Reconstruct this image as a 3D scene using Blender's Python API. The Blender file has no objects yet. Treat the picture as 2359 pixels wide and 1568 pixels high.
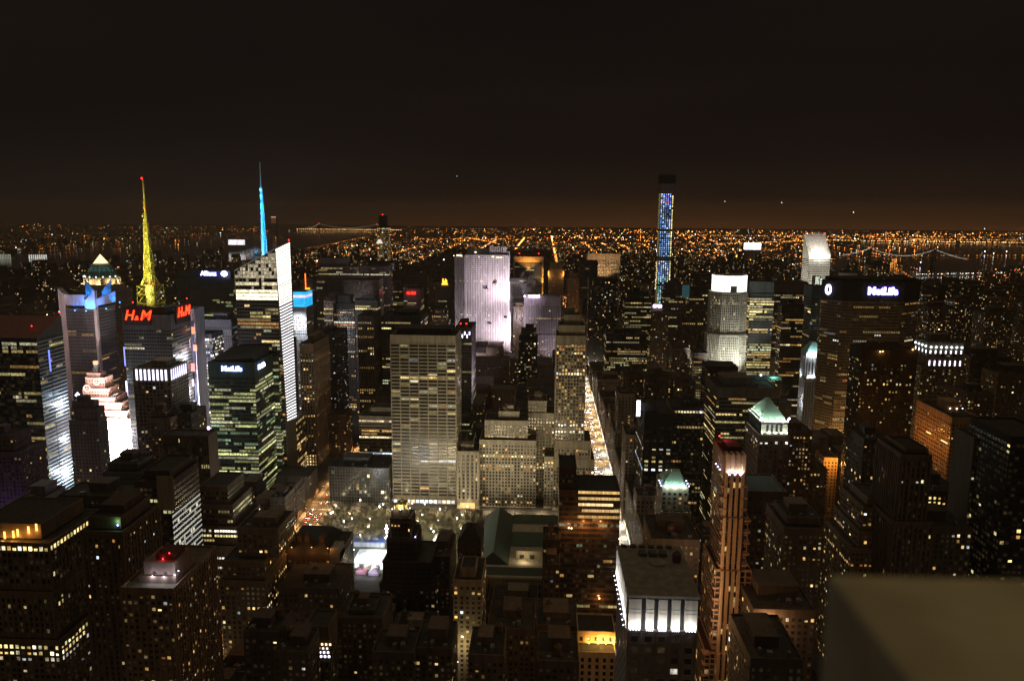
import bpy, math, random
import numpy as np
from mathutils import Vector, Matrix, noise
random.seed(7)
R = random.random
U_ = random.uniform
sc = bpy.context.scene
COL = sc.collection

# ---------------------------------------------------------------- camera
EYE = 320.0
FOC = 1791.0            # focal length in picture units (picture 2358 units wide)
YAW, PIT, ROL = math.radians(2.4), math.radians(9.5), math.radians(0.45)
_f0 = Vector((-math.sin(YAW), math.cos(YAW), 0)); _r = Vector((math.cos(YAW), math.sin(YAW), 0))
FW = _f0*math.cos(PIT) + Vector((0, 0, -math.sin(PIT)))
_u = _f0*math.sin(PIT) + Vector((0, 0, math.cos(PIT)))
RT = _r*math.cos(ROL) + _u*math.sin(ROL)
UP = _u*math.cos(ROL) - _r*math.sin(ROL)
cam = bpy.data.cameras.new("camera"); camo = bpy.data.objects.new("camera", cam); COL.objects.link(camo)
camo.matrix_world = Matrix(((RT.x, UP.x, -FW.x, 0), (RT.y, UP.y, -FW.y, 0), (RT.z, UP.z, -FW.z, EYE), (0, 0, 0, 1)))
cam.sensor_fit = 'HORIZONTAL'; cam.sensor_width = 23.7; cam.lens = 23.7*FOC/2358
cam.clip_start = 0.05; cam.clip_end = 60000
cam.dof.use_dof = True; cam.dof.focus_distance = 900; cam.dof.aperture_fstop = 1.9
sc.camera = camo
sc.view_settings.view_transform = 'Standard'; sc.view_settings.look = 'None'
sc.view_settings.exposure = 0; sc.view_settings.gamma = 1
sc.render.engine = 'CYCLES'
sc.cycles.use_denoising = True
sc.cycles.max_bounces = 4; sc.cycles.diffuse_bounces = 2; sc.cycles.glossy_bounces = 2
sc.cycles.transparent_max_bounces = 6; sc.cycles.volume_bounces = 0
sc.cycles.sample_clamp_indirect = 3.0
sc.cycles.use_light_tree = True

# ---------------------------------------------------------------- night sky lit by the city, brightened overhead out of view as fill
w = bpy.data.worlds.new("World"); sc.world = w; w.use_nodes = True
nt = w.node_tree; nt.nodes.clear()
out = nt.nodes.new('ShaderNodeOutputWorld'); bg = nt.nodes.new('ShaderNodeBackground')
tc = nt.nodes.new('ShaderNodeTexCoord'); sep = nt.nodes.new('ShaderNodeSeparateXYZ')
nt.links.new(tc.outputs['Generated'], sep.inputs[0])
def ramp(stops):
    r = nt.nodes.new('ShaderNodeValToRGB'); e = r.color_ramp.elements
    while len(e) < len(stops): e.new(0.5)
    for k, (p, c) in enumerate(stops):
        e[k].position = p; e[k].color = (*c, 1)
    return r
mp = nt.nodes.new('ShaderNodeMapRange'); mp.inputs[1].default_value = -0.1; mp.inputs[2].default_value = 0.9
nt.links.new(sep.outputs[2], mp.inputs[0])
P_ = lambda e: math.sin(math.radians(e))+0.1
ra = ramp([(P_(-3), (.0130, .0074, .0052)), (P_(-1.2), (.0120, .0070, .0051)), (P_(0), (.0092, .0059, .0048)), (P_(1.6), (.0088, .0060, .0050)), (P_(5), (.0080, .0053, .0044)), (P_(15), (.0074, .0050, .0041)), (P_(26), (.020, .0135, .0085)), (P_(45), (.090, .064, .034)), (1, (.135, .096, .052))])
rb = ramp([(P_(-3), (.085, .029, .0092)), (P_(-1.3), (.078, .027, .0088)), (P_(-.2), (.0360, .0150, .0066)), (P_(1.0), (.0140, .0078, .0050)), (P_(4), (.0084, .0054, .0044)), (P_(15), (.0074, .0050, .0041)), (P_(26), (.020, .0135, .0085)), (P_(45), (.090, .064, .034)), (1, (.135, .096, .052))])
nt.links.new(mp.outputs[0], ra.inputs[0]); nt.links.new(mp.outputs[0], rb.inputs[0])
mx = nt.nodes.new('ShaderNodeMapRange'); mx.inputs[1].default_value = -0.42; mx.inputs[2].default_value = 0.10
nt.links.new(sep.outputs[0], mx.inputs[0])
mix = nt.nodes.new('ShaderNodeMixRGB'); nt.links.new(mx.outputs[0], mix.inputs[0]); nt.links.new(ra.outputs[0], mix.inputs[1]); nt.links.new(rb.outputs[0], mix.inputs[2])
cn = nt.nodes.new('ShaderNodeTexNoise'); cn.inputs['Scale'].default_value = 2.6; cn.inputs['Detail'].default_value = 5; cmp_ = nt.nodes.new('ShaderNodeMapping'); cmp_.inputs['Scale'].default_value = (1, 1, 4.5)
nt.links.new(tc.outputs['Generated'], cmp_.inputs[0]); nt.links.new(cmp_.outputs[0], cn.inputs[0])
cr_ = nt.nodes.new('ShaderNodeMapRange'); cr_.inputs[1].default_value = .3; cr_.inputs[2].default_value = .7; cr_.inputs[3].default_value = .84; cr_.inputs[4].default_value = 1.16; nt.links.new(cn.outputs[0], cr_.inputs[0])
cm_ = nt.nodes.new('ShaderNodeVectorMath'); cm_.operation = 'SCALE'; nt.links.new(mix.outputs[0], cm_.inputs[0]); nt.links.new(cr_.outputs[0], cm_.inputs['Scale'])
nt.links.new(cm_.outputs[0], bg.inputs[0]); bg.inputs[1].default_value = 1.0
nt.links.new(bg.outputs[0], out.inputs[0])

# ---------------------------------------------------------------- picture <-> place
def ray(px, py):
    return FW + RT*((px-1179)/FOC) + UP*((783-py)/FOC)
def at(px, py, d):                       # point on the plane y = d
    v = ray(px, py); t = d/v.y
    return v.x*t, EYE+v.z*t
def atx(px, py, X):                      # depth where the ray meets the plane x = X
    v = ray(px, py); return v.y*X/v.x
def atz(px, py, z=0.0):
    v = ray(px, py); t = (z-EYE)/v.z
    return v.x*t, v.y*t
def scr(x, y, z):
    v = Vector((x, y, z-EYE)); d = v.dot(FW)
    return 1179+FOC*v.dot(RT)/d, 783-FOC*v.dot(UP)/d

# ---------------------------------------------------------------- materials
MATS = {}
def _new(name):
    m = bpy.data.materials.new(name); m.use_nodes = True
    n = m.node_tree; b = n.nodes['Principled BSDF']
    return m, n, b
def wallmat(c, rough=.85, var=.35, spec=.3):
    k = ('w', tuple(round(v, 3) for v in c), rough)
    if k in MATS: return MATS[k]
    m, n, b = _new('masonry')
    geo = n.nodes.new('ShaderNodeNewGeometry')
    mpn = n.nodes.new('ShaderNodeMapping'); mpn.inputs['Scale'].default_value = (.35, .35, .045)
    n.links.new(geo.outputs['Position'], mpn.inputs[0])
    n1 = n.nodes.new('ShaderNodeTexNoise'); n1.inputs['Scale'].default_value = 1.0; n1.inputs['Detail'].default_value = 4
    n.links.new(mpn.outputs[0], n1.inputs[0])
    cr = n.nodes.new('ShaderNodeValToRGB')
    cr.color_ramp.elements[0].position = .3; cr.color_ramp.elements[1].position = .7
    lo = 1-var; cr.color_ramp.elements[0].color = (c[0]*lo, c[1]*lo, c[2]*lo, 1); cr.color_ramp.elements[1].color = (*[min(1, v*(1+var*.35)) for v in c], 1)
    n.links.new(n1.outputs[0], cr.inputs[0]); n.links.new(cr.outputs[0], b.inputs['Base Color'])
    b.inputs['Roughness'].default_value = rough; b.inputs['Specular IOR Level'].default_value = spec
    MATS[k] = m; return m
def emit(c, s, name='lamp_glow', sample=False, core=None):
    k = ('e', tuple(c), s, core)
    if k in MATS: return MATS[k]
    m, n, b = _new(name)
    b.inputs['Base Color'].default_value = (.05, .05, .05, 1)
    b.inputs['Emission Color'].default_value = (*c, 1); b.inputs['Emission Strength'].default_value = s
    m.cycles.emission_sampling = 'AUTO' if sample else 'NONE'
    MATS[k] = m; return m
def glowmat(objcol=False):
    m, n, b = _new('window_glass')
    a = n.nodes.new('ShaderNodeAttribute'); a.attribute_name = 'color' if objcol else 'glow'
    a.attribute_type = 'OBJECT' if objcol else 'GEOMETRY'
    geo = n.nodes.new('ShaderNodeNewGeometry')
    ns = n.nodes.new('ShaderNodeTexNoise'); ns.inputs['Scale'].default_value = .55; ns.inputs['Detail'].default_value = 2
    n.links.new(geo.outputs['Position'], ns.inputs[0])
    mr = n.nodes.new('ShaderNodeMapRange'); mr.inputs[1].default_value = .3; mr.inputs[2].default_value = .7; mr.inputs[3].default_value = .35; mr.inputs[4].default_value = 1.6
    n.links.new(ns.outputs[0], mr.inputs[0])
    if objcol:
        sep_ = n.nodes.new('ShaderNodeMath'); sep_.operation = 'MULTIPLY'
        n.links.new(mr.outputs[0], sep_.inputs[0]); n.links.new(a.outputs['Alpha'], sep_.inputs[1])
        n.links.new(sep_.outputs[0], b.inputs['Emission Strength'])
    else:
        n.links.new(mr.outputs[0], b.inputs['Emission Strength'])
    n.links.new(a.outputs['Color'], b.inputs['Emission Color'])
    b.inputs['Base Color'].default_value = (.018, .02, .022, 1)
    b.inputs['Roughness'].default_value = .22; b.inputs['Specular IOR Level'].default_value = .5
    m.cycles.emission_sampling = 'NONE'
    return m
def rawglow():
    m, n, b = _new('light_point')
    a = n.nodes.new('ShaderNodeAttribute'); a.attribute_name = 'glow'; a.attribute_type = 'GEOMETRY'
    n.links.new(a.outputs['Color'], b.inputs['Emission Color']); b.inputs['Emission Strength'].default_value = 1
    b.inputs['Base Color'].default_value = (.02, .02, .02, 1)
    m.cycles.emission_sampling = 'NONE'
    return m
GLASS = glowmat(); GLASSO = glowmat(True); POINTS = rawglow()
ROOF = wallmat((.07, .068, .065), .95, .5)
ROOFD = wallmat((.04, .042, .045), .9, .5)
ROOFL = wallmat((.16, .15, .14), .95, .5)
METAL = wallmat((.22, .22, .23), .5, .3)
def simple(c, rough=.7, metal=0., name='painted_metal'):
    k = ('s', tuple(c), rough, metal)
    if k in MATS: return MATS[k]
    m, n, b = _new(name)
    ns = n.nodes.new('ShaderNodeTexNoise'); ns.inputs['Scale'].default_value = .8
    hs = n.nodes.new('ShaderNodeMixRGB'); hs.blend_type = 'MULTIPLY'; hs.inputs[0].default_value = .35
    hs.inputs[1].default_value = (*c, 1); n.links.new(ns.outputs[1], hs.inputs[2]); n.links.new(hs.outputs[0], b.inputs['Base Color'])
    b.inputs['Roughness'].default_value = rough; b.inputs['Metallic'].default_value = metal
    MATS[k] = m; return m

# ---------------------------------------------------------------- mesh building
def jit(q, c): return (c[0]*q, c[1]*q, c[2]*q)
class MB:
    def __init__(s): s.v = []; s.f = []; s.g = []; s.m = []
    def quad(s, a, b, c, d, glow=(0, 0, 0), m=0):
        k = len(s.v); s.v += [a, b, c, d]; s.f.append((k, k+1, k+2, k+3)); s.g.append(glow); s.m.append(m)
    def tri(s, a, b, c, glow=(0, 0, 0), m=0):
        k = len(s.v); s.v += [a, b, c]; s.f.append((k, k+1, k+2)); s.g.append(glow); s.m.append(m)
    def box(s, x0, x1, y0, y1, z0, z1, top=True, glow=(0, 0, 0), m=0):
        k = len(s.v)
        s.v += [(x0, y0, z0), (x1, y0, z0), (x1, y1, z0), (x0, y1, z0), (x0, y0, z1), (x1, y0, z1), (x1, y1, z1), (x0, y1, z1)]
        fs = [(0, 1, 5, 4), (1, 2, 6, 5), (2, 3, 7, 6), (3, 0, 4, 7)]
        if top: fs.append((4, 5, 6, 7))
        for q in fs: s.f.append(tuple(k+i for i in q)); s.g.append(glow); s.m.append(m)
    def prism(s, poly, z0, z1, top=True, m=0):
        n = len(poly); k = len(s.v)
        zt = z1 if isinstance(z1, (list, tuple)) else [z1]*n
        zb = z0 if isinstance(z0, (list, tuple)) else [z0]*n
        s.v += [(p[0], p[1], zb[i]) for i, p in enumerate(poly)]+[(p[0], p[1], zt[i]) for i, p in enumerate(poly)]
        for i in range(n):
            j = (i+1) % n; s.f.append((k+i, k+j, k+n+j, k+n+i)); s.g.append((0, 0, 0)); s.m.append(m)
        if top: s.f.append(tuple(k+n+i for i in range(n))); s.g.append((0, 0, 0)); s.m.append(m)
    def frust(s, x, y, z0, z1, r0, r1, n=8, m=0, ph=None, cap=True, glow=(0, 0, 0)):
        ph = math.pi/n if ph is None else ph; k = len(s.v)
        for r, z in ((r0, z0), (r1, z1)):
            s.v += [(x+r*math.cos(ph+2*math.pi*i/n), y+r*math.sin(ph+2*math.pi*i/n), z) for i in range(n)]
        for i in range(n):
            j = (i+1) % n; s.f.append((k+i, k+j, k+n+j, k+n+i)); s.g.append(glow); s.m.append(m)
        if cap: s.f.append(tuple(k+n+i for i in range(n))); s.g.append(glow); s.m.append(m)
    def octa(s, x, y, z, r, glow, rz=None, m=0):
        rz = r if rz is None else rz; k = len(s.v)
        s.v += [(x+r, y, z), (x, y+r, z), (x-r, y, z), (x, y-r, z), (x, y, z+rz), (x, y, z-rz)]
        for q in ((0, 1, 4), (1, 2, 4), (2, 3, 4), (3, 0, 4), (1, 0, 5), (2, 1, 5), (3, 2, 5), (0, 3, 5)):
            s.f.append(tuple(k+i for i in q)); s.g.append(glow); s.m.append(m)
    def bar(s, a, b, r, n=4, m=0, glow=(0, 0, 0)):
        a = Vector(a); b = Vector(b); d = (b-a)
        if d.length < 1e-6: return
        d.normalize(); p = d.cross(Vector((0, 0, 1)))
        if p.length < 1e-3: p = Vector((1, 0, 0))
        p.normalize(); q = d.cross(p); k = len(s.v)
        for e in (a, b):
            s.v += [tuple(e+(p*math.cos(2*math.pi*i/n)+q*math.sin(2*math.pi*i/n))*r) for i in range(n)]
        for i in range(n):
            j = (i+1) % n; s.f.append((k+i, k+j, k+n+j, k+n+i)); s.g.append(glow); s.m.append(m)
        s.f.append(tuple(k+i for i in range(n))); s.g.append(glow); s.m.append(m)
        s.f.append(tuple(k+n+i for i in range(n))); s.g.append(glow); s.m.append(m)
    def mesh(s, name, mats, glow=False, off=(0, 0, 0)):
        me = bpy.data.meshes.new(name)
        v = np.array(s.v, dtype=np.float64).reshape(-1, 3)-np.array(off)
        me.from_pydata(v.tolist(), [], s.f)
        for m in (mats if isinstance(mats, (list, tuple)) else [mats]): me.materials.append(m)
        if any(s.m): me.polygons.foreach_set('material_index', np.array(s.m, dtype=np.int32))
        if glow:
            a = me.attributes.new('glow', 'FLOAT_COLOR', 'FACE')
            g = np.ones((len(s.f), 4), dtype=np.float32); g[:, :3] = np.array(s.g, dtype=np.float32)
            a.data.foreach_set('color', g.ravel())
        me.update(); return me
    def build(s, name, mats, parent=None, glow=False, off=None):
        off = off if off is not None else (tuple(parent['_o']) if parent is not None and '_o' in parent else (0, 0, 0))
        o = bpy.data.objects.new(name, s.mesh(name, mats, glow, off)); COL.objects.link(o)
        if parent is not None:
            o.parent = parent
            if parent.type != 'EMPTY': pass
        else: o.location = off
        return o
def thing(name, label, cat, loc=(0, 0, 0), group=None):
    o = bpy.data.objects.new(name, None); COL.objects.link(o); o.location = loc
    o.empty_display_size = 1
    o['_o'] = [float(v) for v in loc]; o['label'] = label; o['category'] = cat
    if group: o['group'] = group
    return o
def tag(o, label, cat, group=None, kind=None):
    o['label'] = label; o['category'] = cat
    if group: o['group'] = group
    if kind: o['kind'] = kind
    return o
def struct(o):
    o['kind'] = 'structure'; return o
def lamp(kind, loc, power, col=(1, .75, .45), target=None, size=.4, spot=None, blend=.6, sy=None):
    l = bpy.data.lights.new('lamp_light', kind); l.energy = power; l.color = col
    if kind == 'AREA':
        l.size = size
        if sy: l.shape = 'RECTANGLE'; l.size_y = sy
    else: l.shadow_soft_size = size
    if kind == 'SPOT': l.spot_size = math.radians(spot or 100); l.spot_blend = blend
    o = bpy.data.objects.new('lamp_light', l); COL.objects.link(o); o.location = loc
    if target is not None:
        o.rotation_euler = (Vector(target)-Vector(loc)).to_track_quat('-Z', 'Y').to_euler()
    return o

# ---------------------------------------------------------------- windows
PALS = {
 'warm': [((1, .56, .16), 6), ((1, .68, .26), 6), ((1, .82, .46), 2), ((.95, .95, .75), .7), ((.75, .88, 1), .45), ((1, .34, .09), .6)],
 'office': [((1, .74, .28), 6), ((.95, .80, .34), 5), ((1, .90, .58), 2.5), ((.85, 1, .66), .7), ((1, .56, .16), 1.5)],
 'green': [((.80, .86, .32), 5), ((.92, .90, .42), 5), ((1, .95, .60), 3), ((.6, .9, .5), 1)],
 'white': [((1, .93, .78), 3), ((.9, .95, 1), 2), ((1, .82, .5), 2)],
 'orange': [((1, .42, .10), 4), ((1, .56, .18), 4), ((1, .72, .32), 2)],
 'cool': [((.72, .85, 1), 4), ((.55, .8, 1), 2), ((1, .95, .85), 2)],
 'mixed': [((1, .62, .22), 4), ((1, .80, .40), 4), ((1, .92, .7), 2), ((.8, .9, 1), 1.2), ((1, .3, .1), .5), ((.5, .9, .6), .4)],
}
def pick(pal):
    p = PALS[pal]; t = sum(w for _, w in p)*R()
    for c, w_ in p:
        t -= w_
        if t <= 0: return c
    return p[-1][0]
def st(bw=3.2, fh=3.9, wf=.72, hf=.55, lit=.18, pal='office', br=.5, mode='run', top=4, bot=0, pier=0, pcol=None, dark=True, rows=(), span=0, faces=None, cont=.8):
    return dict(bw=bw, fh=fh, wf=wf, hf=hf, lit=lit, pal=pal, br=br, mode=mode, top=top, bot=bot, pier=pier, pcol=pcol, dark=dark, rows=rows, span=span, faces=faces, cont=cont)
def facade(wins, wall, p0, p1, z0, z1, S, keep=None):
    """fill the wall from p0 to p1 (seen from outside, left to right) with windows; wins gets (corner, along, w, h, normal, glow)"""
    dx, dy = p1[0]-p0[0], p1[1]-p0[1]; L = math.hypot(dx, dy)
    if L < 2: return
    ux, uy = dx/L, dy/L; nx, ny = uy, -ux
    nb = max(1, round(L/S['bw'])); bw = L/nb
    ze = z1-S['top']; zb = z0+S['bot']; nf = int((ze-zb)/S['fh'])
    if nf < 1: return
    ww, wh = bw*S['wf'], S['fh']*S['hf']
    e = .06
    for fl in range(nf):
        zc = ze-(fl+1)*S['fh']+S['fh']*(1-S['hf'])*.5
        forced = None
        for (rz, rp, rb, rpal) in S['rows']:
            if abs(zc+wh/2-rz) <= S['fh']*.5: forced = (rp, rb, rpal)
        p = S['lit']*math.exp(random.gauss(0, .75)) if S['mode'] == 'run' else S['lit']
        pal, br = S['pal'], S['br']
        if forced: p, br = forced[0], forced[1]; pal = forced[2] or pal
        fcol = pick(pal); on = R() < p; b = br*math.exp(random.gauss(0, .55))
        for k in range(nb):
            if S['mode'] == 'run':
                if R() > S['cont']: on = R() < p; b = br*math.exp(random.gauss(0, .55)); fcol = pick(pal) if R() < .35 else fcol
                c = fcol; l = on and (R() > .06)
            else:
                l = R() < (p if forced else min(.9, p*1.2)); c = pick(pal); b = br*(math.exp(random.gauss(0, .45)) if forced else .55*math.exp(random.gauss(0, 1.0)))
            if not l and not S['dark']: continue
            a = k*bw+(bw-ww)/2
            q = .8*b*U_(.75, 1.2)
            if not l: c = (1, .66, .30); q = U_(.002, .014)*(2.5 if R() < .12 else 1) if (S['lit'] > 0 and R() < .5) else 0
            g = (c[0]*q, c[1]*q, c[2]*q)
            h_ = wh*U_(.45, .75) if (l and S['mode'] == 'ind' and R() < .33) else wh
            wins.append(((p0[0]+ux*a+nx*e, p0[1]+uy*a+ny*e, zc), (ux, uy), ww, h_, g))
    if S['pier'] and wall is not None:
        pw, pd = bw*(1-S['wf'])*.8, S['pier']
        for k in range(nb+1):
            a = min(max(k*bw-pw/2, 0), L-pw)
            A = (p0[0]+ux*a, p0[1]+uy*a); B = (A[0]+ux*pw, A[1]+uy*pw)
            wall.prism([A, (A[0]+nx*pd, A[1]+ny*pd), (B[0]+nx*pd, B[1]+ny*pd), B], zb, ze+S['fh']*.3)
    if S['span'] and wall is not None:
        for fl in range(nf+1):
            zc = ze-fl*S['fh']; hh = S['fh']*(1-S['hf'])*.45; pd = S['span']
            wall.prism([(p0[0], p0[1]), (p0[0]+nx*pd, p0[1]+ny*pd), (p1[0]+nx*pd, p1[1]+ny*pd), (p1[0], p1[1])], [zc-hh]*4, [zc+hh]*4)
            k = len(wall.v); wall.f.append((k-8, k-7, k-6, k-5)); wall.g.append((0, 0, 0)); wall.m.append(0)
WMESH = {}
def window_mesh(w_, h):
    k = (round(w_, 1), round(h, 1))
    if k not in WMESH:
        b = MB(); b.quad((0, 0, 0), (k[0], 0, 0), (k[0], 0, k[1]), (0, 0, k[1]))
        WMESH[k] = b.mesh('window', GLASSO)
    return WMESH[k]
BOXES = []           # footprints for the placing of the smaller buildings
def put_windows(root, wins, most=100, minpx=3.2):
    """windows that read in the picture become parts of their own (at most 100), the rest one part"""
    o = root['_o']
    def size(q):
        (x, y, z), u, w_, h, g = q
        return w_*h*(778/max(y, 50))**2*(abs(u[0])+.35*abs(u[1]))
    big = []
    if most:
        cand = [(size(q)*(1+3*min(2, sum(q[4]))), i) for i, q in enumerate(wins) if size(q) > minpx and sum(q[4]) > .12]
        cand.sort(reverse=True)
        def shown(q):
            px, py = scr(*q[0]); return -10 < px < 2368 and -10 < py < 1576
        big = [i for _, i in cand if shown(wins[i])][:most]
    bs = set(big); m = MB()
    for i, ((x, y, z), u, w_, h, g) in enumerate(wins):
        if i in bs:
            ob = bpy.data.objects.new('window', window_mesh(w_, h)); COL.objects.link(ob); ob.parent = root
            ob.location = (x-o[0], y-o[1], z-o[2]); ob.rotation_euler = (0, 0, math.atan2(u[1], u[0]))
            mxv = max(g) or 1
            ob.color = (g[0]/mxv, g[1]/mxv, g[2]/mxv, mxv)
        else:
            m.quad((x, y, z), (x+u[0]*w_, y+u[1]*w_, z), (x+u[0]*w_, y+u[1]*w_, z+h), (x, y, z+h), g)
    if m.f:
        ob = m.build('windows', GLASS, root, glow=True)
        ob['kind'] = 'stuff'
def rim(wall, roof, x0, x1, y0, y1, z, drop=1.1, t=.6):
    wall.quad((x0, y0, z), (x1, y0, z), (x1-t, y0+t, z), (x0+t, y0+t, z)); wall.quad((x1, y0, z), (x1, y1, z), (x1-t, y1-t, z), (x1-t, y0+t, z))
    wall.quad((x1, y1, z), (x0, y1, z), (x0+t, y1-t, z), (x1-t, y1-t, z)); wall.quad((x0, y1, z), (x0, y0, z), (x0+t, y0+t, z), (x0+t, y1-t, z))
    x0 += t; x1 -= t; y0 += t; y1 -= t
    for a, b in (((x0, y0), (x1, y0)), ((x1, y0), (x1, y1)), ((x1, y1), (x0, y1)), ((x0, y1), (x0, y0))):
        wall.quad((b[0], b[1], z-drop), (a[0], a[1], z-drop), (a[0], a[1], z), (b[0], b[1], z))
    roof.quad((x0, y0, z-drop), (x1, y0, z-drop), (x1, y1, z-drop), (x0, y1, z-drop))
def water_tank(root, x, y, z, h=6, r=2.2):
    b = MB(); b.frust(x, y, z+2.2, z+2.2+h*.6, r, r, 10, cap=False); b.frust(x, y, z+2.2+h*.6, z+2.4+h*.9, r*1.08, .05, 10)
    for a in range(4):
        b.bar((x+r*.7*math.cos(a*1.57+.78), y+r*.7*math.sin(a*1.57+.78), z), (x+r*.7*math.cos(a*1.57+.78), y+r*.7*math.sin(a*1.57+.78), z+2.3), .18)
    b.build('water_tank', wallmat((.13, .09, .06)), root)
def penthouse(root, x0, x1, y0, y1, z, h, mat):
    b = MB(); b.box(x0, x1, y0, y1, z-1.0, z+h)
    b.box(x0-.25, x1+.25, y0-.25, y1+.25, z+h-.02, z+h+.5)
    b.build('penthouse', mat, root)
def roofstuff(root, x0, x1, y0, y1, z, mat, n=3, tank=False):
    w_, d_ = x1-x0, y1-y0
    if w_ < 9 or d_ < 9: return
    a, b = U_(.15, .35), U_(.6, .85); c, d = U_(.25, .4), U_(.65, .9)
    penthouse(root, x0+w_*a, x0+w_*b, y0+d_*c, y0+d_*d, z, U_(3.5, 7), mat)
    for k in range(n):
        m = MB(); px, py = U_(x0+2, x1-4.5), U_(y0+1.5, y0+d_*c-2.5) if d_*c > 5 else y0+1.5
        s = U_(1.2, 2.6); m.box(px, px+s, py, py+s*U_(.8, 1.8), z-1.1, z+U_(.6, 2.0)); m.build('air_handler', METAL, root)
    if tank: water_tank(root, U_(x0+3, x1-3), y0+d_*U_(.2, .8), z-1)
def B(name, label, tiers, d, dep=35, bk=None, col=(.25, .22, .19), S=None, cat='building', group=None, roof=None, clutter=True, tank=False, most=100, Ss=None, minpx=3.2, top=None):
    """tiers bottom-up: (xl, xr, ytop[, offset in depth, depth]) in picture units on the south face; each tier stands on the one below"""
    wm = wallmat(col) if not isinstance(col, bpy.types.Material) else col
    T = []
    for t in tiers:
        dd = t[3] if len(t) > 3 else 0; dp = t[4] if len(t) > 4 else None
        xm = (t[0]+t[1])/2
        _, z = at(xm, t[2], d+dd); x0, _ = at(t[0], t[2], d+dd); x1, _ = at(t[1], t[2], d+dd)
        if dp is None:
            if bk is not None: dp = abs(atx(bk[0], bk[1], x0 if (x0+x1) > 0 else x1))-(d+dd)
            else: dp = dep
        T.append((x0, x1, d+dd, d+dd+dp, z, t[5] if len(t) > 5 else None))
    cx, cy = (T[0][0]+T[0][1])/2, T[0][2]
    root = thing(name, label, cat, (cx, cy, 0), group)
    wall, wins = MB(), []
    zp = 0.0; roofs = []
    for k, (x0, x1, y0, y1, z, zb) in enumerate(T):
        z0 = zp if zb is None else zb
        BOXES.append((x0, x1, y0, y1, 0 if k == 0 else z0, z))
        s = (Ss[k] if Ss else S)
        rf = MB(); wall.box(x0, x1, y0, y1, z0, z, top=False); rim(wall, rf, x0, x1, y0, y1, z)
        ro = rf.build('roof', roof or ROOF, root); ro['_o'] = list(root['_o']); roofs.append(ro)
        if s:
            fc = s['faces'] or ('SW' if x0 > 20 else ('SE' if x1 < -20 else 'SEW'))
            s2 = dict(s); s2['rows'] = [(at((t0[0]+t0[1])/2, r[0], y0)[1], r[1], r[2], r[3] if len(r) > 3 else None) for r in s['rows'] for t0 in (tiers[k],)]
            if 'S' in fc: facade(wins, wall, (x0, y0), (x1, y0), z0, z, s2)
            if 'E' in fc: facade(wins, wall, (x1, y0), (x1, y1), z0, z, s2)
            if 'W' in fc: facade(wins, wall, (x0, y1), (x0, y0), z0, z, s2)
        zp = z
    wall.build('wall', wm, root)
    if wins: put_windows(root, wins, most, minpx)
    x0, x1, y0, y1, z, _ = T[-1]
    if clutter: roofstuff(roofs[-1], x0, x1, y0, y1, z, wm, tank=tank)
    root['_t'] = [float(v) for v in T[-1][:5]]
    return root, T
def beacon(root, x, y, z, col=(1, .012, .010), s=30, r=.8, h=2.5):
    m = MB(); m.bar((x, y, z-1.2), (x, y, z+h), .15, m=0); m.octa(x, y, z+h, r, (0, 0, 0), m=1)
    m.build('beacon', [METAL, emit((1, .012, .010), min(s, 30)*.35)], root)
def textmesh(nm, c, mat, root):
    t = bpy.data.objects.new(nm, c); COL.objects.link(t)
    me = bpy.data.meshes.new_from_object(t); bpy.data.objects.remove(t); bpy.data.curves.remove(c)
    me.materials.clear(); me.materials.append(mat)
    ob = bpy.data.objects.new(nm, me); COL.objects.link(ob); ob.parent = root
    return ob
def sign(text, label, loc, size, rotz=0, col=(1, 1, 1), s=6, halo=None, hs=2, shear=0, off=0.02, ext=.15, sx=1.0, name='letter_sign', group=None):
    root = thing(name, label, 'sign', loc, group); root.rotation_euler = (0, 0, rotz)
    def tx(nm, o, e, mat, y):
        c = bpy.data.curves.new(nm, 'FONT'); c.body = text; c.size = size; c.align_x = 'CENTER'; c.align_y = 'CENTER'
        c.shear = shear; c.offset = o; c.extrude = e; c.resolution_u = 2
        ob = textmesh(nm, c, mat, root)
        ob.rotation_euler = (math.pi/2, 0, 0); ob.location = (0, y, 0); ob.scale = (sx, 1, 1)
    tx('letters', off, ext, emit(col, s), -.6)
    if halo: tx('letter_glow', off+size*.07, ext*.5, emit(halo, hs), -.2)  # larger emissive copy behind the letters paints the glow around them
    return root
# ================================================================ the towers of the picture
BEIGE = (.42, .38, .31); TAN = (.34, .29, .22); BROWN = (.19, .13, .095); DARK = (.075, .07, .066); GREY = (.24, .235, .23); PALE = (.5, .48, .44); BRICK = (.2, .11, .075)
OFF = lambda **k: st(**k)
STONE = lambda **k: st(**{**dict(bw=3.3, fh=3.7, wf=.48, hf=.52, lit=.13, pal='warm', br=.45, mode='ind'), **k})
RES = lambda **k: st(**{**dict(bw=3.4, fh=3.1, wf=.5, hf=.5, lit=.14, pal='warm', br=.45, mode='ind'), **k})
GLS = lambda **k: st(**{**dict(bw=3.0, fh=3.9, wf=.92, hf=.72, lit=.16, pal='office', br=.4), **k})

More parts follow.
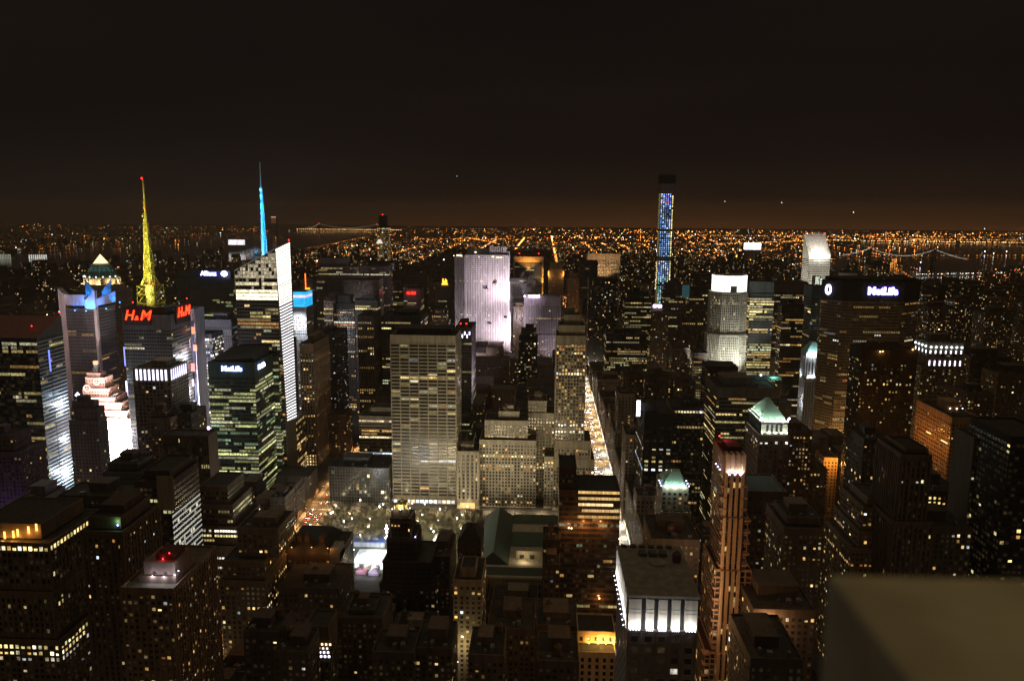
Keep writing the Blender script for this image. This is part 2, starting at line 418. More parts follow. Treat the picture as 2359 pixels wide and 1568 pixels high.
# ---- north side of the park
g, T = B('grid_slab_tower', 'wide pale concrete slab tower with a grid of dark window bays behind the park', [(898, 1050, 771)], 812, 45, col=BEIGE, clutter=False,
  S=st(bw=10.2, fh=3.86, wf=.9, hf=.6, lit=.10, pal='office', br=.35, top=9.5, bot=5, pier=.7, span=.35, mode='ind',
       rows=[(826, .45, .28, 'cool'), (870, .3, .5), (876, .55, .6), (905, .5, .5), (921, .4, .5), (937, .45, .45), (1057, .75, .9, 'white'), (1075, .4, .35)]))
x0, x1, y0, y1, z = g['_t']
m = MB(); m.box(x0+6, x1-6, y0+8, y1-6, z-1, z+6); m.build('penthouse', wallmat(DARK), g)
m = MB()
for k in range(14):
    xa = x0+1+k*(x1-x0-2)/14; m.box(xa, xa+3.6, y0-.35, y0-.1, 1.2, 4.6, glow=jit(U_(.6, 2.2), pick('white')))
m.build('shop_front', POINTS, g, glow=True)
B('glass_cube_building', 'low glass box with fine pale gridlines left of the wide pale slab tower', [(757, 895, 1075)], 800, 41, col=(.1, .11, .12), clutter=True,
  S=st(bw=3.0, fh=3.6, wf=.86, hf=.88, lit=.05, pal='mixed', br=.7, mode='ind', top=.5, pier=.12, span=.1), roof=ROOFD, most=100)
B('banded_office_block', 'tan block with bright horizontal window bands above the low glass box', [(826, 902, 957), (853, 899, 937, 8, 20)], 872, 30, col=TAN, clutter=False,
  S=st(bw=3.0, fh=3.9, wf=.86, hf=.5, lit=.06, pal='warm', br=.5, rows=[(972, 1, 1.1), (988, 1, 1.0), (994, .7, 1.0), (1007, 1, 1.0), (1042, 1, 1.3)]))
g, T = B('deco_tower', 'tall slender beige setback tower with piers beside the bright avenue', [(1274, 1369, 1056, -2, 44), (1278, 1361, 1014, -1, 42), (1281, 1350, 772, 0, 38), (1287, 1347, 748, 3, 32), (1299, 1337, 724, 7, 22)], 805, col=TAN,
  S=st(bw=3.1, fh=3.72, wf=.62, hf=.62, lit=.34, pal='warm', br=.6, mode='ind', top=9, pier=.4, rows=[(786, .8, .5, 'orange'), (793, .9, .5, 'orange'), (805, .6, .5, 'orange'), (861, 1, 1.1, 'warm'), (976, .9, 1.6, 'white'), (991, .8, 1.5, 'white'), (1021, .7, .8), (1056, .9, .8)]))
B('setback_stone_block', 'broad beige stone block with stepped top and many punched windows, second right of the slab', [(1104, 1235, 1012, 0, 40), (1116, 1216, 967, 5, 32), (1148, 1196, 946, 12, 14)], 808, col=BEIGE,
  S=st(bw=3.4, fh=3.72, wf=.55, hf=.55, lit=.14, pal='warm', br=.5, mode='ind', top=5, rows=[(1006, .8, .6), (1014, .9, .8), (1049, .95, 1.2), (1071, .8, 1.0), (1077, .7, .7, 'orange'), (1134, .25, .7), (1154, .45, 1.0)]), tank=True)
B('stepped_stone_tower', 'beige stone tower stepping down to the right just left of the slender setback tower', [(1253, 1291, 1050, -26, 24, 0), (1216, 1291, 950, 0, 36, 0), (1216, 1259, 922, 2, 30), ], 834, col=BEIGE,
  S=st(bw=3.3, fh=3.72, wf=.5, hf=.55, lit=.16, pal='warm', br=.5, mode='ind', top=5, rows=[(975, .7, .7), (1003, .6, .8), (1066, .9, 1.3), (1072, .9, 1.2)]), tank=True)
g, T = B('columned_facade_building', 'narrow classical building with tall columns and a lit entrance beside the slab', [(1052, 1103, 1037)], 800, 30, col=BEIGE,
  S=st(bw=4.6, fh=4.2, wf=.5, hf=.8, lit=.03, pal='warm', br=.6, mode='ind', top=4, bot=9, pier=1.0))
x0, x1, y0, y1, z = g['_t']
m = MB(); m.box(x0+3.5, x1-4.5, y0-.4, y0-.1, .8, 7, glow=(1.3, .8, .25)); m.build('entrance_glass', POINTS, g, glow=True)
m = MB(); m.box(x0-.6, x1+.6, y0-1.2, y0, z-2.2, z-.8); m.box(x0-.4, x1+.4, y0-.8, y0, z-12, z-11); m.build('cornice', wallmat(BEIGE), g)
# ---- the dark block with orange floors, by the avenue
g, T = B('dark_glass_block', 'dark brown glass block with three long yellow lit floors above an orange glowing one', [(1288, 1429, 1128, 0, 36), (1288, 1328, 1074, 4, 30)], 572, col=(.10, .06, .042), clutter=False, roof=ROOFD, most=100,
  S=st(bw=2.4, fh=4.2, wf=.92, hf=.55, lit=.10, pal='office', br=.3, top=5, rows=[(1212, .5, .22, 'green'), (1260, .5, .2, 'green'), (1298, .4, .2)]))
x0, x1, y0, y1, z = T[0][:5]
for yy, xl, xr, c in ((1132, 1332, 1427, (1.0, .62, .2)), (1146, 1332, 1427, (.8, .52, .18)), (1160, 1332, 1412, (1.5, 1.05, .5)), (1174, 1340, 1427, (.75, .5, .22)), (1188, 1330, 1427, (.6, .34, .12))):
    m = MB(); xa, zz = at(xl, yy, y0); xb, _ = at(xr, yy, y0); n = 32
    for k in range(n):
        q = U_(.6, 1.25); m.box(xa+(xb-xa)*k/n, xa+(xb-xa)*(k+.86)/n, y0-.3, y0-.08, zz-1.0, zz+1.1, glow=tuple(v*q for v in c))
    m.build('lit_floor', POINTS, g, glow=True)
for k, (xp, yp, e) in enumerate(((1310, 1214, 2.4e3), (1345, 1212, 5e3), (1385, 1212, 4e3), (1380, 1384, 2.4e3))):
    a, zz = at(xp, yp, y0-5); lamp('POINT', (a, y0-5, zz), e, (1, .38, .08), size=.25)
m = MB()
for xp, yp in ((1310, 1214), (1316, 1215), (1380, 1376)):
    a, zz = at(xp, yp, y0-.8); m.octa(a, y0-.8, zz, .7, (12, 6, 2.5))
m.build('wall_lamp', POINTS, g, glow=True)

# ---- left: theatre district
d = 745
P = [at(p, q, dd) for p, q, dd in ((-70, 790, d), (84, 778, d))]
xL, xR, zf = P[0][0], P[1][0], P[1][1]
yb = atx(141, 726, xR); _, zb = at(141, 726, yb)
root = thing('glass_wedge_tower', 'dark glass tower with a slanted reddish roof and a bluish right face', 'skyscraper', (xL, d, 0))
wall, wins = MB(), []
wall.prism([(xL, d), (xR, d), (xR, yb), (xL, yb)], 0, [zf, zf, zb, zb], top=False)
wall.build('wall', wallmat((.07, .085, .09), .3, .3, .6), root)
m = MB(); m.quad((xL, d, zf-.1), (xR, d, zf-.1), (xR, yb, zb-.1), (xL, yb, zb-.1)); m.build('roof', wallmat((.24, .11, .12), .8, .25), root)
S1 = GLS(bw=3, lit=.20, br=.35, top=4, pal='office', cont=.86)
facade(wins, None, (xL, d), (xR, d), 0, zf, S1)
facade(wins, None, (xR, d), (xR, yb), 0, zf, GLS(bw=2.6, lit=.10, br=.28, top=1, hf=.6, cont=.8))
put_windows(root, wins, 100)
m = MB()
for k in range(int(zf/3.9)):
    zz = 2+k*3.9; m.quad((xR+.1, d, zz), (xR+.1, yb, zz), (xR+.1, yb, zz+1.0), (xR+.1, d, zz+1.0))
m.build('spandrel', wallmat((.42, .5, .58), .5), root)
beacon(root, xR-12, d+12, zf+8, s=40); beacon(root, xR-1, yb-1, zb+1, s=40)
BOXES.append((xL, xR, d, yb, 0, zf))
# tower with blue lit fins
d = 905
root, T = B('finned_tower', 'grey tower crowned by pale pointed fins washed in blue light', [(151, 219, 709)], d, bk=(264, 696), col=(.085, .08, .09), clutter=False, cat='skyscraper', roof=ROOFD,
  S=st(bw=2.2, fh=3.9, wf=.6, hf=.5, lit=.06, pal='warm', br=.28, top=3, cont=.9), most=60)
x0, x1, y0, y1, z = root['_t']
pf = wallmat((.42, .36, .37))
def fin(xa, xb, ya, yb_, z0, zt, zt2):
    b = MB(); b.prism([(xa, ya), (xb, ya), (xb, yb_), (xa, yb_)], z0, [zt, zt2, zt2, zt]); b.build('fin', pf, root)
zc = at(185, 690, d)[1]
fin(x0-7, x0, y0-1.5, y0+8, 0, z+24, z+17)
fin(x1-1.2, x1+1.8, y0-1.5, y0+3, 0, z+22, z+22)
m = MB(); m.prism([(x1-12, y0-1), (x1+1.8, y0-1), (x1+1.8, y0+1.2), (x1-12, y0+1.2)], z-1, [z+9, z+22, z+22, z+9]); m.build('crown_fin', pf, root)
m = MB(); m.prism([(x1+.4, y0), (x1+2, y0), (x1+2, y1), (x1+.4, y1)], z+3, [z+11, z+11, z+17, z+17]); m.build('crown_screen', pf, root)
m = MB(); m.prism([(x0, y0+2), (x1, y0+2), (x1, y0+3.5), (x0, y0+3.5)], z+3, z+16); m.build('crown_screen', pf, root)
m = MB(); m.prism([(x0+2, y1-3), (x0+14, y1-3), (x0+14, y1-1), (x0+2, y1-1)], z, [z+30, z+16, z+16, z+30]); m.prism([(x1-14, y1-3), (x1-2, y1-3), (x1-2, y1-1), (x1-14, y1-1)], z, [z+16, z+31, z+31, z+16]); m.build('rear_fin', pf, root)
fl = MB()
BL = (.0, .26, 1)
for k, (lx, ly, lz, tx_, ty, tz, e) in enumerate(((x1-6, y0-9, z-1, x1-5, y0, z+10, 16000), (x0+15, y0-6, z-1, x0+15, y0+2, z+8, 2500), (x1+10, y0+6, z, x1+2, y0+8, z+9, 5000), (x1+10, y1-6, z+4, x1+2, y1-6, z+12, 5000), (x0+8, y1-12, z+4, x0+8, y1-2, z+22, 9000), (x1-8, y1-12, z+4, x1-8, y1-2, z+22, 9000), (x0-12, y0+6, z-4, x0-7, y0+5, z+6, 4000))):
    lamp('SPOT', (lx, ly, lz), e*4.5, BL, (tx_, ty, tz), .4, 110)
    fl.box(lx-.6, lx+.6, ly-.6, ly+.6, lz-1.2, lz-.5, glow=(.4, 2.5, 6))
fl.build('floodlight', POINTS, root, glow=True)
# pyramid topped tower far left
d = 1390
root, T = B('pyramid_top_tower', 'distant tower with flared copper roof and glowing glass pyramid tip', [(165, 262, 668, 0, 66)], d, col=(.26, .2, .16), clutter=False, cat='skyscraper', S=STONE(lit=.08, br=.3), most=0)
x0, x1, y0, y1, z = root['_t']; cx, cy = (x0+x1)/2, (y0+y1)/2; r = (x1-x0)/2
z1 = at(214, 655, d)[1]; z2 = at(214, 640, d)[1]; z3 = at(208, 610, d)[1]; z4 = at(208, 587, d)[1]
m = MB(); m.frust(cx, cy, z, z1, r*.98, r*.95, 8); m.build('drum', wallmat((.3, .24, .18)), root)
m = MB(); m.frust(cx, cy, z1, z2, r*.68, r*.68, 16); 
m.build('colonnade', wallmat((.5, .45, .36)), root)
m = MB()
for k in range(16):
    a = 2*math.pi*k/16; m.frust(cx+r*.75*math.cos(a), cy+r*.75*math.sin(a), z1, z2, 1.3, 1.3, 6)
m.frust(cx, cy, z2-1.5, z2+1, r*.79, r*.78, 16); m.build('column', wallmat((.5, .45, .36)), root)
for k in range(6):
    a = math.pi+k*math.pi/5; lamp('POINT', (cx+r*.86*math.cos(a), cy+r*.86*math.sin(a), z1+2), 12000, (1, .72, .35), size=.3)
m = MB(); m.frust(cx, cy, z2, z2+(z3-z2)*.4, r*.70, r*.50, 16, cap=False); m.frust(cx, cy, z2+(z3-z2)*.4, z3, r*.50, r*.36, 16); m.build('copper_roof', simple((.10, .24, .19), .6), root)
m = MB()
for k in range(16):
    a = 2*math.pi*k/16; m.bar((cx+r*.72*math.cos(a), cy+r*.72*math.sin(a), z2+.6), (cx+r*.37*math.cos(a), cy+r*.35*math.sin(a), z3+.5), .55)
m.build('roof_rib', simple((.3, .42, .36), .6), root)
m = MB()
for k in range(8):
    a = math.pi+(k+.5)*math.pi/8; X, Y = cx+r*.76*math.cos(a), cy+r*.76*math.sin(a)
    m.octa(X, Y, z2+1.8, 1.4, (3, 4, 4)); lamp('SPOT', (cx+r*.84*math.cos(a), cy+r*.84*math.sin(a), z2+1.5), 7000, (.75, .95, 1), (cx+r*.5*math.cos(a), cy+r*.5*math.sin(a), z3), .3, 60)
m.build('floodlight', POINTS, root, glow=True)
m = MB(); m.frust(cx, cy, z3, z3+(z4-z3)*.12, r*.34, r*.33, 8, glow=(.5, .3, .12)); m.frust(cx, cy, z3+(z4-z3)*.1, z4, r*.33, .2, 4, glow=(2.4, 1.55, .75)); m.build('glass_pyramid', POINTS, root, glow=True)
# tower with antenna mast and two red signs
d = 830
root, T = B('sign_tower', 'dark tower carrying two red letter signs and a tall lattice mast', [(281, 392, 724, 0, 46, 0), (300, 380, 706, 8, 30)], d, col=(.11, .095, .09), clutter=False, cat='skyscraper',
  S=st(bw=2.8, fh=3.9, wf=.8, hf=.55, lit=.14, pal='office', br=.35, top=16), most=60)
x0, x1, y0, y1, z = T[0][:5]
m = MB()
zs = at(317, 703, d)[1]; za = at(317, 748, d)[1]
for a, b in ((286, 347), ):
    xa, xb = at(a, 724, d)[0], at(b, 724, d)[0]; m.box(xa, xb, y0-1.6, y0-.2, za, zs)
xc = x1; m.box(x1+.2, x1+1.6, y0+10, y1-1, za, zs-1)
m.build('sign_panel', wallmat((.05, .035, .033)), root)
hx = at(317, 726, y0-2)[0]; hz = at(317, 726, y0-2)[1]
RED = (1, .042, .006)
def hm(label, x, y, zz, rz, h):
    rt = thing('letter_sign', label, 'sign', (x, y, zz)); rt.rotation_euler = (0, 0, rz)
    for nm, o, e, mt, yy in (('letters', .0, .3, emit(RED, 4.2), -1.3), ('letter_edge', .06, .15, emit((1, .012, .006), 1.6), -.5)):
        for t, sx_, px_, sz in (('H', .92, -.80*h, 1.30*h), ('&', .95, -.12*h, .58*h), ('M', .98, .68*h, 1.30*h)):
            c = bpy.data.curves.new(nm, 'FONT'); c.body = t; c.size = sz; c.align_x = 'CENTER'; c.align_y = 'CENTER'; c.shear = .3; c.offset = o*(.5 if t == '&' else 1); c.extrude = e
            ob = textmesh(nm, c, mt, rt)
            ob.rotation_euler = (math.pi/2, 0, 0); ob.location = (px_, yy, 0 if t != '&' else -.22*h); ob.scale = (sx_, 1, 1)
hm('larger red letter sign on the south face of the dark mast tower', hx, y0-1.6, hz, 0, 12.2)
yy = (atx(401, 720, x1+2)+atx(424, 718, x1+2))/2; zz = at(412, 719, yy)[1]
hm('red letter sign turned edgeways at the right corner of the mast tower', x1+1.8, (y0+y1)/2+3, zz, math.pi/2, 12.2)
beacon(root, x0+12, y0+2, zs+1, s=40); beacon(root, x1-1, y1-2, zs+1, s=40)
# mast
cxm, _ = at(346, 690, d+20); ym = d+22; zt = lambda px, py: at(px, py, ym)[1]
GY = (.62, .55, .12)
mast = MB(); zz0, zz1, zz2, zz3 = z, zt(345, 655), zt(336, 575), zt(325, 410)
for (za, zb, ra_, rb_, k) in ((zz0, zz1, 11, 10, 3), (zz1, zz1+8, 7.5, 4.4, 1), (zz1+8, zz2, 4.2, 2.9, 10), (zz2, zt(333, 512), 2.6, 1.9, 7)):
    for s in range(k):
        a, b = za+(zb-za)*s/k, za+(zb-za)*(s+1)/k; r1, r2 = ra_+(rb_-ra_)*s/k, ra_+(rb_-ra_)*(s+1)/k
        c1 = [(cxm+r1*i, ym+r1*j, a) for i, j in ((-1, -1), (1, -1), (1, 1), (-1, 1))]; c2 = [(cxm+r2*i, ym+r2*j, b) for i, j in ((-1, -1), (1, -1), (1, 1), (-1, 1))]
        for i in range(4):
            j = (i+1) % 4; t = .42 if ra_ < 9 else .55
            mast.bar(c1[i], c2[i], t); mast.bar(c1[i], c1[j], t*.7); mast.bar(c1[i], c2[j], t*.6); mast.bar(c1[j], c2[i], t*.6)
zq = zt(333, 512); mast.frust(cxm, ym, zq, zt(331, 470), 1.5, 1.2, 8); mast.frust(cxm, ym, zt(331, 470), zt(329, 448), .9, .8, 8)
for py in (512, 493, 465, 549): mast.frust(cxm, ym, zt(332, py)-.4, zt(332, py)+.5, 2.6, 2.6, 8)
zz = zt(329, 448)
while zz < zz3-1: mast.frust(cxm, ym, zz, zz+1.5, 1.0, 1.0, 8); mast.frust(cxm, ym, zz+1.5, zz+2.9, .45, .45, 8); zz += 2.9
mast.build('antenna_mast', simple(GY, .6), root)
core = MB(); core.frust(cxm, ym, zz0, zz1, 5.5, 5.5, 8); core.frust(cxm, ym, zz1, zz2, 1.5, 1.2, 8); core.build('mast_core', simple((.5, .5, .2), .7), root)
for py, e in ((672, 9e3), (648, 1.2e4), (620, 9e3), (590, 9e3), (560, 8e3), (535, 7e3), (505, 6e3), (470, 5e3), (440, 4e3)):
    zz = zt(340, py); lamp('POINT', (cxm+2, ym-9, zz-6), e*.55, (1, .86, .25), size=.2); lamp('POINT', (cxm-5, ym-6, zz), e*.25, (1, .86, .25), size=.2)
m = MB()
for px, py, c in ((325, 410, (12, .15, .12)), (331, 478, (5, .1, .08)), (344, 652, (4, .3, .15)), (356, 653, (6, .1, .08))):
    m.octa(cxm+(5 if px == 356 else 0), ym-2.2, zt(px, py), 1.1, c)
for py in (497, 507, 536, 549, 567, 588, 613, 644, 682): m.octa(cxm+U_(-2, 2), ym-3.2, zt(336, py), .7, (4, 3, .7))
m.build('beacon', POINTS, root, glow=True)
# gridded masonry tower with the row of white strips
d = 742
root, T = B('gridded_stone_tower', 'grey gridded stone tower with a row of white light strips round its top', [(305, 391, 846)], d, bk=(431, 833), col=(.36, .33, .29), clutter=True, most=80,
  S=st(bw=3.7, fh=3.8, wf=.6, hf=.62, lit=.07, pal='warm', br=.5, mode='ind', top=14.5, pier=.4, span=.3))
x0, x1, y0, y1, z = root['_t']
zlo, zhi = z-12.5, z-1.8
for k in range(8):
    xa = x0+3+k*(x1-x0-4)/8; m = MB(); m.box(xa, xa+1.7, y0-.4, y0-.08, zlo, zhi, glow=(2.6, 2.5, 3.4)); m.build('light_strip', POINTS, root, glow=True)
for k in range(8):
    ya = y0+1.5+k*(y1-y0-2)/8; m = MB(); m.box(x1+.08, x1+.4, ya, ya+1.5, zlo, zhi, glow=(1.9, 1.85, 2.5)); m.build('light_strip', POINTS, root, glow=True)
# pink stepped clock tower, overlit by the square
d = 850
tiers = [(196, 300, 962, 0, 30), (206, 290, 945, 4, 42), (212, 278, 926, 8, 34), (186+6, 262, 914, 10, 30), (190, 248, 893, 13, 24), (196, 240, 868, 16, 18), (199, 230, 858, 18, 13)]
root, T = B('clock_tower', 'stepped pink clock tower drowned in white light from the square', tiers, d, col=(.55, .36, .30), clutter=False, cat='skyscraper', most=40,
  S=st(bw=3.4, fh=3.7, wf=.4, hf=.5, lit=.15, pal='warm', br=.7, mode='ind', top=2.5))
x0, x1, y0, y1, z = root['_t']; cx, cy = (x0+x1)/2, (y0+y1)/2
m = MB(); m.frust(cx, cy, z, z+4, 4, 3.5, 8); m.frust(cx, cy, z+4, z+9, 2.6, 2.2, 8); m.build('lantern', simple((.2, .22, .22)), root)
m = MB(); m.frust(cx, cy, z+9, z+13, 2.6, 3.0, 10, glow=(1.4, .75, .4)); m.build('glass_globe', POINTS, root, glow=True)
for px, py in ((200, 893), (222, 878)):
    q = T[4] if px < 210 else T[5]
    xa, zz = at(px, py, q[2]-.5); m = MB(); k = len(m.v)
    for a in range(16):
        m.box(xa+3.6*math.cos(a*.3927)-.6, xa+3.6*math.cos(a*.3927)+.6, q[2]-.7, q[2]-.15, zz+3.6*math.sin(a*.3927)-.6, zz+3.6*math.sin(a*.3927)+.6, glow=(2.2, 1.5, 1.2))
    m.bar((xa, q[2]-.6, zz), (xa, q[2]-.6, zz+2.6), .3, glow=(2, 1.4, 1)); m.bar((xa, q[2]-.6, zz), (xa+1.7, q[2]-.6, zz-.7), .3, glow=(2, 1.4, 1))
    m.build('clock_face', POINTS, root, glow=True)
for px, py, e in ((205, 935, 3e4), (235, 930, 4e4), (262, 955, 9e4), (285, 1000, 2.6e5), (290, 1050, 3.0e5), (262, 1040, 2.6e5), (215, 890, 2.2e4), (222, 862, 1.2e4), (275, 985, 8e4)):
    xa, zz = at(px, py, d-22); lamp('AREA', (xa, d-22, zz), e*(.35 if py < 960 else .8), (1, .62, .52) if py < 960 else (1, .9, .88), (xa, d+10, zz+8), 5)
# dark stone tower standing before it
B('dark_stone_tower', 'plain dark stone tower standing in front of the pink clock tower', [(158, 225, 966, -3, 17), (162, 224, 938, -1, 13), (165, 216, 923, 1, 9)], 760, col=(.20, .165, .15), Ss=[STONE(lit=.05, br=.6, faces='SE'), STONE(lit=.04, br=.6, bw=4), None], most=40)
# ---- corner tower with the blue-white sign (sixth avenue)
d = 805
root, T = B('green_glass_tower', 'green glass office tower with a dark crown carrying blue-white letters', [(480, 587, 872, 0, 56), (478, 586, 833, 1, 54)], d, col=(.045, .075, .062), clutter=False, cat='skyscraper', roof=ROOFD, most=100,
  Ss=[GLS(bw=3.0, fh=4.0, hf=.6, lit=.36, br=.34, pal='green', top=2, cont=.84, rows=[(888, .6, .4), (900, .8, .45), (907, .7, .45), (932, .6, .5), (944, .5, .4), (1042, .95, .9), (1086, .9, .5), (1110, .9, .55)]), None])
x0, x1, y0, y1, z = root['_t']
m = MB(); m.prism([(x0+2, y0+3), (x1-2, y0+3), (x1-2, y1-3), (x0+8, y1-3)], z, [z+.5, z+4, z+9, z+9]); m.build('crown_top', wallmat((.03, .04, .06)), root)
sx_, sz_ = at(533, 812, y0-1)
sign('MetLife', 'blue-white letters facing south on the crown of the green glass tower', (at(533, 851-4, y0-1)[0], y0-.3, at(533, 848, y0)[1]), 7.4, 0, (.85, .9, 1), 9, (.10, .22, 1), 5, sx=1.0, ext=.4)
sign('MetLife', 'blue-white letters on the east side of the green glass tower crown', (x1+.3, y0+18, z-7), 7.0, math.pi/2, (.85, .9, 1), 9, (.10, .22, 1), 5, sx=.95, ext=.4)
B('green_glass_annex', 'green glass wing set back behind the corner of the blue-white sign tower', [(587, 640, 817, 0, 40)], 862, col=(.045, .08, .068), clutter=True, roof=ROOFD, most=100,
  S=GLS(bw=3.0, fh=4.0, hf=.6, lit=.3, br=.35, pal='green', top=3, cont=.84, rows=[(900, .9, .5)]))
# ---- crystalline tower with spire
d = 868
def P3(px, py, dd): a = at(px, py, dd); return (a[0], dd, a[1])
root = thing('crystal_tower', 'faceted glass tower with slanted glowing top and blue lit spire', 'skyscraper', (at(600, 700, d)[0], d, 0))
A0 = at(541, 640, d); A1 = at(640, 600, d); xl, xr = A0[0], at(637, 640, d)[0]
zl, zr = at(541, 622, d)[1], at(635, 572, d)[1]
xe, ye = at(669, 600, d+22)[0], d+22
ze = at(668, 556, d+22)[1]
xlo = at(660, 1000, d)[0]
wall = MB(); zb = at(665, 968, d)[1]
base = [(xl-1, d), (xe-4, d), (xe+3, d+10), (xe+3, d+46), (xl-1, d+60)]
wall.prism(base, 0, zb, top=True)
NS = 14; k = len(wall.v)
# upper prism: south face narrows towards the top where the chamfer opens
xs_b, xs_t = xe-4, xr; xq = xe*(d+58)/ye-3
b0 = [(xl, d, zb), (xs_b, d, zb), (xe, ye, zb), (xq, d+58, zb), (xl, d+58, zb)]; t0 = [(xl, d, zl), (xs_t, d, zr), (xe, ye, ze), (xq, d+58, ze-6), (xl, d+58, zl)]
for s in range(NS+1): wall.v += [tuple(a[q]+(c[q]-a[q])*s/NS for q in range(3)) for a, c in zip(b0, t0)]
for s in range(NS):
    for i in range(5):
        j = (i+1) % 5; wall.f.append((k+5*s+i, k+5*s+j, k+5*s+5+j, k+5*s+5+i)); wall.g.append((0, 0, 0)); wall.m.append(0)
wall.build('wall', wallmat((.14, .12, .095), .35, .3, .5), root)
BOXES.append((xl, xe, d, d+60, 0, ze))
m = MB(); m.v += [tuple(t0[i][j]-(.4 if j == 2 else 0) for j in range(3)) for i in range(5)]; m.f.append((0, 1, 2, 3, 4)); m.g.append((0,)*3); m.m.append(0)
m.build('roof', ROOF, root)
wins = []
S2 = GLS(bw=3, fh=4.1, wf=.9, hf=.6, lit=.22, pal='office', br=.3, cont=.86)
zz = 4; nfl = int((zr-4)/4.1); screen = MB()
for f in range(nfl):
    zc = 4+f*4.1
    xR_ = min(xs_b, xs_b+(xs_t-xs_b)*max(0, (zc+3-zb)/(zr-zb))); zt_l = lambda x: zl+(zr-zl)*(x-xl)/(xs_t-xl)
    py = scr((xl+xR_)/2, d, zc)[1]
    row = {}
    for lo, hi, b in ((668, 674, 1.8), (676, 684, 2.6), (686, 693, 3.0), (652, 660, .9)):
        if lo <= py <= hi: row = dict(b=b)
    on = False; x = xl+.5; cl = pick('office'); b = .3
    while x < xR_-2.6:
        if zc+3.4 < zt_l(x):
            if row: lit, c, b = R() < .95, (1, .84, .52), row['b']*U_(.7, 1.2)
            elif py < 648: lit, c, b = R() < .9, (1, .84, .55), U_(.32, .62)
            elif py < 668: lit, c, b = R() < .5, (1, .85, .55), U_(.2, .5)
            else:
                if R() > .8: on = R() < (.46 if py < 820 else .34); b = U_(.1, .5)*(2.5 if R() < .18 else 1); cl = pick('office' if R() < .7 else 'orange')
                lit, c = on, cl
            wins.append(((x, d-.08, zc), (1, 0), 2.7 if py > 694 else 2.85, 2.5 if py > 694 else (3.6 if py < 662 else 3.2), (c[0]*b, c[1]*b, c[2]*b) if lit else (0, 0, 0)))
        x += 3.0
facade(wins, None, (xe+3, d+10), (xe+3, d+46), 0, zb, GLS(lit=.4, br=.5, pal='warm'))
put_windows(root, wins, 100, 4)
ch = MB()                                    # the bright chamfer: stacked white floor lines
n = 58
for f in range(n):
    t, t2 = f/n, 0
    full = scr(xe, ye, zb+(ze-zb)*t)[1] < 694
    t2 = t+(.80 if full else .42)/n
    s = U_(1.5, 2.6) if full else U_(1.6, 2.6); segs = 9
    L = lambda u: (xs_b+(xs_t-xs_b)*u, d, zb+(zr-zb)*u)
    Rr = lambda u: (xe, ye, zb+(ze-zb)*u)
    def cp(u, q):
        A, C = L(u), Rr(u); dx, dy = C[0]-A[0], C[1]-A[1]; LL = math.hypot(dx, dy)
        return (A[0]+dx*q+dy/LL*.25, A[1]+dy*q-dx/LL*.25, A[2]+(C[2]-A[2])*q)
    for q in range(segs):
        a_, c_ = q/segs, (q+.86)/segs; ss = s*U_(.85, 1.15)
        ch.quad(cp(t, a_), cp(t, c_), cp(t2, c_), cp(t2, a_), (ss, ss*.97, ss*(.86 if full else 1.0)))
ch.build('lit_chamfer', POINTS, root, glow=True)
tr = MB()
for q in range(12):
    t = q/11; X = xl+(xs_t-xl)*t; zt_ = zl+(zr-zl)*t; tr.bar((X, d-.3, zt_-22+8*t), (X, d-.3, zt_), .3)
tr.bar((xl, d-.3, zl), (xs_t, d-.3, zr), .5); tr.bar((xs_t, d-.3, zr), (xe, ye-.3, ze), .5); tr.bar((xl, d-.3, zl-10), (xs_t, d-.3, zr-12), .3)
tr.build('top_screen_frame', simple((.6, .57, .5)), root)
gl = MB(); gl.prism([(xl+6, d+4), (xl+20, d+4), (xl+20, d+6), (xl+6, d+6)], zl-4, [zl+1, zl+8, zl+8, zl+1], m=0)
gl.build('roof_screen', wallmat((.6, .5, .38)), root)
for fx in (.1, .3, .5): lamp('POINT', (xl+(xs_t-xl)*fx, d+8, zl+(zr-zl)*fx+4), 5000, (1, .78, .45), size=.3)
lamp('AREA', (xe-14, d+30, ze-22), 60000, (1, .95, .85), (xe-14, d+30, ze), 6)
# spire
sxp, syp = at(608, 592, d+22)[0], d+22; zp = lambda px, py: at(px, py, syp)[1]
sp = MB(); z0s, z1s, z2s = zp(608, 596), zp(606, 432), zp(605, 373)
n = 22
for s in range(n):
    a, b = z0s+(z1s-z0s)*s/n, z0s+(z1s-z0s)*(s+1)/n; r1, r2 = 4.0-3.0*s/n, 4.0-3.0*(s+1)/n
    q1 = [(sxp+r1*math.cos(t), syp+r1*math.sin(t), a) for t in (.5, 2.6, 4.7)]; q2 = [(sxp+r2*math.cos(t), syp+r2*math.sin(t), b) for t in (.5, 2.6, 4.7)]
    for i in range(3):
        j = (i+1) % 3; sp.bar(q1[i], q2[i], .42); sp.bar(q1[i], q1[j], .3); sp.bar(q1[i], q2[j], .3)
sp.frust(sxp, syp, z0s, z1s, 1.1, .6, 8); sp.frust(sxp, syp, z1s, z2s, .75, .35, 8)
for py in (432, 452, 475): sp.box(sxp-1.3, sxp+1.3, syp-1.3, syp+1.3, zp(606, py)-3, zp(606, py)+.3)
sp.build('spire', simple((.75, .8, .85), .5), root)
for s in range(11):
    zz = z0s+(z1s-z0s)*(s+.2)/11; e = 5200 if s < 9 else 3000
    lamp('POINT', (sxp+2.5, syp-7.5, zz), e, (.02, .45, 1), size=.15)
    if s % 2: lamp('POINT', (sxp-5.5, syp-5, zz+5), e*.7, (.02, .45, 1), size=.15)
m = MB()
for py in (585, 560, 537, 512, 490, 470, 450, 437): m.octa(sxp, syp-1.6, zp(607, py), 1.0, (.5, 4, 6.5), 1.8)
m.octa(xe-1, ye, ze+2, 1.0, (8, .12, .1))
m.build('spire_lamp', POINTS, root, glow=True)
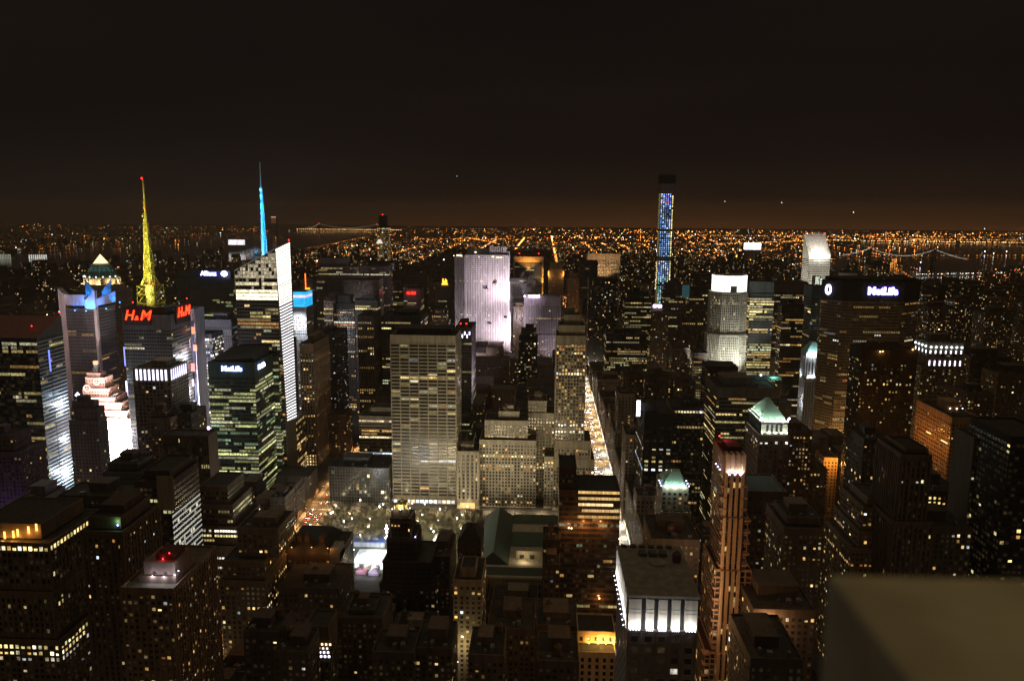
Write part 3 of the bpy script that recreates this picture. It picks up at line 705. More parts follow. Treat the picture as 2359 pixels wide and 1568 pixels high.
# smoke drifting from the roof
# ---- behind the crystal tower
root, T = B('blue_crown_tower', 'silver gridded tower with a glowing cyan box on top, right of the crystal tower', [(683, 708, 775, -2, 30, 0), (675, 705, 722, 0, 34), (675, 705, 706, 0, 34)], 1110, col=(.4, .4, .42), clutter=False, most=30,
  Ss=[st(bw=3, lit=.3, br=.5, pal='white', pier=.5, wf=.6, mode='ind'), st(bw=3, hf=.5, lit=.35, br=.5, pal='office'), None])
x0, x1, y0, y1, z = root['_t']; zt = at(690, 671, y0)[1]
m = MB()
def cyanwall(p0, p1, z0, z1, nb, nf, b):
    for i in range(nb):
        for j in range(nf):
            s = b*U_(.8, 1.1)*(1.6 if j == nf-2 else 1); a, c = i/nb, (i+.95)/nb
            q = lambda t, zz: (p0[0]+(p1[0]-p0[0])*t, p0[1]+(p1[1]-p0[1])*t, zz)
            za, zb = z0+(z1-z0)*j/nf, z0+(z1-z0)*(j+.94)/nf
            w_ = .55 if j == nf-2 else 0.02
            m.quad(q(a, za), q(c, za), q(c, zb), q(a, zb), (w_*s, .50*s, .98*s))
cyanwall((x0+.5, y0+.4), (x1-.5, y0+.4), z, zt, 6, 5, 1.25); cyanwall((x1-.4, y0+.5), (x1-.4, y1-.5), z, zt, 5, 5, 1.1)
m.build('lit_crown', POINTS, root, glow=True)
b = MB(); b.box(x0+.8, x1-.8, y0+.8, y1-.8, z, zt); b.build('crown_core', simple((.1, .2, .25)), root)
lamp('AREA', ((x0+x1)/2, y0-14, z-18), 26000, (.85, .93, 1), ((x0+x1)/2, y0, z-34), 4)
# slabs
B('grey_slab_tower', 'broad grey slab with one long lit row behind the finely ribbed slab', [(733, 894, 612), (735, 800, 593, 6, 24)], 1560, 40, col=(.19, .165, .16), clutter=False, cat='skyscraper', most=0,
  Ss=[st(bw=2.6, wf=.55, hf=.6, lit=.06, br=.4, mode='run', top=3, rows=[(626, .5, .5), (633, .95, .7, 'office'), (640, .1, .4)]), None])
B('ribbed_slab_tower', 'plain finely ribbed grey slab tower, lower than the slab behind it', [(728, 872, 643), ], 1450, 40, col=(.2, .18, .185), clutter=False, cat='skyscraper', most=0,
  S=st(bw=1.9, wf=.5, hf=.8, lit=.02, br=.3, top=3, mode='run', dark=True, rows=[(690, .4, .5), (735, .5, .4)]))
r_, T = B('stepped_roof_tower', 'grey tower with a lit mechanical box on its roof, before the ribbed slab', [(767, 816, 697), (773, 807, 679, 4, 20)], 1200, 30, col=(.17, .15, .14), clutter=False, most=30,
  Ss=[st(bw=2.6, wf=.6, hf=.6, lit=.2, br=.5, pal='warm', pier=.4, top=9, rows=[(709, .5, .9), (742, .9, 1.5, 'warm'), (778, .5, .6)]), None])
B('low_grey_slab', 'grey slab with two lit bands left of the stepped roof tower', [(745, 772, 686)], 1260, 35, col=(.18, .165, .165), most=20, S=st(bw=2.6, lit=.1, br=.5, rows=[(709, 1, .8), (721, .9, .7), (735, .7, .6)]))
B('lit_row_tower', 'dark tower with one bright row of windows under its flat roof', [(817, 869, 690)], 1180, bk=(876, 684), col=(.15, .135, .13), most=30, S=st(bw=2.6, wf=.7, lit=.06, br=.4, top=4, rows=[(710, 1, 1.1, 'office')]))
B('striped_pier_tower', 'dark tower with pale vertical stripes and a lit column of windows', [(823, 861, 726)], 1040, bk=(876, 720), col=(.17, .14, .125), most=50, S=st(bw=3.2, wf=.55, hf=.6, lit=.2, br=.4, pal='warm', pier=.8, rows=[(900, .8, .8)]))
B('dark_row_tower', 'black tower with two yellow window rows near its flat top', [(878, 968, 728)], 1060, bk=(985, 720), col=(.07, .065, .06), most=60, S=st(bw=2.7, wf=.85, hf=.5, lit=.16, br=.45, top=7, rows=[(743, .7, .5), (756, .95, .8), (773, .3, .5)]))
B('brown_pier_tower', 'brown tower with light piers and a brightly lit base on the avenue', [(689, 722, 790)], 930, bk=(757, 779), col=(.33, .25, .19), most=70,
  S=st(bw=3.4, fh=3.7, wf=.5, hf=.6, lit=.12, br=.6, pal='warm', pier=.9, mode='ind', top=12, rows=[(829, .9, .9), (850, .6, .8), (887, .8, .9), (915, .95, 1.2), (955, .8, 1.2), (1045, .95, 1.3), (1052, .95, 1.2), (1060, .9, 1.3), (1070, .9, 1.2), (1080, .95, 1.4)]))
B('dotted_dark_tower', 'very dark tower whose edge carries a column of small white windows', [(726, 772, 768)], 1010, bk=(800, 760), col=(.06, .055, .05), most=40, S=st(bw=5, fh=3.9, wf=.35, hf=.4, lit=.14, br=.5, pal='white', mode='ind', rows=[(955, .9, .8, 'cool')]))
B('orange_sign_block', 'dark blue-black block behind the cyan crown carrying a thin orange neon strip', [(690, 733, 640)], 1640, 34, col=(.06, .075, .09), most=0, S=st(lit=.03, br=.3), clutter=False)
m = MB(); zz = lambda py: at(702, py, 1636)[1]; xx = at(703, 640, 1636)[0]
k = zz(664)
while k < zz(629): m.box(xx-.8, xx+.8, 1636, 1637, k, k+2.4, glow=(4, .75, .06)); k += 3.0
m.frust(xx+4, 1636, zz(667), zz(662), 5, 5, 10, glow=(3, .9, .05))
tag(m.build('neon_strip', POINTS, None, glow=True), 'thin upright orange neon strip on the dark block', 'neon sign')
# supertall at the park's edge
root, T = B('slim_unlit_top_tower', 'slim new tower with a black unlit top and a white lit middle', [(852, 902, 600, -4, 44), (868, 893, 520, 0, 30), (872, 888, 496, 4, 22)], 2010, col=(.08, .08, .085), clutter=False, cat='skyscraper', most=0,
  Ss=[st(bw=3, fh=4, lit=.12, br=.4, pal='cool'), st(bw=4, fh=5, wf=.7, hf=.6, lit=.75, br=.45, pal='warm', mode='ind', rows=[(524, 1, .9), (519, 1, 1.0), (500, .02, .1)]), None])
beacon(root, (T[2][0]+T[2][1])/2, T[2][2]+4, T[2][4], s=20, r=1.6)
m = MB(); cx_, _ = at(873, 556, 1990); m.frust(cx_, 1995, at(873, 560, 1990)[1], at(873, 551, 1990)[1], 9, 3, 10, glow=(.9, .85, .7)); m.build('lit_dome', POINTS, root, glow=True)
# red letters tower group
root, T = B('red_letter_tower', 'reddish dark tower with small red letters on its upper face', [(929, 970, 664)], 1600, 36, col=(.17, .11, .105), clutter=True, most=0, S=st(bw=2.6, wf=.6, hf=.5, lit=.35, br=.35, top=24, pal='office'))
zx, zz = at(951, 674, 1599)
m = MB(); m.frust(at(939.5, 674, 1598)[0], 1598.5, zz-2.6, zz+2.6, 2.7, 2.7, 12, glow=(3.2, .06, .02)); m.build('emblem', POINTS, root, glow=True)
sign('UBS', 'small red letters high on the reddish dark tower', (at(949.5, 674, 1598)[0], 1598, zz), 8.6, 0, (1, .025, .012), 4, ext=.3, off=.12)
B('tan_row_tower', 'tan office tower with rows of small lights left of the red letter tower', [(897, 931, 656)], 1640, 34, col=(.2, .16, .13), most=0, S=st(bw=2.4, wf=.5, lit=.22, br=.35, rows=[(700, .9, .4), (715, .8, .4)]))
B('flat_dark_tower', 'flat topped dark tower standing behind the red letter tower', [(898, 983, 632)], 1790, 40, col=(.13, .105, .10), most=0, clutter=False, S=st(lit=.03, br=.3))
root, T = B('yellow_crown_tower', 'slender dark tower crowned by a small glowing yellow emblem', [(1008, 1047, 655)], 1740, 34, col=(.16, .14, .12), clutter=False, most=0, S=st(bw=3, wf=.55, lit=.10, br=.3, pier=.5))
x0, x1, y0, y1, z = root['_t']; cx_ = at(1024, 650, 1738)[0]; s = at(1031, 650, 1738)[0]-cx_
m = MB(); Yl = (2.2, 1.1, .10)
m.box(cx_-s, cx_+s, 1737, 1740, z, z+3, glow=Yl); m.box(cx_-s*.8, cx_+s*.8, 1737, 1740, z+3.4, z+9.5, glow=Yl)
m.box(cx_-s*.75, cx_-s*.35, 1737, 1740, z+9.5, z+14, glow=Yl); m.box(cx_+s*.1, cx_+s*.7, 1737, 1740, z+9.5, z+12, glow=Yl); m.box(cx_+s*.1, cx_+s*.4, 1737, 1740, z+12, z+14, glow=Yl)
m.build('lit_emblem', POINTS, root, glow=True)
B('pale_stepped_block', 'pale stone block with a stepped top and evenly lit windows, left of the floodlit slab', [(990, 1032, 742, 0, 30), (994, 1028, 723, 4, 22), (999, 1022, 712, 8, 14)], 1340, col=(.42, .33, .28), clutter=False, most=10,
  S=st(bw=3.2, fh=3.7, wf=.45, hf=.5, lit=.3, br=.45, pal='warm', mode='ind', top=2, rows=[(729, .9, .9), (739, .3, .4)]))
# ---- floodlit slab
d = 1440
root, T = B('floodlit_slab', 'tall slab skyscraper bathed in pinkish white floodlight', [(1048, 1162, 830, -2, 30, 0), (1070, 1171, 586, 0, 32, 0), (1047, 1072, 590, 12, 30, 0), (1127, 1166, 575, 6, 24), (1160, 1172, 578, 4, 26, 0)], d, col=(.50, .47, .455), clutter=False, cat='skyscraper', most=60, minpx=2.0,
  S=st(bw=3.1, fh=3.75, wf=.42, hf=.62, lit=.035, br=.9, pal='warm', mode='ind', pier=.7, top=2, rows=[(645, .35, .9), (724, .35, .9, 'white'), (818, .7, 1.1), (834, .4, .8), (902, .4, .8), (911, .6, .9)]))
x0, x1, y0, y1 = T[1][:4]; z = T[1][4]
# stepped east side
wm = wallmat((.50, .47, .455)); m = MB()
for xr_, yt_, dd in ((1174, 647, 3), (1176, 716, 6), (1179, 808, 9)):
    xb, zz = at(xr_, yt_, d+dd); m.box(x1-.5, xb, d+dd, y1-dd*.6, 0, zz)
m.build('stepped_wing', wm, root)
m = MB(); zc = at(1150, 572, d+4)[1]
for k in range(9):
    xa = at(1128+k*4.3, 575, d+4)[0]; m.box(xa, xa+1.4, d+3, d+5, z, zc+4)
m.box(at(1158, 575, d)[0], at(1166, 575, d)[0], d+5, d+15, z, at(1162, 568, d)[1]); m.build('crown', wm, root)
m = MB(); xa = at(1086, 578, d)[0]; m.box(at(1075, 578, d)[0], at(1128, 578, d)[0], d+8, d+24, z, at(1100, 574, d+8)[1]+2); m.build('penthouse', wallmat((.3, .3, .3)), root)
m = MB()
for px, py, w_ in ((1052, 588, 3), (1057, 588, 3), (1061, 589, 2), (1095, 580, 2.5), (1146, 592, 4), (1154, 592, 3), (1135, 590, 3)):
    a, zz = at(px, py, d-1); m.box(a-w_*.8, a+w_*.8, d+(11 if px < 1065 else -1), d+(11.5 if px < 1065 else -.6), zz-1.6, zz+1.6, glow=(1.4, 1.2, .8))
m.build('lit_top_window', POINTS, root, glow=True)
# the dark terrace shrubs and lamps on the ledges
FL = (1, .82, .95)
for px, py, e, tx_, ty in ((1180, 690, 150000, 1150, 640), (1184, 790, 190000, 1150, 740), (1190, 860, 170000, 1140, 800), (1165, 900, 90000, 1150, 850)):
    a, zz = at(px, py, d-55); b, zz2 = at(tx_, ty, d)
    lamp('SPOT', (a, d-55, zz), e*4.6, FL, (b, d, zz2), 1.0, 105, .9)
for px, py, e, tx_, ty in ((1085, 900, 210000, 1085, 740), (1130, 925, 150000, 1130, 760), (1055, 860, 80000, 1060, 700)):
    a, zz = at(px, py, d-90); b, zz2 = at(tx_, ty, d); lamp('SPOT', (a, d-90, zz), e*5.0, FL, (b, d, zz2), 1.0, 90, .9)
a, zz = at(1182, 846, d-20); lamp('SPOT', (a, d-4, zz), 200000, FL, (at(1174, 700, d)[0], d+10, at(1174, 700, d)[1]), .8, 70, .9)
for px, py, sz in ((1119, 663, 5), (1139, 650, 5), (1128, 744, 4), (1134, 822, 4.5), (1160, 818, 3), (1164, 730, 3)):
    a, zz = at(px, py, d-1.5); m = MB()
    for k in range(26):
        q = U_(.5, 1.4); X, Z = a+random.gauss(0, sz*.4), zz+abs(random.gauss(0, sz*.35)); m.octa(X, d-1.6-R(), Z, q, (0, 0, 0))
    m.box(a-sz*.8, a+sz*.8, d-1.8, d, zz-1, zz); m.build('terrace_planting', simple((.02, .025, .015), .9, name='shrub'), root)
# dark tower with white dash crown, in front
d2 = 930
root, T = B('dash_crown_tower', 'dark glass tower crowned with short white light dashes and two red lamps', [(1046, 1086, 755)], d2, bk=(1096, 748), col=(.075, .07, .065), clutter=True, most=80,
  S=st(bw=3, wf=.85, hf=.5, lit=.12, br=.25, pal='green', top=17))
x0, x1, y0, y1, z = root['_t']
for k in range(7):
    xa = x0+1.2+k*(x1-x0-2)/6.6
    m = MB(); zz = z-6 if k % 2 == 0 else z-9.5; m.box(xa-.55, xa+.55, y0-.4, y0-.1, zz-2, zz+2, glow=(4, 3.8, 5.5)); m.build('light_strip', POINTS, root, glow=True)
beacon(root, x0+7, y0+8, z+2, (1, .06, .08), 50, 1.0); beacon(root, x0+14, y0+9, z+2, (1, .06, .08), 50, 1.0)
lamp('AREA', (x1+25, y0+10, z-70), 60000, (1, .76, .95), (x1, y0+15, z-50), 4)
B('low_brown_slab', 'brown flat topped block below the floodlit slab', [(1090, 1172, 826), (1135, 1172, 856, -10, 12, 0)], 1260, 30, col=(.22, .17, .14), most=30, S=st(bw=3, wf=.5, hf=.5, lit=.14, br=.4, pal='warm', mode='ind', top=10))
root, T = B('purple_lit_tower', 'lilac grey lit tower with a white sign at its top left corner', [(1207, 1297, 770, 0, 36, 0), (1207, 1292, 682, 2, 32, 0), (1236, 1296, 852, -8, 10, 0)], 1490, col=(.40, .365, .39), clutter=True, most=40, minpx=2.,
  Ss=[st(bw=3.2, fh=3.75, wf=.42, hf=.6, lit=.10, br=.7, pal='warm', mode='ind', pier=.6, rows=[(804, .5, .7), (818, .7, .9), (828, .6, .9)]), st(bw=3.2, fh=3.75, wf=.42, hf=.6, lit=.05, br=.7, pal='warm', mode='ind', pier=.6, top=18, rows=[(732, .5, .8)]), st(bw=3, lit=.2, br=.5, mode='ind')])
m = MB(); xa, zz = at(1208, 681, 1488); m.octa(xa, 1488, zz, 2, (7, 5, 8)); xb = at(1217, 681, 1488)[0]
for k in range(5): m.box(xb+k*4.4, xb+k*4.4+3.9, 1488, 1489, zz-2.2, zz+2.2, glow=(6, 4.5, 7))
m.build('rooftop_sign', POINTS, root, glow=True)
a, zz = at(1240, 900, 1400); lamp('SPOT', (a, 1410, zz-10), 420000, (1, .78, .92), (at(1240, 760, 1490)[0], 1490, at(1240, 760, 1490)[1]), 1, 90, .9)
a, zz = at(1270, 850, 1440); lamp('SPOT', (a, 1445, zz), 120000, (1, .82, .92), (at(1270, 740, 1490)[0], 1490, at(1270, 740, 1490)[1]), 1, 100, .9)
B('stepped_dark_tower', 'black stepped tower before the lilac lit tower', [(1195, 1238, 777), (1200, 1234, 757, 3, 22), (1210, 1229, 747, 6, 14)], 1270, col=(.06, .055, .05), clutter=False, most=40, S=st(bw=3, lit=.16, br=.45, mode='ind', pal='office'))
B('tan_window_block', 'narrow tan block with regular windows right of the floodlit slab', [(1182, 1208, 705)], 1560, 30, col=(.32, .23, .16), most=10, S=st(bw=3.1, wf=.45, hf=.5, lit=.4, br=.35, pal='warm', mode='ind'))
B('hazy_grey_tower', 'smoky grey tower behind the right edge of the floodlit slab', [(1174, 1206, 640)], 1690, 36, col=(.28, .26, .27), most=0, clutter=False, S=st(lit=.08, br=.3, bw=3))
root, T = B('orange_framed_slab', 'black slab tower framed by an orange lit border', [(1184, 1251, 591)], 2020, 40, col=(.07, .065, .06), clutter=False, cat='skyscraper', most=0, S=st(bw=2.6, wf=.85, hf=.5, lit=.14, br=.4, top=20, pal='office'))
x0, x1, y0, y1, z = root['_t']; m = MB()
m.box(x0-1, x1+1, y0-3, y0-.5, z-13, z+1); m.box(x0-1.2, x0+2, y0-3, y0-.5, z-80, z-13); m.box(x1-3.5, x1+1.2, y0-3, y0-.5, 0, z-13); m.build('frame', wallmat((.55, .42, .27)), root)
lamp('SPOT', ((x0+x1)/2, y0-20, z-32), 170000, (1, .43, .09), ((x0+x1)/2, y0, z-3), 1, 110); lamp('SPOT', (x1+8, y0-30, z-70), 150000, (1, .5, .12), (x1, y0, z-50), 1, 60)
lamp('SPOT', (x1+6, y0-25, z-120), 110000, (1, .5, .12), (x1, y0, z-110), 1, 120)
beacon(root, x0+13, y0+10, z+6, s=22, r=1.7); beacon(root, x1-12, y0+10, z+6, s=22, r=1.7)
root, T = B('orange_lamp_tower', 'tan tower with two orange lamps at its shoulders', [(1263, 1298, 618, 0, 30), (1267, 1295, 604, 4, 20)], 1960, col=(.36, .25, .16), clutter=False, most=0, S=st(bw=3.2, wf=.4, hf=.5, lit=.12, br=.3, pal='orange', mode='ind', top=9))
x0, x1, y0, y1, z = T[0][:5]; m = MB()
for q in (x0+.5, x1-.5): m.box(q-1.4, q+1.4, y0-2, y0-1, z-17, z-6, glow=(3, 1.1, .12)); lamp('POINT', (q, y0-5, z-18), 6000, (1, .5, .14), size=.3)
m.build('wall_lamp', POINTS, root, glow=True)
B('columned_white_slab', 'white vertical ribbed slab with flat top far up the avenue', [(1353, 1429, 583)], 2110, 40, col=(.55, .42, .29), clutter=False, cat='skyscraper', most=0, S=st(bw=4.2, fh=3.9, wf=.62, hf=.62, lit=.28, br=.28, pal='office', pier=1.4, top=18, mode='run'))
lamp('SPOT', (at(1390, 640, 2040)[0], 2050, at(1390, 655, 2040)[1]), 300000, (1, .68, .38), (at(1390, 588, 2110)[0], 2110, at(1390, 588, 2110)[1]), 1, 80)
B('black_flat_tower', 'plain black tower in front of the white ribbed slab', [(1335, 1377, 600)], 1760, 36, col=(.055, .05, .05), clutter=False, most=0, S=st(lit=.02, br=.3))
B('black_box_tower', 'broad black box tower with a few lit windows on the right of the avenue', [(1356, 1423, 640)], 1480, 40, col=(.055, .052, .055), clutter=False, most=10, S=st(bw=3, lit=.09, br=.5, top=6, pal='warm', mode='ind'))
B('brown_avenue_hotel', 'brown stone hotel glowing orange on its street side along the avenue', [(1306, 1334, 640), (1310, 1331, 628, 5, 16)], 1760, 40, col=(.30, .18, .11), clutter=False, most=0, S=st(bw=3.4, wf=.35, lit=.05, br=.3, mode='ind', pal='orange'))
lamp('POINT', (at(1338, 730, 1735)[0], 1735, 40), 90000, (1, .5, .15), size=.5)
B('green_row_tower', 'greenish dark tower with yellow window rows, far right of the avenue', [(1439, 1500, 690, 0, 40), (1444, 1494, 672, 4, 30)], 1500, col=(.06, .07, .055), clutter=True, most=20, S=st(bw=2.8, lit=.34, br=.42, pal='office', rows=[(730, .8, .5)]))
B('yellow_row_block', 'dark block with long yellow window rows behind the church spire', [(1396, 1492, 769)], 1300, 40, col=(.07, .065, .055), most=40, S=st(bw=2.8, lit=.34, br=.45, pal='office', rows=[(776, .6, .5), (788, .5, .5)]))
B('white_sign_tower', 'stone tower topped by a bright white two-panel sign', [(1495, 1540, 716, 0, 34), (1500, 1527, 702, 4, 20)], 1500, col=(.22, .18, .15), clutter=False, most=30, S=STONE(lit=.12, br=.5))
xa, zz = at(1508, 704, 1500); m = MB(); m.box(xa-3, xa+3.6, 1500, 1501, zz-2.6, zz+3, glow=(6, 4.6, 7)); m.box(xa+5.5, xa+13, 1500, 1501, zz-2.6, zz+3, glow=(6, 4.6, 7))
tag(m.build('rooftop_sign', POINTS, None, glow=True), 'bright white two-panel sign on a stone tower roof', 'sign')
B('slatted_dark_tower', 'dark tower with faint vertical slats left of the glowing crown tower', [(1571, 1626, 704)], 1330, 36, col=(.14, .12, .1), most=30, S=st(bw=3.4, wf=.6, hf=.7, lit=.06, br=.4, pier=.9, top=5))
B('domed_dark_tower', 'dark round shouldered tower with slanting lit rows below the blue lit supertall', [(1527, 1574, 668, 0, 36), (1533, 1568, 652, 5, 24), (1540, 1560, 645, 9, 12)], 1740, col=(.085, .075, .065), clutter=False, most=0, S=st(lit=.13, br=.4, pal='office'))
root, T = B('small_cyan_top_tower', 'dark tower with a small dull cyan glass box near its top', [(1588, 1641, 668)], 1560, 36, col=(.07, .065, .06), most=0, S=st(lit=.12, br=.4))
m = MB(); xa, zz = at(1577, 668, 1545); m.box(xa-4, xa+9, 1545, 1552, zz-14, zz+10, glow=(.02, .055, .06)); m.build('glass_box', POINTS, root, glow=True)
# supertall under construction
d = 1900
z_t = at(1537, 400, d)[1]; x0, x1 = at(1519, 520, d)[0], at(1549, 520, d)[0]
root = thing('supertall_tower', 'very slender supertall tower with a dark top and rows of blue lit square windows', 'skyscraper', ((x0+x1)/2, d, 0))
wall = MB(); wall.box(x0, x1, d, d+30, 0, z_t-22); BOXES.append((x0, x1, d, d+30, 0, z_t))
zz = 0; hb = 4.7; W = []
nb = 6; bw = (x1-x0)/nb
mk = [at(1535, q, d)[1] for q in (415, 437, 441, 447, 456, 468, 532, 541, 602, 609, 661)]
row = 0
while zz < z_t-24:
    py = scr((x0+x1)/2, d, zz)[1]
    wall.box(x0-.25, x1+.25, d-.25, d+30.25, zz, zz+1.3)
    gap = (528 < py < 536) or (592 < py < 600) or (655 < py < 661) or py < 449
    for k in range(nb):
        X = x0+k*bw
        if gap or R() < .06: g = (.02, .012, .008) if py > 420 else (0, 0, 0)
        else:
            t = min(1, max(0, (py-449)/60)); q = U_(.35, 1.5)
            c = ((.12, .22, 1) if R() < .55 else (.55, .6, 1)) if t < .4 else ((.06, .22, .62) if R() < .8 else (.4, .6, .9))
            if 602 > py > 560 and R() < .5: c = (.08, .3, .8)
            if py > 640: c = (.06, .35, .25) if R() < .5 else (.5, .7, .8)
            if k in (2, 3) and R() < .5: c = (.5, .16, .3) if py < 480 else (.05, .16, .3)
            if k == 5: c = (1, .85, .35)
            if k != 5 and R() < .3: c = (.45, .62, 1)
            g = tuple(v*q*2.6 for v in c)
        W.append(((X+bw*.28, d-.3, zz+1.8), (1, 0), bw*.44, 2.0, g))
    for k in range(nb):
        Y = d+k*5
        if gap: g = (.02, .012, .008)
        else: q = U_(.3, .9); g = (q*.9, q*.72, q*.2) if R() < .85 else (.3, .5, .6)
        wins_ = ((x0-.3, Y+4, zz+1.6), (0, -1), 3, 2.6, g); W.append(wins_)
        W.append(((x1+.3, Y+1, zz+1.6), (0, 1), 3, 2.6, g))
    zz += hb
for k in range(nb+1):
    X = x0+k*bw; wall.box(X-.5, X+.5, d-.5, d, 0, z_t-22); wall.box(x0-.5, x0, d+k*5-.5, d+k*5+.5, 0, z_t-22); wall.box(x1, x1+.5, d+k*5-.5, d+k*5+.5, 0, z_t-22)
wall.build('wall', wallmat((.24, .22, .21)), root); put_windows(root, W, 100, 4)
m = MB(); m.box(x0-2.5, x1+2.5, d-2.5, d+32.5, z_t-20, z_t-2); m.box(x0-1.5, x1+1.5, d-1.5, d+31.5, z_t-22.5, z_t-19)
for k in range(9): m.bar((x0+k*4, d+5, z_t-3), (x0+k*4+1, d+5, z_t+U_(0, 3)), .4)
m.build('construction_netting', wallmat((.03, .027, .025)), root)
m = MB(); hx = x0-4.5
for k in range(60):
    m.box(hx-2, hx+2, d+6, d+10, k*4.6, k*4.6+4.2) if k*4.6 < at(1508, 600, d)[1] else None
m.build('construction_hoist', wallmat((.2, .17, .13)), root)
m = MB()
for py in range(604, 668, 4): a, zz = at(1509+R()*2, py, d-1); m.octa(hx+R()*3, d+5, zz, 1.2, (2.6, 2.0, 1.0) if R() < .8 else (4, 3.6, 3.2))
m.build('hoist_lamp', POINTS, root, glow=True)['kind'] = 'stuff'
# ---- glowing crown tower
d = 1160; crown = (1650, 1727, 632)
xl, zt = at(1650, 634, d); xr, _ = at(1727, 634, d); xb, zb = at(1650, 672, d); cx, cy = (xl+xr)/2, d+22
root = thing('glowing_crown_tower', 'octagonal tower with a blazing white glass crown and floodlit base', 'skyscraper', (cx, d, 0))
def octo(x0, x1, y0, y1, c): return [(x0+c, y0), (x1-c, y0), (x1, y0+c), (x1, y1-c), (x1-c, y1), (x0+c, y1), (x0, y1-c), (x0, y0+c)]
xa2, xb2 = at(1641, 680, d)[0], at(1727, 680, d)[0]
wall, wins = MB(), []
p = octo(xa2, xb2, d, d+46, 14); wall.prism(p, 0, zb)
q = octo(xa2-2.5, xb2+1, d-3, d+49, 15); zq = at(1680, 770, d)[1]; wall.prism(q, 0, zq)
BOXES.append((xa2, xb2, d, d+46, 0, zt))
sS = st(bw=2.9, fh=3.9, wf=.55, hf=.6, lit=.22, br=.35, pal='office', mode='ind', top=3, pier=.5, rows=[(695, .8, .5, None)])
sS['rows'] = [(at(1680, 696, d)[1], .8, .5, None)]
for P in (p, q):
    for i in (7, 0, 1): facade(wins, wall, P[i], P[(i+1) % 8], zq if P is p else 0, zb if P is p else zq, sS)
wall.build('wall', wallmat((.46, .46, .39)), root); put_windows(root, wins, 100, 2.5)
c = octo(xl, xr, d+1, d+44, 13); m = MB()
for i in (7, 0, 1, 2, 6):
    a, b = c[i], c[(i+1) % 8]; nb_ = 10 if i == 0 else 5
    for k in range(nb_):
        for j in range(8):
            t0, t1 = k/nb_, (k+.82)/nb_; s = U_(1.5, 2.5)*(1 if j else .8)
            if i == 0 and 4 <= k <= 7 and j < 3: s = 0.02
            m.quad((a[0]+(b[0]-a[0])*t0, a[1]+(b[1]-a[1])*t0, zb+(zt-zb)*j/8), (a[0]+(b[0]-a[0])*t1, a[1]+(b[1]-a[1])*t1, zb+(zt-zb)*j/8), (a[0]+(b[0]-a[0])*t1, a[1]+(b[1]-a[1])*t1, zb+(zt-zb)*(j+.96)/8), (a[0]+(b[0]-a[0])*t0, a[1]+(b[1]-a[1])*t0, zb+(zt-zb)*(j+.96)/8), (s, s*.98, s*.9))
m.build('glass_crown', POINTS, root, glow=True)
m = MB(); m.prism(octo(xl+1, xr-1, d+2, d+43, 13), zb-.5, zt); m.build('crown_core', wallmat((.3, .3, .28)), root)
m = MB()
for k in range(14): X = xl+14+k*(xr-xl-28)/13; m.frust(X, d+6, zt, zt+3, 1.3, .8, 6)
m.build('roof_vent', METAL, root)
for px, py, e in ((1652, 860, 1.0e5), (1690, 880, 1.5e5), (1722, 865, 1.7e5), (1705, 845, .6e5)):
    a, zz = at(px, py, d-28); lamp('SPOT', (a, d-28, zz), e*1.0, (1, .97, .85), (a, d+2, zz+48), .8, 100, .9)
lamp('SPOT', (xa2-26, d+10, at(1640, 850, d)[1]), 1.6e5, (1, .97, .88), (xa2, d+14, at(1640, 760, d)[1]), .8, 90)
m = MB(); a, zz = at(1716, 862, d-29); m.octa(a, d-29, zz, 2.2, (14, 13, 14)); m.octa(at(1690, 856, d-29)[0], d-29, at(1690, 850, d)[1], 1.4, (10, 10, 10)); m.build('floodlight', POINTS, root, glow=True)
B('striped_office_tower', 'glass office tower with bright horizontal stripes right of the glowing crown tower', [(1728, 1783, 676), (1729, 1783, 648, 1, 34)], 1190, 38, col=(.09, .105, .10), clutter=False, most=100, minpx=2.5,
  Ss=[st(bw=3.4, fh=3.9, wf=.94, hf=.55, lit=.55, br=.55, pal='office', top=2, cont=.93, rows=[(679, .95, .7), (689, .95, .8), (712, .9, .8), (840, .9, .9), (812, .8, .9)]), None])
B('colonnade_top_slab', 'dim broad slab with a dark colonnade along its top behind the striped tower', [(1784, 1862, 648)], 1480, 40, col=(.15, .125, .1), most=10, clutter=False, S=st(bw=3.2, wf=.7, hf=.5, lit=.25, br=.35, top=20, pal='warm', pier=.8, rows=[(684, .9, .6)]))
B('dark_lit_row_tower', 'dark tower with scattered yellow rows left of the teal slim tower', [(1802, 1852, 700)], 1080, bk=(1793, 690), col=(.07, .065, .06), most=80, S=st(bw=2.8, wf=.85, hf=.5, lit=.24, br=.5, pal='warm', cont=.86))
B('teal_slim_tower', 'slim dark teal tower with diagonal bands of lit windows on its left side', [(1871, 1908, 659)], 1130, bk=(1852, 655), col=(.075, .1, .1), clutter=False, most=60, S=st(bw=2.8, wf=.9, hf=.5, lit=.10, br=.35, pal='office', top=16, rows=[(720, .5, .7)]))
# ---- slant roofed white tower
d = 1750
xs0, z1 = at(1863, 586, d); xs1, _ = at(1913, 586, d); _, zr = at(1875, 539, d+38); dw = atx(1844, 600, xs0)
root = thing('slant_roof_tower', 'white banded tower with a floodlit slanting roof', 'skyscraper', (xs0, d, 0)); BOXES.append((xs0, xs1, d, d+44, 0, zr))
wall = MB()
xa = xs0; yb = d+44
wall.prism([(xa, d), (xs1, d), (xs1, yb), (xa, yb)], 0, [z1, z1, zr, zr], top=True)
wall.build('wall', wallmat((.62, .60, .55), .5), root)
m = MB(); n = Vector((0, -(zr-z1), 44)).normalized()
m.quad((xa+4, d+2+n.y*.4, z1+2+.4), (xs1-2, d+2+n.y*.4, z1+2+.4), (xs1-2, yb-4+n.y*.4, zr-4+.5), (xa+4, yb-4+n.y*.4, zr-4+.5)); m.build('slanted_roof', wallmat((.6, .56, .52), .45), root)
m = MB()
zz = 6
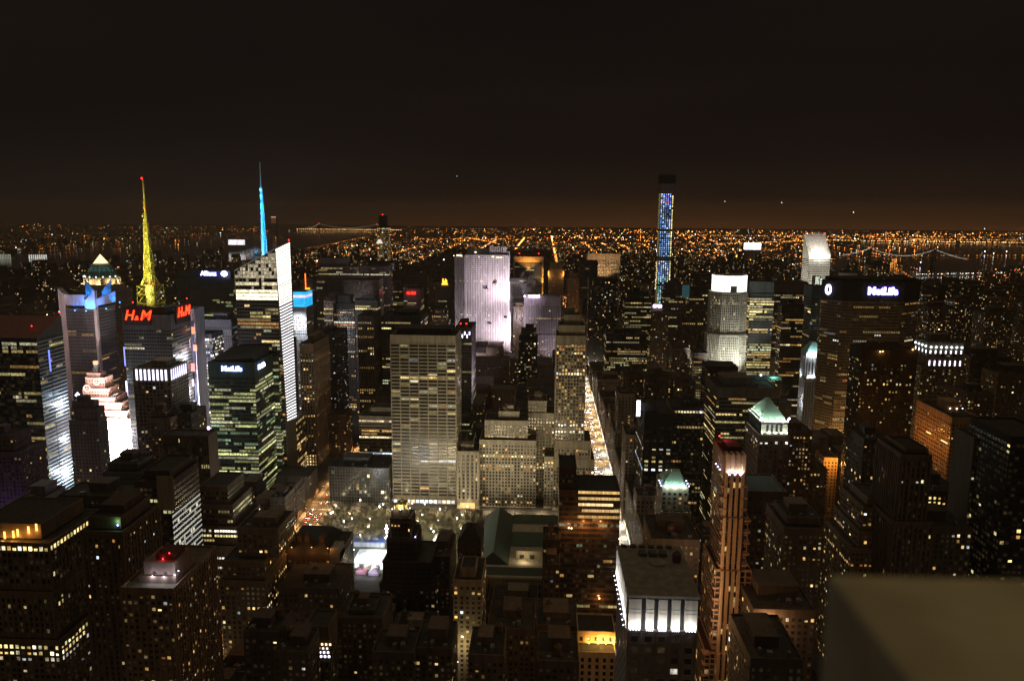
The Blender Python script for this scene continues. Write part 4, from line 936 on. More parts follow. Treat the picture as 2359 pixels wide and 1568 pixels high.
while zz < z1-9:
    m.box(xa-.15, xs1+.15, d-.15, d+44, zz, zz+1.7, top=False); zz += 3.9
m.build('window_band', GLASS, root)
m = MB()
for k in range(10): X = xa+4+k*4.6; m.box(X, X+1.6, yb-5, yb-3, zr-2, zr+3)
m.build('roof_rib', METAL, root)
beacon(root, xa+5, yb-5, zr, s=20, r=1.4); beacon(root, xs1-3, yb-5, zr, s=16, r=1.2)
zz = 0
lamp('AREA', ((xs0+xs1)/2+2, d-16, z1+1.0), 40000, (1, .93, .82), ((xs0+xs1)/2, d+18, z1+16), 2, sy=2)
lamp('AREA', ((xs0+xs1)/2-12, d-14, z1+1.0), 16000, (1, .93, .82), ((xs0+xs1)/2-10, d+16, z1+14), 2)
lamp('SPOT', ((xs0+xs1)/2, d-80, z1-110), 560000, (1, .93, .76), ((xs0+xs1)/2, d, z1-30), 1, 80, .8)
lamp('SPOT', ((xs0+xs1)/2, d-70, z1+20), 330000, (1, .92, .82), ((xs0+xs1)/2, d+34, zr-6), 1, 42, .6)
lamp('SPOT', (xs0-80, d+0, z1-70), 420000, (1, .93, .76), (xs0, d+22, z1-10), 1, 90, .8)
r_, T = B('pale_small_tower', 'small pale floodlit tower at the foot of the slant roofed tower', [(1890, 1916, 640, 0, 20), (1878, 1892, 636, 6, 20, 0)], 1590, 20, col=(.5, .52, .47), clutter=False, most=0, S=st(bw=2.6, wf=.8, hf=.4, lit=.02, mode='ind'))
lamp('POINT', (at(1900, 655, 1560)[0], 1560, at(1900, 668, 1560)[1]), 120000, (.95, 1, .88), size=.8)
# ---- broad octagonal slab with letters
d = 980
def px_(p, dd): return at(p, 660, dd)[0]
xA, xB, xC, xD = px_(1895, d+24), px_(1941, d), px_(2082, d), px_(2119, d+22)
poly = [(xA, d+24), (xB, d), (xC, d), (xD, d+22), (xD-4, d+34), (xC, d+50), (xB, d+50), (xA+3, d+36)]
zt = at(2010, 648, d)[1]
root = thing('broad_octagonal_slab', 'broad dark octagonal slab tower with white letters across its top', 'skyscraper', ((xA+xD)/2, d, 0)); BOXES.append((xA, xD, d, d+50, 0, zt))
wall, wins = MB(), []
wall.prism(poly, 0, zt)
zr = lambda q: at(2010, q, d)[1]
sS = st(bw=2.9, fh=3.9, wf=.62, hf=.42, lit=.15, br=.26, pal='warm', top=26, span=.5, pier=0, cont=.8)
sS['rows'] = [(zr(693), .3, .4, None), (zr(760), 0, .1, None), (zr(772), .35, .8, 'white'), (zr(786), .3, .9, 'white'), (zr(711), .25, .8, 'warm')]
for i in (7, 0, 1, 2): facade(wins, wall, poly[i], poly[(i+1) % 8], 0, zt, sS)
wall.build('wall', wallmat((.30, .24, .17)), root); put_windows(root, wins, 100, 2.5)
m = MB(); m.prism([(a*.94+((xA+xD)/2)*.06, b) for a, b in poly], zt-.5, zt+3.5); m.build('roof_screen', wallmat((.045, .05, .045)), root)
m = MB(); m.prism([(poly[i][0]+(-.4 if poly[i][0] < (xA+xD)/2 else .4), poly[i][1]-.4) for i in (0, 1, 2, 3)]+[(xD, d+30), (xA, d+30)], zt-24, zt+.4); m.build('crown_band', wallmat((.06, .062, .055)), root)
zs = at(2032, 670, d)[1]
sign('MetLife', 'white letters with a blue glow on the broad dark octagonal slab', (at(2032, 670, d)[0], d-.8, zs), 12.2, 0, (.92, .9, 1), 9, (.16, .10, 1), 5, sx=.98, ext=.5, off=.25)
m = MB(); fa = Vector((poly[1][0]-poly[0][0], poly[1][1]-poly[0][1], 0)).normalized(); X, Y = poly[0][0]+fa.x*8, poly[0][1]+fa.y*8
for k in range(18):
    a = k*2*math.pi/18; m.box(X+fa.x*3.3*math.cos(a)-1.2, X+fa.x*3.3*math.cos(a)+1.2, Y+fa.y*3.3*math.cos(a)-1.9, Y+fa.y*3.3*math.cos(a)-.9, zs+5.2*math.sin(a)-1, zs+5.2*math.sin(a)+1, glow=(7, 6.5, 11))
tag(m.build('round_emblem_sign', POINTS, None, glow=True), 'white oval emblem on the left facet of the broad octagonal slab', 'sign')
for px, py, e in ((1880, 1040, 4.5e4), (1925, 1050, 7e4), (1955, 1045, 3.5e4)):
    a, zz = at(px, py, d-30); lamp('POINT', (a, d-30, zz), e*1.1, (1, .55, .18), size=.6)
# white lit ornate crown left of it
d = 1100
root, T = B('ornate_crown_tower', 'stone tower with a white floodlit colonnade and a green copper roof', [(1853, 1893, 872), (1854, 1891, 826, 2, 30), (1857, 1889, 812, 4, 26)], d, col=(.46, .45, .44), clutter=False, most=30,
  Ss=[STONE(lit=.1, br=.4), st(bw=4.4, fh=22, wf=.5, hf=.85, lit=0, top=3, mode='ind', pier=1.2), None])
x0, x1, y0, y1, z = root['_t']; m = MB(); zz = at(1885, 790, d)[1]
m.prism([(x0, y0), (x1, y0), (x1, y1), (x0, y1)], z-1, z-.5); k = len(m.v)
m.v += [(x0, y0, z), (x1, y0, z), (x1, y1, z), (x0, y1, z), (x0+10, y0+9, zz), (x1-4, y0+9, zz), (x1-4, y1-8, zz), (x0+10, y1-8, zz)]
for q in ((0, 1, 5, 4), (1, 2, 6, 5), (2, 3, 7, 6), (3, 0, 4, 7), (4, 5, 6, 7)): m.f.append(tuple(k+i for i in q)); m.g.append((0,)*3); m.m.append(0)
m.build('copper_roof', simple((.20, .34, .30), .6), root)
for q in (.2, .5, .8): lamp('SPOT', (x0+(x1-x0)*q, y0-3.5, T[0][4]+.5), 42000, (.88, .93, 1), (x0+(x1-x0)*q, y0, T[0][4]+14), .4, 110); lamp('POINT', (x0+(x1-x0)*q, y0-6, z+1.5), 9000, (.85, .95, 1), size=.3)
for q in (.3, .8): lamp('SPOT', (x0-3.5, y0+(y1-y0)*q, T[0][4]+.5), 36000, (.88, .93, 1), (x0, y0+(y1-y0)*q, T[0][4]+14), .4, 110)
a, zz = at(1850, 930, d-6); lamp('POINT', (a-8, d+6, zz), 9000, (.85, .9, 1), size=.4)
# dark hip roofed block in front of the broad slab
r_, T = B('dark_hip_roof_tower', 'broad dark tower with a low hipped roof and two orange roof lamps', [(1986, 2114, 806)], 760, bk=(1958, 796), col=(.055, .043, .036), clutter=False, most=100,
  S=st(bw=3.2, fh=3.8, wf=.5, hf=.5, lit=.09, br=.5, pal='warm', mode='ind', top=9, rows=[(826, .15, 1), (874, .5, .5, 'orange'), (885, .4, .6), (898, .35, .6)]))
x0, x1, y0, y1, z = r_['_t']; m = MB(); k = 0
m.v += [(x0, y0, z), (x1, y0, z), (x1, y1, z), (x0, y1, z), (x0+14, y0+12, z+6), (x1-14, y0+12, z+6), (x1-14, y1-12, z+6), (x0+14, y1-12, z+6)]
for q in ((0, 1, 5, 4), (1, 2, 6, 5), (2, 3, 7, 6), (3, 0, 4, 7), (4, 5, 6, 7)): m.f.append(q); m.g.append((0,)*3); m.m.append(0)
m.build('hip_roof', wallmat((.05, .03, .025)), r_)
m = MB()
for px, py, c in ((2027, 809, (8, 5, 2)), (2033, 808, (9, 2.6, .5)), (2102, 804, (9, 3.5, 1))): a, zz = at(px, py, y0-1); m.octa(a, y0-1, zz, .9, c, .7); lamp('POINT', (a, y0-2, zz), 500, (1, .45, .12), size=.2)
m.build('roof_lamp', POINTS, r_, glow=True)
# dotted crown tower
root, T = B('dotted_crown_tower', 'stone tower with rows of round white lights round its crown', [(2122, 2226, 842, 0, 34), (2138, 2222, 787, 2, 30)], 850, col=(.2, .17, .13), clutter=True, most=90,
  Ss=[st(bw=3.2, fh=3.7, wf=.5, hf=.5, lit=.16, br=.45, pal='office', mode='ind', top=3), st(bw=6.2, fh=5, wf=.5, hf=.5, lit=.25, br=.6, mode='ind', top=12, pal='green', bot=8)])
x0, x1, y0, y1, z = T[1][:5]; m = MB()
for k in range(7):
    X = x0+3+k*(x1-x0-6)/6
    m.octa(X, y0-1, z-5.5, 1.45, (3.6, 4.2, 4.2)); m.box(X-.6, X+.6, y0-.5, y0-.15, z-12.5, z-9.2, glow=(3.2, 3.1, 3.6)); m.box(X-.6, X+.6, y0-.5, y0-.15, z-26, z-20.5, glow=(3.0, 2.7, 3.4))
for k in range(4):
    Y = y1-3-k*(y1-y0-6)/3; m.octa(x0-1, Y, z-5, 1.4, (3.2, 4, 4)); m.box(x0-.5, x0-.15, Y-.6, Y+.6, z-12.5, z-9.2, glow=(3, 3, 3.2))
m.build('crown_light', POINTS, root, glow=True)
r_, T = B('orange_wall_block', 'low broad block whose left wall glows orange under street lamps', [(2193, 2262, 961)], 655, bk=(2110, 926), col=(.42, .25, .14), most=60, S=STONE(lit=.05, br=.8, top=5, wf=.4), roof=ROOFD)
x0, x1, y0, y1, z = r_['_t']
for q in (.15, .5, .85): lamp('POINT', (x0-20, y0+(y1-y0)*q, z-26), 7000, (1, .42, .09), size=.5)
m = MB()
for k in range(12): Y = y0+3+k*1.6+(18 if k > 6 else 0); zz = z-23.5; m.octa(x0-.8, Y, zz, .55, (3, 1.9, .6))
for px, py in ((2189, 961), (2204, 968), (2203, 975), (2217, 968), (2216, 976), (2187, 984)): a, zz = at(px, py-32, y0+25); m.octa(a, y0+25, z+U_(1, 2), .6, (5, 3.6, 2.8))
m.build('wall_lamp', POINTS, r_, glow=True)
# ---- right of the avenue, middle distance
B('black_white_window_tower', 'black tower with a row of four white windows on the right side of the avenue', [(1484, 1551, 951), (1474, 1512, 927, 6, 22)], 700, bk=(1466, 945), col=(.05, .048, .045), clutter=False, most=60,
  Ss=[st(bw=6.0, fh=4.0, wf=.5, hf=.5, lit=.05, br=.8, mode='ind', pal='office', top=12, rows=[(998, .3, .25), (1033, .95, .9, 'white'), (1083, .95, 1.8, 'cool'), (1058, .2, 1.2), (1075, .2, .4)]), None])
m = MB(); a, zz = at(1471, 938, 700)
for k in range(3): m.box(a-2, a+1.4, 700, 700.8, zz-8+k*5.2, zz-8+k*5.2+4.4, glow=(3.5, 3.6, 4.2))
tag(m.build('lit_billboard', POINTS, None, glow=True), 'small white lit billboard at the top left of the black tower', 'billboard')
r_, T = B('dark_terraced_block', 'dark block with a few amber windows and one white roof lamp behind the black tower', [(1547, 1622, 936, 0, 40), (1570, 1612, 926, 5, 20)], 750, col=(.07, .062, .055), clutter=True, most=60, S=st(bw=3, lit=.07, br=.5, pal='warm', top=3, rows=[(947, .7, .5), (1027, .3, .4)]))
m = MB(); a, zz = at(1614, 948, 748); m.octa(a, 748, zz, .9, (5, 4.5, 9)); m.build('roof_lamp', POINTS, r_, glow=True)
r_, T = B('wide_grey_office_block', 'wide grey office block with yellow rows and a faintly green lit roof corner', [(1651, 1796, 893)], 748, bk=(1624, 873), col=(.20, .185, .155), clutter=True, most=100,
  S=st(bw=2.9, fh=3.9, wf=.85, hf=.45, lit=.18, br=.45, pal='office', top=9, span=.3, rows=[(922, .35, .6), (940, .5, .6), (953, .4, .5), (972, .5, .5), (992, .5, .5), (1010, .8, .6)]))
x0, x1, y0, y1, z = r_['_t']; m = MB(); a, zz = at(1746, 876, y1-8); m.box(a-10, a+22, y1-14, y1-4, z-1, z+3); m.build('roof_enclosure', simple((.1, .22, .18), .6), r_)
lamp('POINT', (a, y1-16, z+5), 5000, (.6, 1, .85), size=.3); lamp('POINT', (a+14, y1-16, z+4), 4000, (.5, 1, .8), size=.3)
m = MB(); m.octa(a, y1-16.5, z+5, 1.1, (7, 7, 11)); m.build('roof_lamp', POINTS, r_, glow=True)
B('black_roof_hut_block', 'black flat block standing before the foot of the glowing crown tower', [(1630, 1700, 843)], 905, 36, col=(.05, .045, .04), most=20, S=st(lit=.04, br=.4), clutter=False)
# green pyramid tower
d = 622
root, T = B('green_pyramid_tower', 'brown stone tower topped by a floodlit pale green pyramid roof', [(1748, 1818, 1002), (1754, 1815, 966, 1, 40)], d, bk=(1717, 985), col=(.24, .15, .115), clutter=False, most=90,
  Ss=[STONE(lit=.04, br=.6, bw=4, fh=4, rows=[(1015, .4, 1.2, 'white'), (1220, .3, .7)]), None], cat='skyscraper')
bx0, bx1, by0, by1, bz = T[0][:5]
x0, x1, y0, y1, z = T[1][:5]
m = MB(); m.box(x0, x1, y0-.4, y1, bz-1, z); m.box(x0-.6, x1+.6, y0-1, y1+.6, z-2, z-1)
m.build('lit_attic', wallmat((.52, .50, .42)), root)
m = MB()
for k in range(4):
    X = x0+4+k*(x1-x0-8)/3.6; m.box(X, X+1.8, y0-.6, y0-.42, bz+3, z-3.5)
for k in range(6):
    Y = y0+4+k*6; m.box(x0-.2, x0-.05, Y, Y+1.6, bz+3, z-3.5)
m.build('window', simple((.04, .04, .04), .4, name='dark_glass'), root)
ap = at(1768, 915, (y0+y1)/2)
m = MB(); cx, cy = (x0+x1)/2-1, (y0+y1)/2; k = 0
m.v += [(x0+1, y0+1, z-.5), (x1-1, y0+1, z-.5), (x1-1, y1-1, z-.5), (x0+1, y1-1, z-.5), (cx-1.5, cy-2, ap[1]), (cx+1.5, cy-2, ap[1]), (cx+1.5, cy+2, ap[1]), (cx-1.5, cy+2, ap[1])]
for q in ((0, 1, 5, 4), (1, 2, 6, 5), (2, 3, 7, 6), (3, 0, 4, 7), (4, 5, 6, 7)): m.f.append(q); m.g.append((0,)*3); m.m.append(0)
for t in range(1, 12):
    u = t/12; m.bar((x0+1+(x1-x0-2)*u, y0+.8, z-.3), (cx-1.5+3*u, cy-2.2, ap[1]), .14); m.bar((x0+.8, y0+1+(y1-y0-2)*u, z-.3), (cx-1.7, cy-2+4*u, ap[1]), .14)
m.build('copper_roof', simple((.40, .54, .44), .6), root)
fl = MB(); GW = (.80, 1, .86)
for t in (.05, .3, .55, .8, .98):
    X = x0+(x1-x0)*t; fl.octa(X, y0-1.2, z+.6, .6, (6, 7, 8)); lamp('POINT', (X, y0-2.0, z+1.2), 2800, GW, size=.2); lamp('SPOT', (X, y0-1.6, bz+.6), 2800, (.95, 1, .86), (X, y0-.2, z+4), .2, 120)
for t in (.1, .35, .6, .85):
    Y = y0+(y1-y0)*t; lamp('POINT', (x0-1.6, Y, z+1.2), 2400, GW, size=.2); lamp('SPOT', (x0-1.4, Y, bz+.6), 2400, (.95, 1, .86), (x0-.1, Y, z+4), .2, 120)
fl.octa(x1+.4, y0-1, z+1.6, 1.0, (8, 8, 14)); fl.octa(x0-.6, y0, z+1, .9, (6, 8, 9))
fl.build('floodlight', POINTS, root, glow=True)
# small green pyramid
d = 592
root, T = B('small_green_roof_block', 'tan stepped block with a small floodlit mint green hipped roof', [(1523, 1592, 1178, -3, 36), (1524, 1586, 1120, 0, 30)], d, col=(.36, .31, .24), clutter=False, most=80, S=STONE(lit=.12, br=.5, bw=4.2, rows=[(1190, .5, .6), (1212, .4, .8)]))
x0, x1, y0, y1, z = root['_t']; m = MB(); zt = at(1556, 1082, y0+14)[1]
X0, X1 = at(1546, 1082, y0+12)[0], at(1567, 1082, y0+12)[0]
m.v += [(x0+1, y0+1, z-.3), (x1-1, y0+1, z-.3), (x1-1, y1-1, z-.3), (x0+1, y1-1, z-.3), (X0, y0+12, zt), (X1, y0+12, zt), (X1, y0+18, zt), (X0, y0+18, zt)]
mid = [(x0+3.4, y0+5, z+(zt-z)*.38), (x1-3.4, y0+5, z+(zt-z)*.38), (x1-3.4, y1-5, z+(zt-z)*.38), (x0+3.4, y1-5, z+(zt-z)*.38)]
m.v += mid
for a in range(4):
    b = (a+1) % 4; m.f += [(a, b, 8+b, 8+a), (8+a, 8+b, 4+b, 4+a)]; m.g += [(0,)*3]*2; m.m += [0, 0]
m.f.append((4, 5, 6, 7)); m.g.append((0,)*3); m.m.append(0)
m.bar((X0, y0+12, zt), (X0, y0+12, zt+3), .2)
m.build('copper_roof', simple((.38, .55, .46), .6), root)
fl = MB()
for t in (.2, .5, .8): lamp('POINT', (x0+(x1-x0)*t, y0-1.2, z+1.0), 2600, (.75, 1, .88), size=.2)
for a in range(3):
    for X in (x0-.3, x1+.3): fl.octa(X, y0+1+a*6, z+.6, .65, (4, 4.4, 8)); lamp('POINT', (X, y0+1+a*6, z+1), 500, (.7, .9, 1), size=.2)
fl.build('floodlight', POINTS, root, glow=True)
# church with spires
d = 1490
root = thing('gothic_church', 'gothic stone church with a tall pale spire beside the lit avenue', 'church', (at(1373, 850, d)[0], d, 0))
xc, zt = at(1373, 751, d); zb = at(1372, 800, d)[1]; m = MB()
for X, Y in ((xc, d), (xc+1, d+22)):
    m.frust(X, Y, 0, zb-14, 6.4, 6.0, 4); m.frust(X, Y, zb-14, zb, 5.6, 5.0, 8); m.frust(X, Y, zb, zt, 4.6, .2, 8)
    for a in range(4): m.frust(X+5.2*math.cos(a*1.57+.78), Y+5.2*math.sin(a*1.57+.78), zb-16, zb+6, 1, .1, 4)
m.build('spire', wallmat((.48, .43, .37)), root)
m = MB(); m.prism([(xc+4, d), (xc+80, d), (xc+80, d+24), (xc+4, d+24)], 0, 24, top=False); k = len(m.v)
m.v += [(xc+4, d-1, 24), (xc+80, d-1, 24), (xc+80, d+25, 24), (xc+4, d+25, 24), (xc+4, d+12, 39), (xc+80, d+12, 39)]
for q in ((0, 1, 5, 4), (2, 3, 4, 5), (3, 0, 4), (1, 2, 5)): m.f.append(tuple(k+i for i in q)); m.g.append((0,)*3); m.m.append(0)
m.build('nave', wallmat((.3, .28, .25)), root); BOXES.append((xc-6, xc+80, d-6, d+26, 0, 40))
for X, Y, Z, e in ((xc-12, d-14, 22, 5e4), (xc-14, d+10, 18, 3e4), (xc+10, d-16, 20, 2e4)): lamp('SPOT', (X, Y, Z), e*1.3, (1, .86, .66), (xc, d, zt-38), .5, 90)
# ---- avenue's east row
for k, (xl, xr, yt, dd, lab, c) in enumerate(((1436, 1486, 860, 1060, 'dim stone block with a fluted top east of the church spire', BROWN), (1487, 1552, 866, 1030, 'dim stone block with a small dome and few windows right of the fluted one', (.16, .13, .105)),
        (1560, 1602, 880, 1000, 'narrow dim stone tower between the domed block and the terraced dark one', (.15, .12, .1)), (1549, 1590, 800, 1180, 'pale topped narrow tower with faint rows above the dim stone blocks', (.24, .2, .17)), (1598, 1632, 812, 1150, 'grey banded tower with close rows of windows left of the glowing crown tower', (.22, .2, .18)),
        (1424, 1462, 905, 900, 'brown flat roofed building with two amber windows right of the avenue', (.17, .135, .1)), (1441, 1492, 1000, 770, 'brown stone building stepping toward the avenue below the white billboard', (.25, .19, .14)), (1407, 1440, 945, 960, 'slim avenue building with a lit corner facing the traffic', (.30, .24, .18)))):
    B('stone_block', lab, [(xl, xr, yt), (xl+8, xr-14, yt-8, 6, 16)], dd, 38, col=c, most=40, tank=k % 2 == 0, S=STONE(lit=.13, br=.45, bw=3.6) if k not in (4,) else st(bw=2.6, hf=.4, lit=.3, br=.3, span=.3), group='dim stone blocks east of the lit avenue')
for k, (y0_, y1_, z, lab) in enumerate(((610, 672, 52, 'tan avenue building nearest the dark glass block, across the street'), (676, 700, 66, 'tall narrow avenue building with cornice opposite the dark glass block'), (703, 770, 48, 'avenue building with a green setback roof opposite the columned library'), (775, 800, 60, 'slender avenue corner building at the wide cross street'), (830, 905, 42, 'low avenue building with lit shop fronts past the wide cross street'),
        (912, 962, 58, 'avenue building with stepped roof about level with the slender deco tower'), (975, 1040, 46, 'long avenue building with a pale facade lit by the traffic'), (1052, 1120, 50, 'far avenue building with a plain pale street wall'), (1130, 1200, 44, 'farther avenue building beside the busiest traffic'), (1215, 1280, 56, 'farthest avenue building before the church'), (1290, 1360, 40, 'low building next to the church on the avenue'))):
    x0 = 86; x1 = 86+U_(26, 40)
    root = thing('avenue_building', lab, 'building', (x0, y0_, 0), 'buildings lining the east side of the bright avenue'); wall, rf, wins = MB(), MB(), []
    wall.box(x0, x1, y0_, y1_, 0, z, top=False); rim(wall, rf, x0, x1, y0_, y1_, z); BOXES.append((x0, x1, y0_, y1_, 0, z))
    wall.box(x0-.7, x0, y0_, y1_, z-3.2, z-2.2); wall.box(x0-.5, x0, y0_, y1_, 9, 9.8)
    s = STONE(lit=.08, br=.5, bw=4, fh=4.2); facade(wins, wall, (x0, y1_), (x0, y0_), 9, z, s); facade(wins, wall, (x0, y0_), (x1, y0_), 0, z, s)
    wall.build('wall', wallmat((U_(.38, .5), U_(.34, .42), U_(.27, .34))), root); rf.build('roof', ROOF, root); put_windows(root, wins, 30)
    m = MB(); Y = y0_+1.5
    while Y < y1_-5: m.box(x0-.35, x0-.1, Y, Y+4, .8, 4.4, glow=jit(U_(.5, 2.6), pick('white'))); Y += 6
    m.build('shop_front', POINTS, root, glow=True); roofstuff(root, x0, x1, y0_, y1_, z, wallmat(BROWN), tank=k % 3 == 0)
# ---- slender pink-brown tower in front
d = 425
tiers = [(1623, 1733, 1500, -4, 40), (1648, 1731, 1310, -2, 36), (1664, 1724, 1188, -.5, 31), (1667, 1721, 1047, 0, 28)]
S0 = RES(bw=4.6, fh=3.3, wf=.42, hf=.62, lit=.08, br=.5, pal='warm', top=6, faces='W')
SS = st(bw=3.2, fh=3.35, wf=.72, hf=.74, lit=.08, br=.6, pal='warm', mode='ind', top=1, pier=0, rows=[(1070, .9, .9, 'warm')])
root, T = B('slender_balcony_tower', 'slender pinkish brown apartment tower with white crown lights between its piers', tiers, d, col=(.44, .27, .19), clutter=False, most=100, cat='skyscraper', roof=wallmat((.05, .02, .022)),
  Ss=[SS, SS, SS, {**SS, 'top': 11}])
x0, x1, y0, y1, z = root['_t']
pm = wallmat((.66, .47, .32)); m = MB()
pw = 1.75
for k in range(4):
    X = x0+1.0+k*(x1-x0-2-pw)/3
    for (a, b, yy) in ((T[2][4]+.2, z+1.0, T[3][2]-1.2), (T[1][4]+.2, T[2][4]-.2, T[2][2]-1.8), (T[0][4], T[1][4]-.3, T[1][2]-2.0), (0, T[0][4]-.3, T[0][2]-2.0)):
        m.box(X, X+pw, yy, T[0][2]+8, a, b)
m.build('pier', pm, root)
m = MB()
for (a, b, yy) in ((T[2][4]+.2, z-12, T[3][2]), (T[1][4]+.2, T[2][4]-.2, T[2][2]), (T[0][4], T[1][4]-.3, T[1][2]), (0, T[0][4]-.3, T[0][2])):
    for k in range(3):
        X = x0+1.0+pw+k*(x1-x0-2-pw)/3; zz = a
        while zz < b-3:
            lit = R() < .07; q = U_(.2, .8); m.quad((X, yy-.13, zz), (X+(x1-x0-2-pw)/3-pw, yy-.13, zz), (X+(x1-x0-2-pw)/3-pw, yy-.13, zz+3.1), (X, yy-.13, zz+3.1), (q, q*.66, q*.25) if lit else (0, 0, 0)); zz += 3.35
m.build('windows', GLASS, root, glow=True)['kind'] = 'stuff'
bm_ = wallmat((.44, .27, .19))
zz = 6
while zz < z-14:
    t = [q for q in T if q[4] > zz][0]
    for (a, b, yy) in ((t[0]-1.3, t[0]+2.6, t[2]-1.3), (t[1]-2.4, t[1]+1.2, t[2]-1.3)):
        m = MB(); m.box(a, b, yy, t[2]+3, zz, zz+1.15); m.build('balcony', bm_, root)
    zz += 6.7
m = MB(); m.box(x0+4, x1-1, y0+8, y1-6, z-1, z+2.5); m.build('penthouse', wallmat((.16, .06, .06)), root)
fl = MB()
for k in range(3):
    X = x0+1.0+pw/2+(k+.5)*(x1-x0-2-pw)/3; zz = z-11
    fl.octa(X, y0-1.0, zz, .5, (9, 8.4, 14)); lamp('SPOT', (X, y0-1.9, zz), 2600, (1, .93, .9), (X, y0-.2, z), .2, 120, .5)
for k in range(3):
    Y = y0+3+k*5; fl.octa(x0-1.2, Y, z-9.5, .5, (6, 5.4, 9)); lamp('SPOT', (x0-1.5, Y, z-9.5), 900, (1, .95, .95), (x0, Y, z), .2, 110)
fl.octa(x0+3, y1-2, z+3.5, .45, (14, .4, .3)); lamp('POINT', (x0+5, y1-8, z+5), 500, (1, .1, .12), size=.2)
fl.build('floodlight', POINTS, root, glow=True)
lamp('SPOT', (at(1690, 1400, d-70)[0], d-70, 62), 2.1e5, (1, .64, .33), ((x0+x1)/2, d, 118), .5, 62, .9)  # unseen spotlight added in front to light up the piers
for px, py, e in ((1600, 1420, 2.0e4), (1770, 1440, 1.6e4), (1600, 1250, 1.3e4)):
    a, zz = at(px, py, d-34); lamp('POINT', (a, d-34, zz), e*.8, (1, .5, .2), size=.4)
# ---- white columns building, near
d = 290
root, T = B('white_column_building', 'near building whose top storeys blaze with white lit columns under a dark flat roof', [(1449, 1607, 1371)], d, 46, col=(.34, .31, .275), clutter=False, most=100, roof=wallmat((.045, .045, .042), .95, .4), S=None)
x0, x1, y0, y1, z = root['_t']; zl = at(1500, 1447, d)[1]; zc = at(1500, 1372, d)[1]
wins = []; sS = st(bw=5.1, fh=4.6, wf=.52, hf=.5, lit=.04, br=.35, mode='ind', pal='white', top=2.0)
facade(wins, None, (x0, y0), (x1, y0), 0, zl, sS); facade(wins, None, (x0, y1), (x0, y0), 0, zl, sS); put_windows(root, wins, 60)
m = MB()
for k in range(12): zz = zl-2-k*4.6; m.box(x0-.2, x1+.2, y0-.2, y0, zz, zz+.5)
m.box(x0-.9, x1+.9, y0-.9, y1, z-.6, z+.5); m.box(x0-.5, x1+.5, y0-.5, y1, zl-.8, zl)
for k in range(6):
    X = x0+k*(x1-x0)/5; m.box(X-.4, X+.4, y0-.35, y0, 0, zl)
m.build('cornice', wallmat((.30, .28, .25)), root)
cm = wallmat((.66, .63, .58)); fl = MB(); n = 5
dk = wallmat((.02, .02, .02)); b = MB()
for k in range(n):
    u0, u1 = ((0, .182), (.25, .368), (.432, .561), (.625, .75), (.818, 1))[k]; X = x0+(x1-x0)*u0; w_ = (x1-x0)*(u1-u0)
    m = MB(); m.box(X, X+w_, y0-.9, y0, zl+.3, zc-.8); m.box(X-.05, X+w_+.05, y0-.95, y0, zl+(zc-zl)*.62, zl+(zc-zl)*.64); m.box(X-.05, X+w_+.05, y0-.95, y0, zl+(zc-zl)*.50, zl+(zc-zl)*.52); m.build('column', cm, root)
    for t in (.15, .38, .62, .85): fl.octa(X+w_*t, y0-1.7, zl+.35, .17, (14, 13, 17))
    lamp('AREA', (X+w_/2, y0-2.6, zl+.2), 800, (1, .96, .90), (X+w_/2, y0-.9, zl+6), 2.0, sy=.4)
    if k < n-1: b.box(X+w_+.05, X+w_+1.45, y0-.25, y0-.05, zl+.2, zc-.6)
for k in range(11):
    w_ = 2.3; Y = y0+.8+k*(y1-y0-w_-1)/10
    m = MB(); m.box(x0-.9, x0, Y, Y+w_, zl+.3, zc-.8); m.build('column', cm, root)
    lamp('AREA', (x0-2.6, Y+w_/2, zl+.2), 800, (1, .96, .90), (x0-.9, Y+w_/2, zl+6), 2.0, sy=.4); fl.octa(x0-1.7, Y+w_/2, zl+.35, .22, (14, 13, 17))
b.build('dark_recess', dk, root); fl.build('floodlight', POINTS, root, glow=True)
hs_ = []
for k in range(6): X = x0+1+k*4; m = MB(); m.box(X, X+2.4, y1-3, y1-1, z-1, z+1.6); hs_.append(m)
for k in range(3): X = x0+8+k*4.4; m = MB(); m.box(X, X+3.2, y1-12, y1-8, z-1, z+2.2); hs_.append(m)
[h_.build('roof_hut', wallmat((.12, .12, .11)), root) for h_ in hs_]
m = MB(); m.frust(x0+15, y0+28, z-1, z+1.2, 3.4, 3.4, 20); m.build('cooling_tower', wallmat((.35, .33, .28)), root)
m = MB()
for a, bb in (((x0+3, y0+30, z-.7), (x0+16, y0+12, z-.7)), ((x0+16, y0+12, z-.7), (x0+17, y0+5, z-.7))): m.bar(a, bb, .5, 6)
m.build('roof_duct', METAL, root)
water_tank(root, x1-3.5, y0+30, z-1, 5, 1.9)
# ---- black and gold tower beside the park
d = 560
root, T = B('black_gold_tower', 'black gothic tower with a gold lit stepped crown beside the park', [(874, 1003, 1345, -2, 48), (881, 993, 1292, 0, 40), (890, 957, 1236, 4, 26), (898, 946, 1192, 6, 19), (904, 941, 1172, 8, 15)], d, col=(.085, .06, .048), clutter=False, most=80, cat='skyscraper',
  Ss=[STONE(bw=4.2, lit=.05, br=.4, pal='office', bot=0, rows=[(1391, .3, .6), (1427, .2, .8, 'orange')]), STONE(bw=4, lit=.0), STONE(bw=2.6, lit=.0, pier=.6), STONE(bw=2.6, lit=.0, pier=.6, rows=[(1207, .25, 1.2, 'orange'), (1220, .3, 1.2, 'orange')]), None])
x0, x1, y0, y1, z = root['_t']
gm = wallmat((.55, .42, .16), .5); m = MB(); zt = at(922, 1152, y0+5)[1]
m.box(x0+2.5, x1-2.5, y0+2, y1-2, z-1, z+(zt-z)*.62)
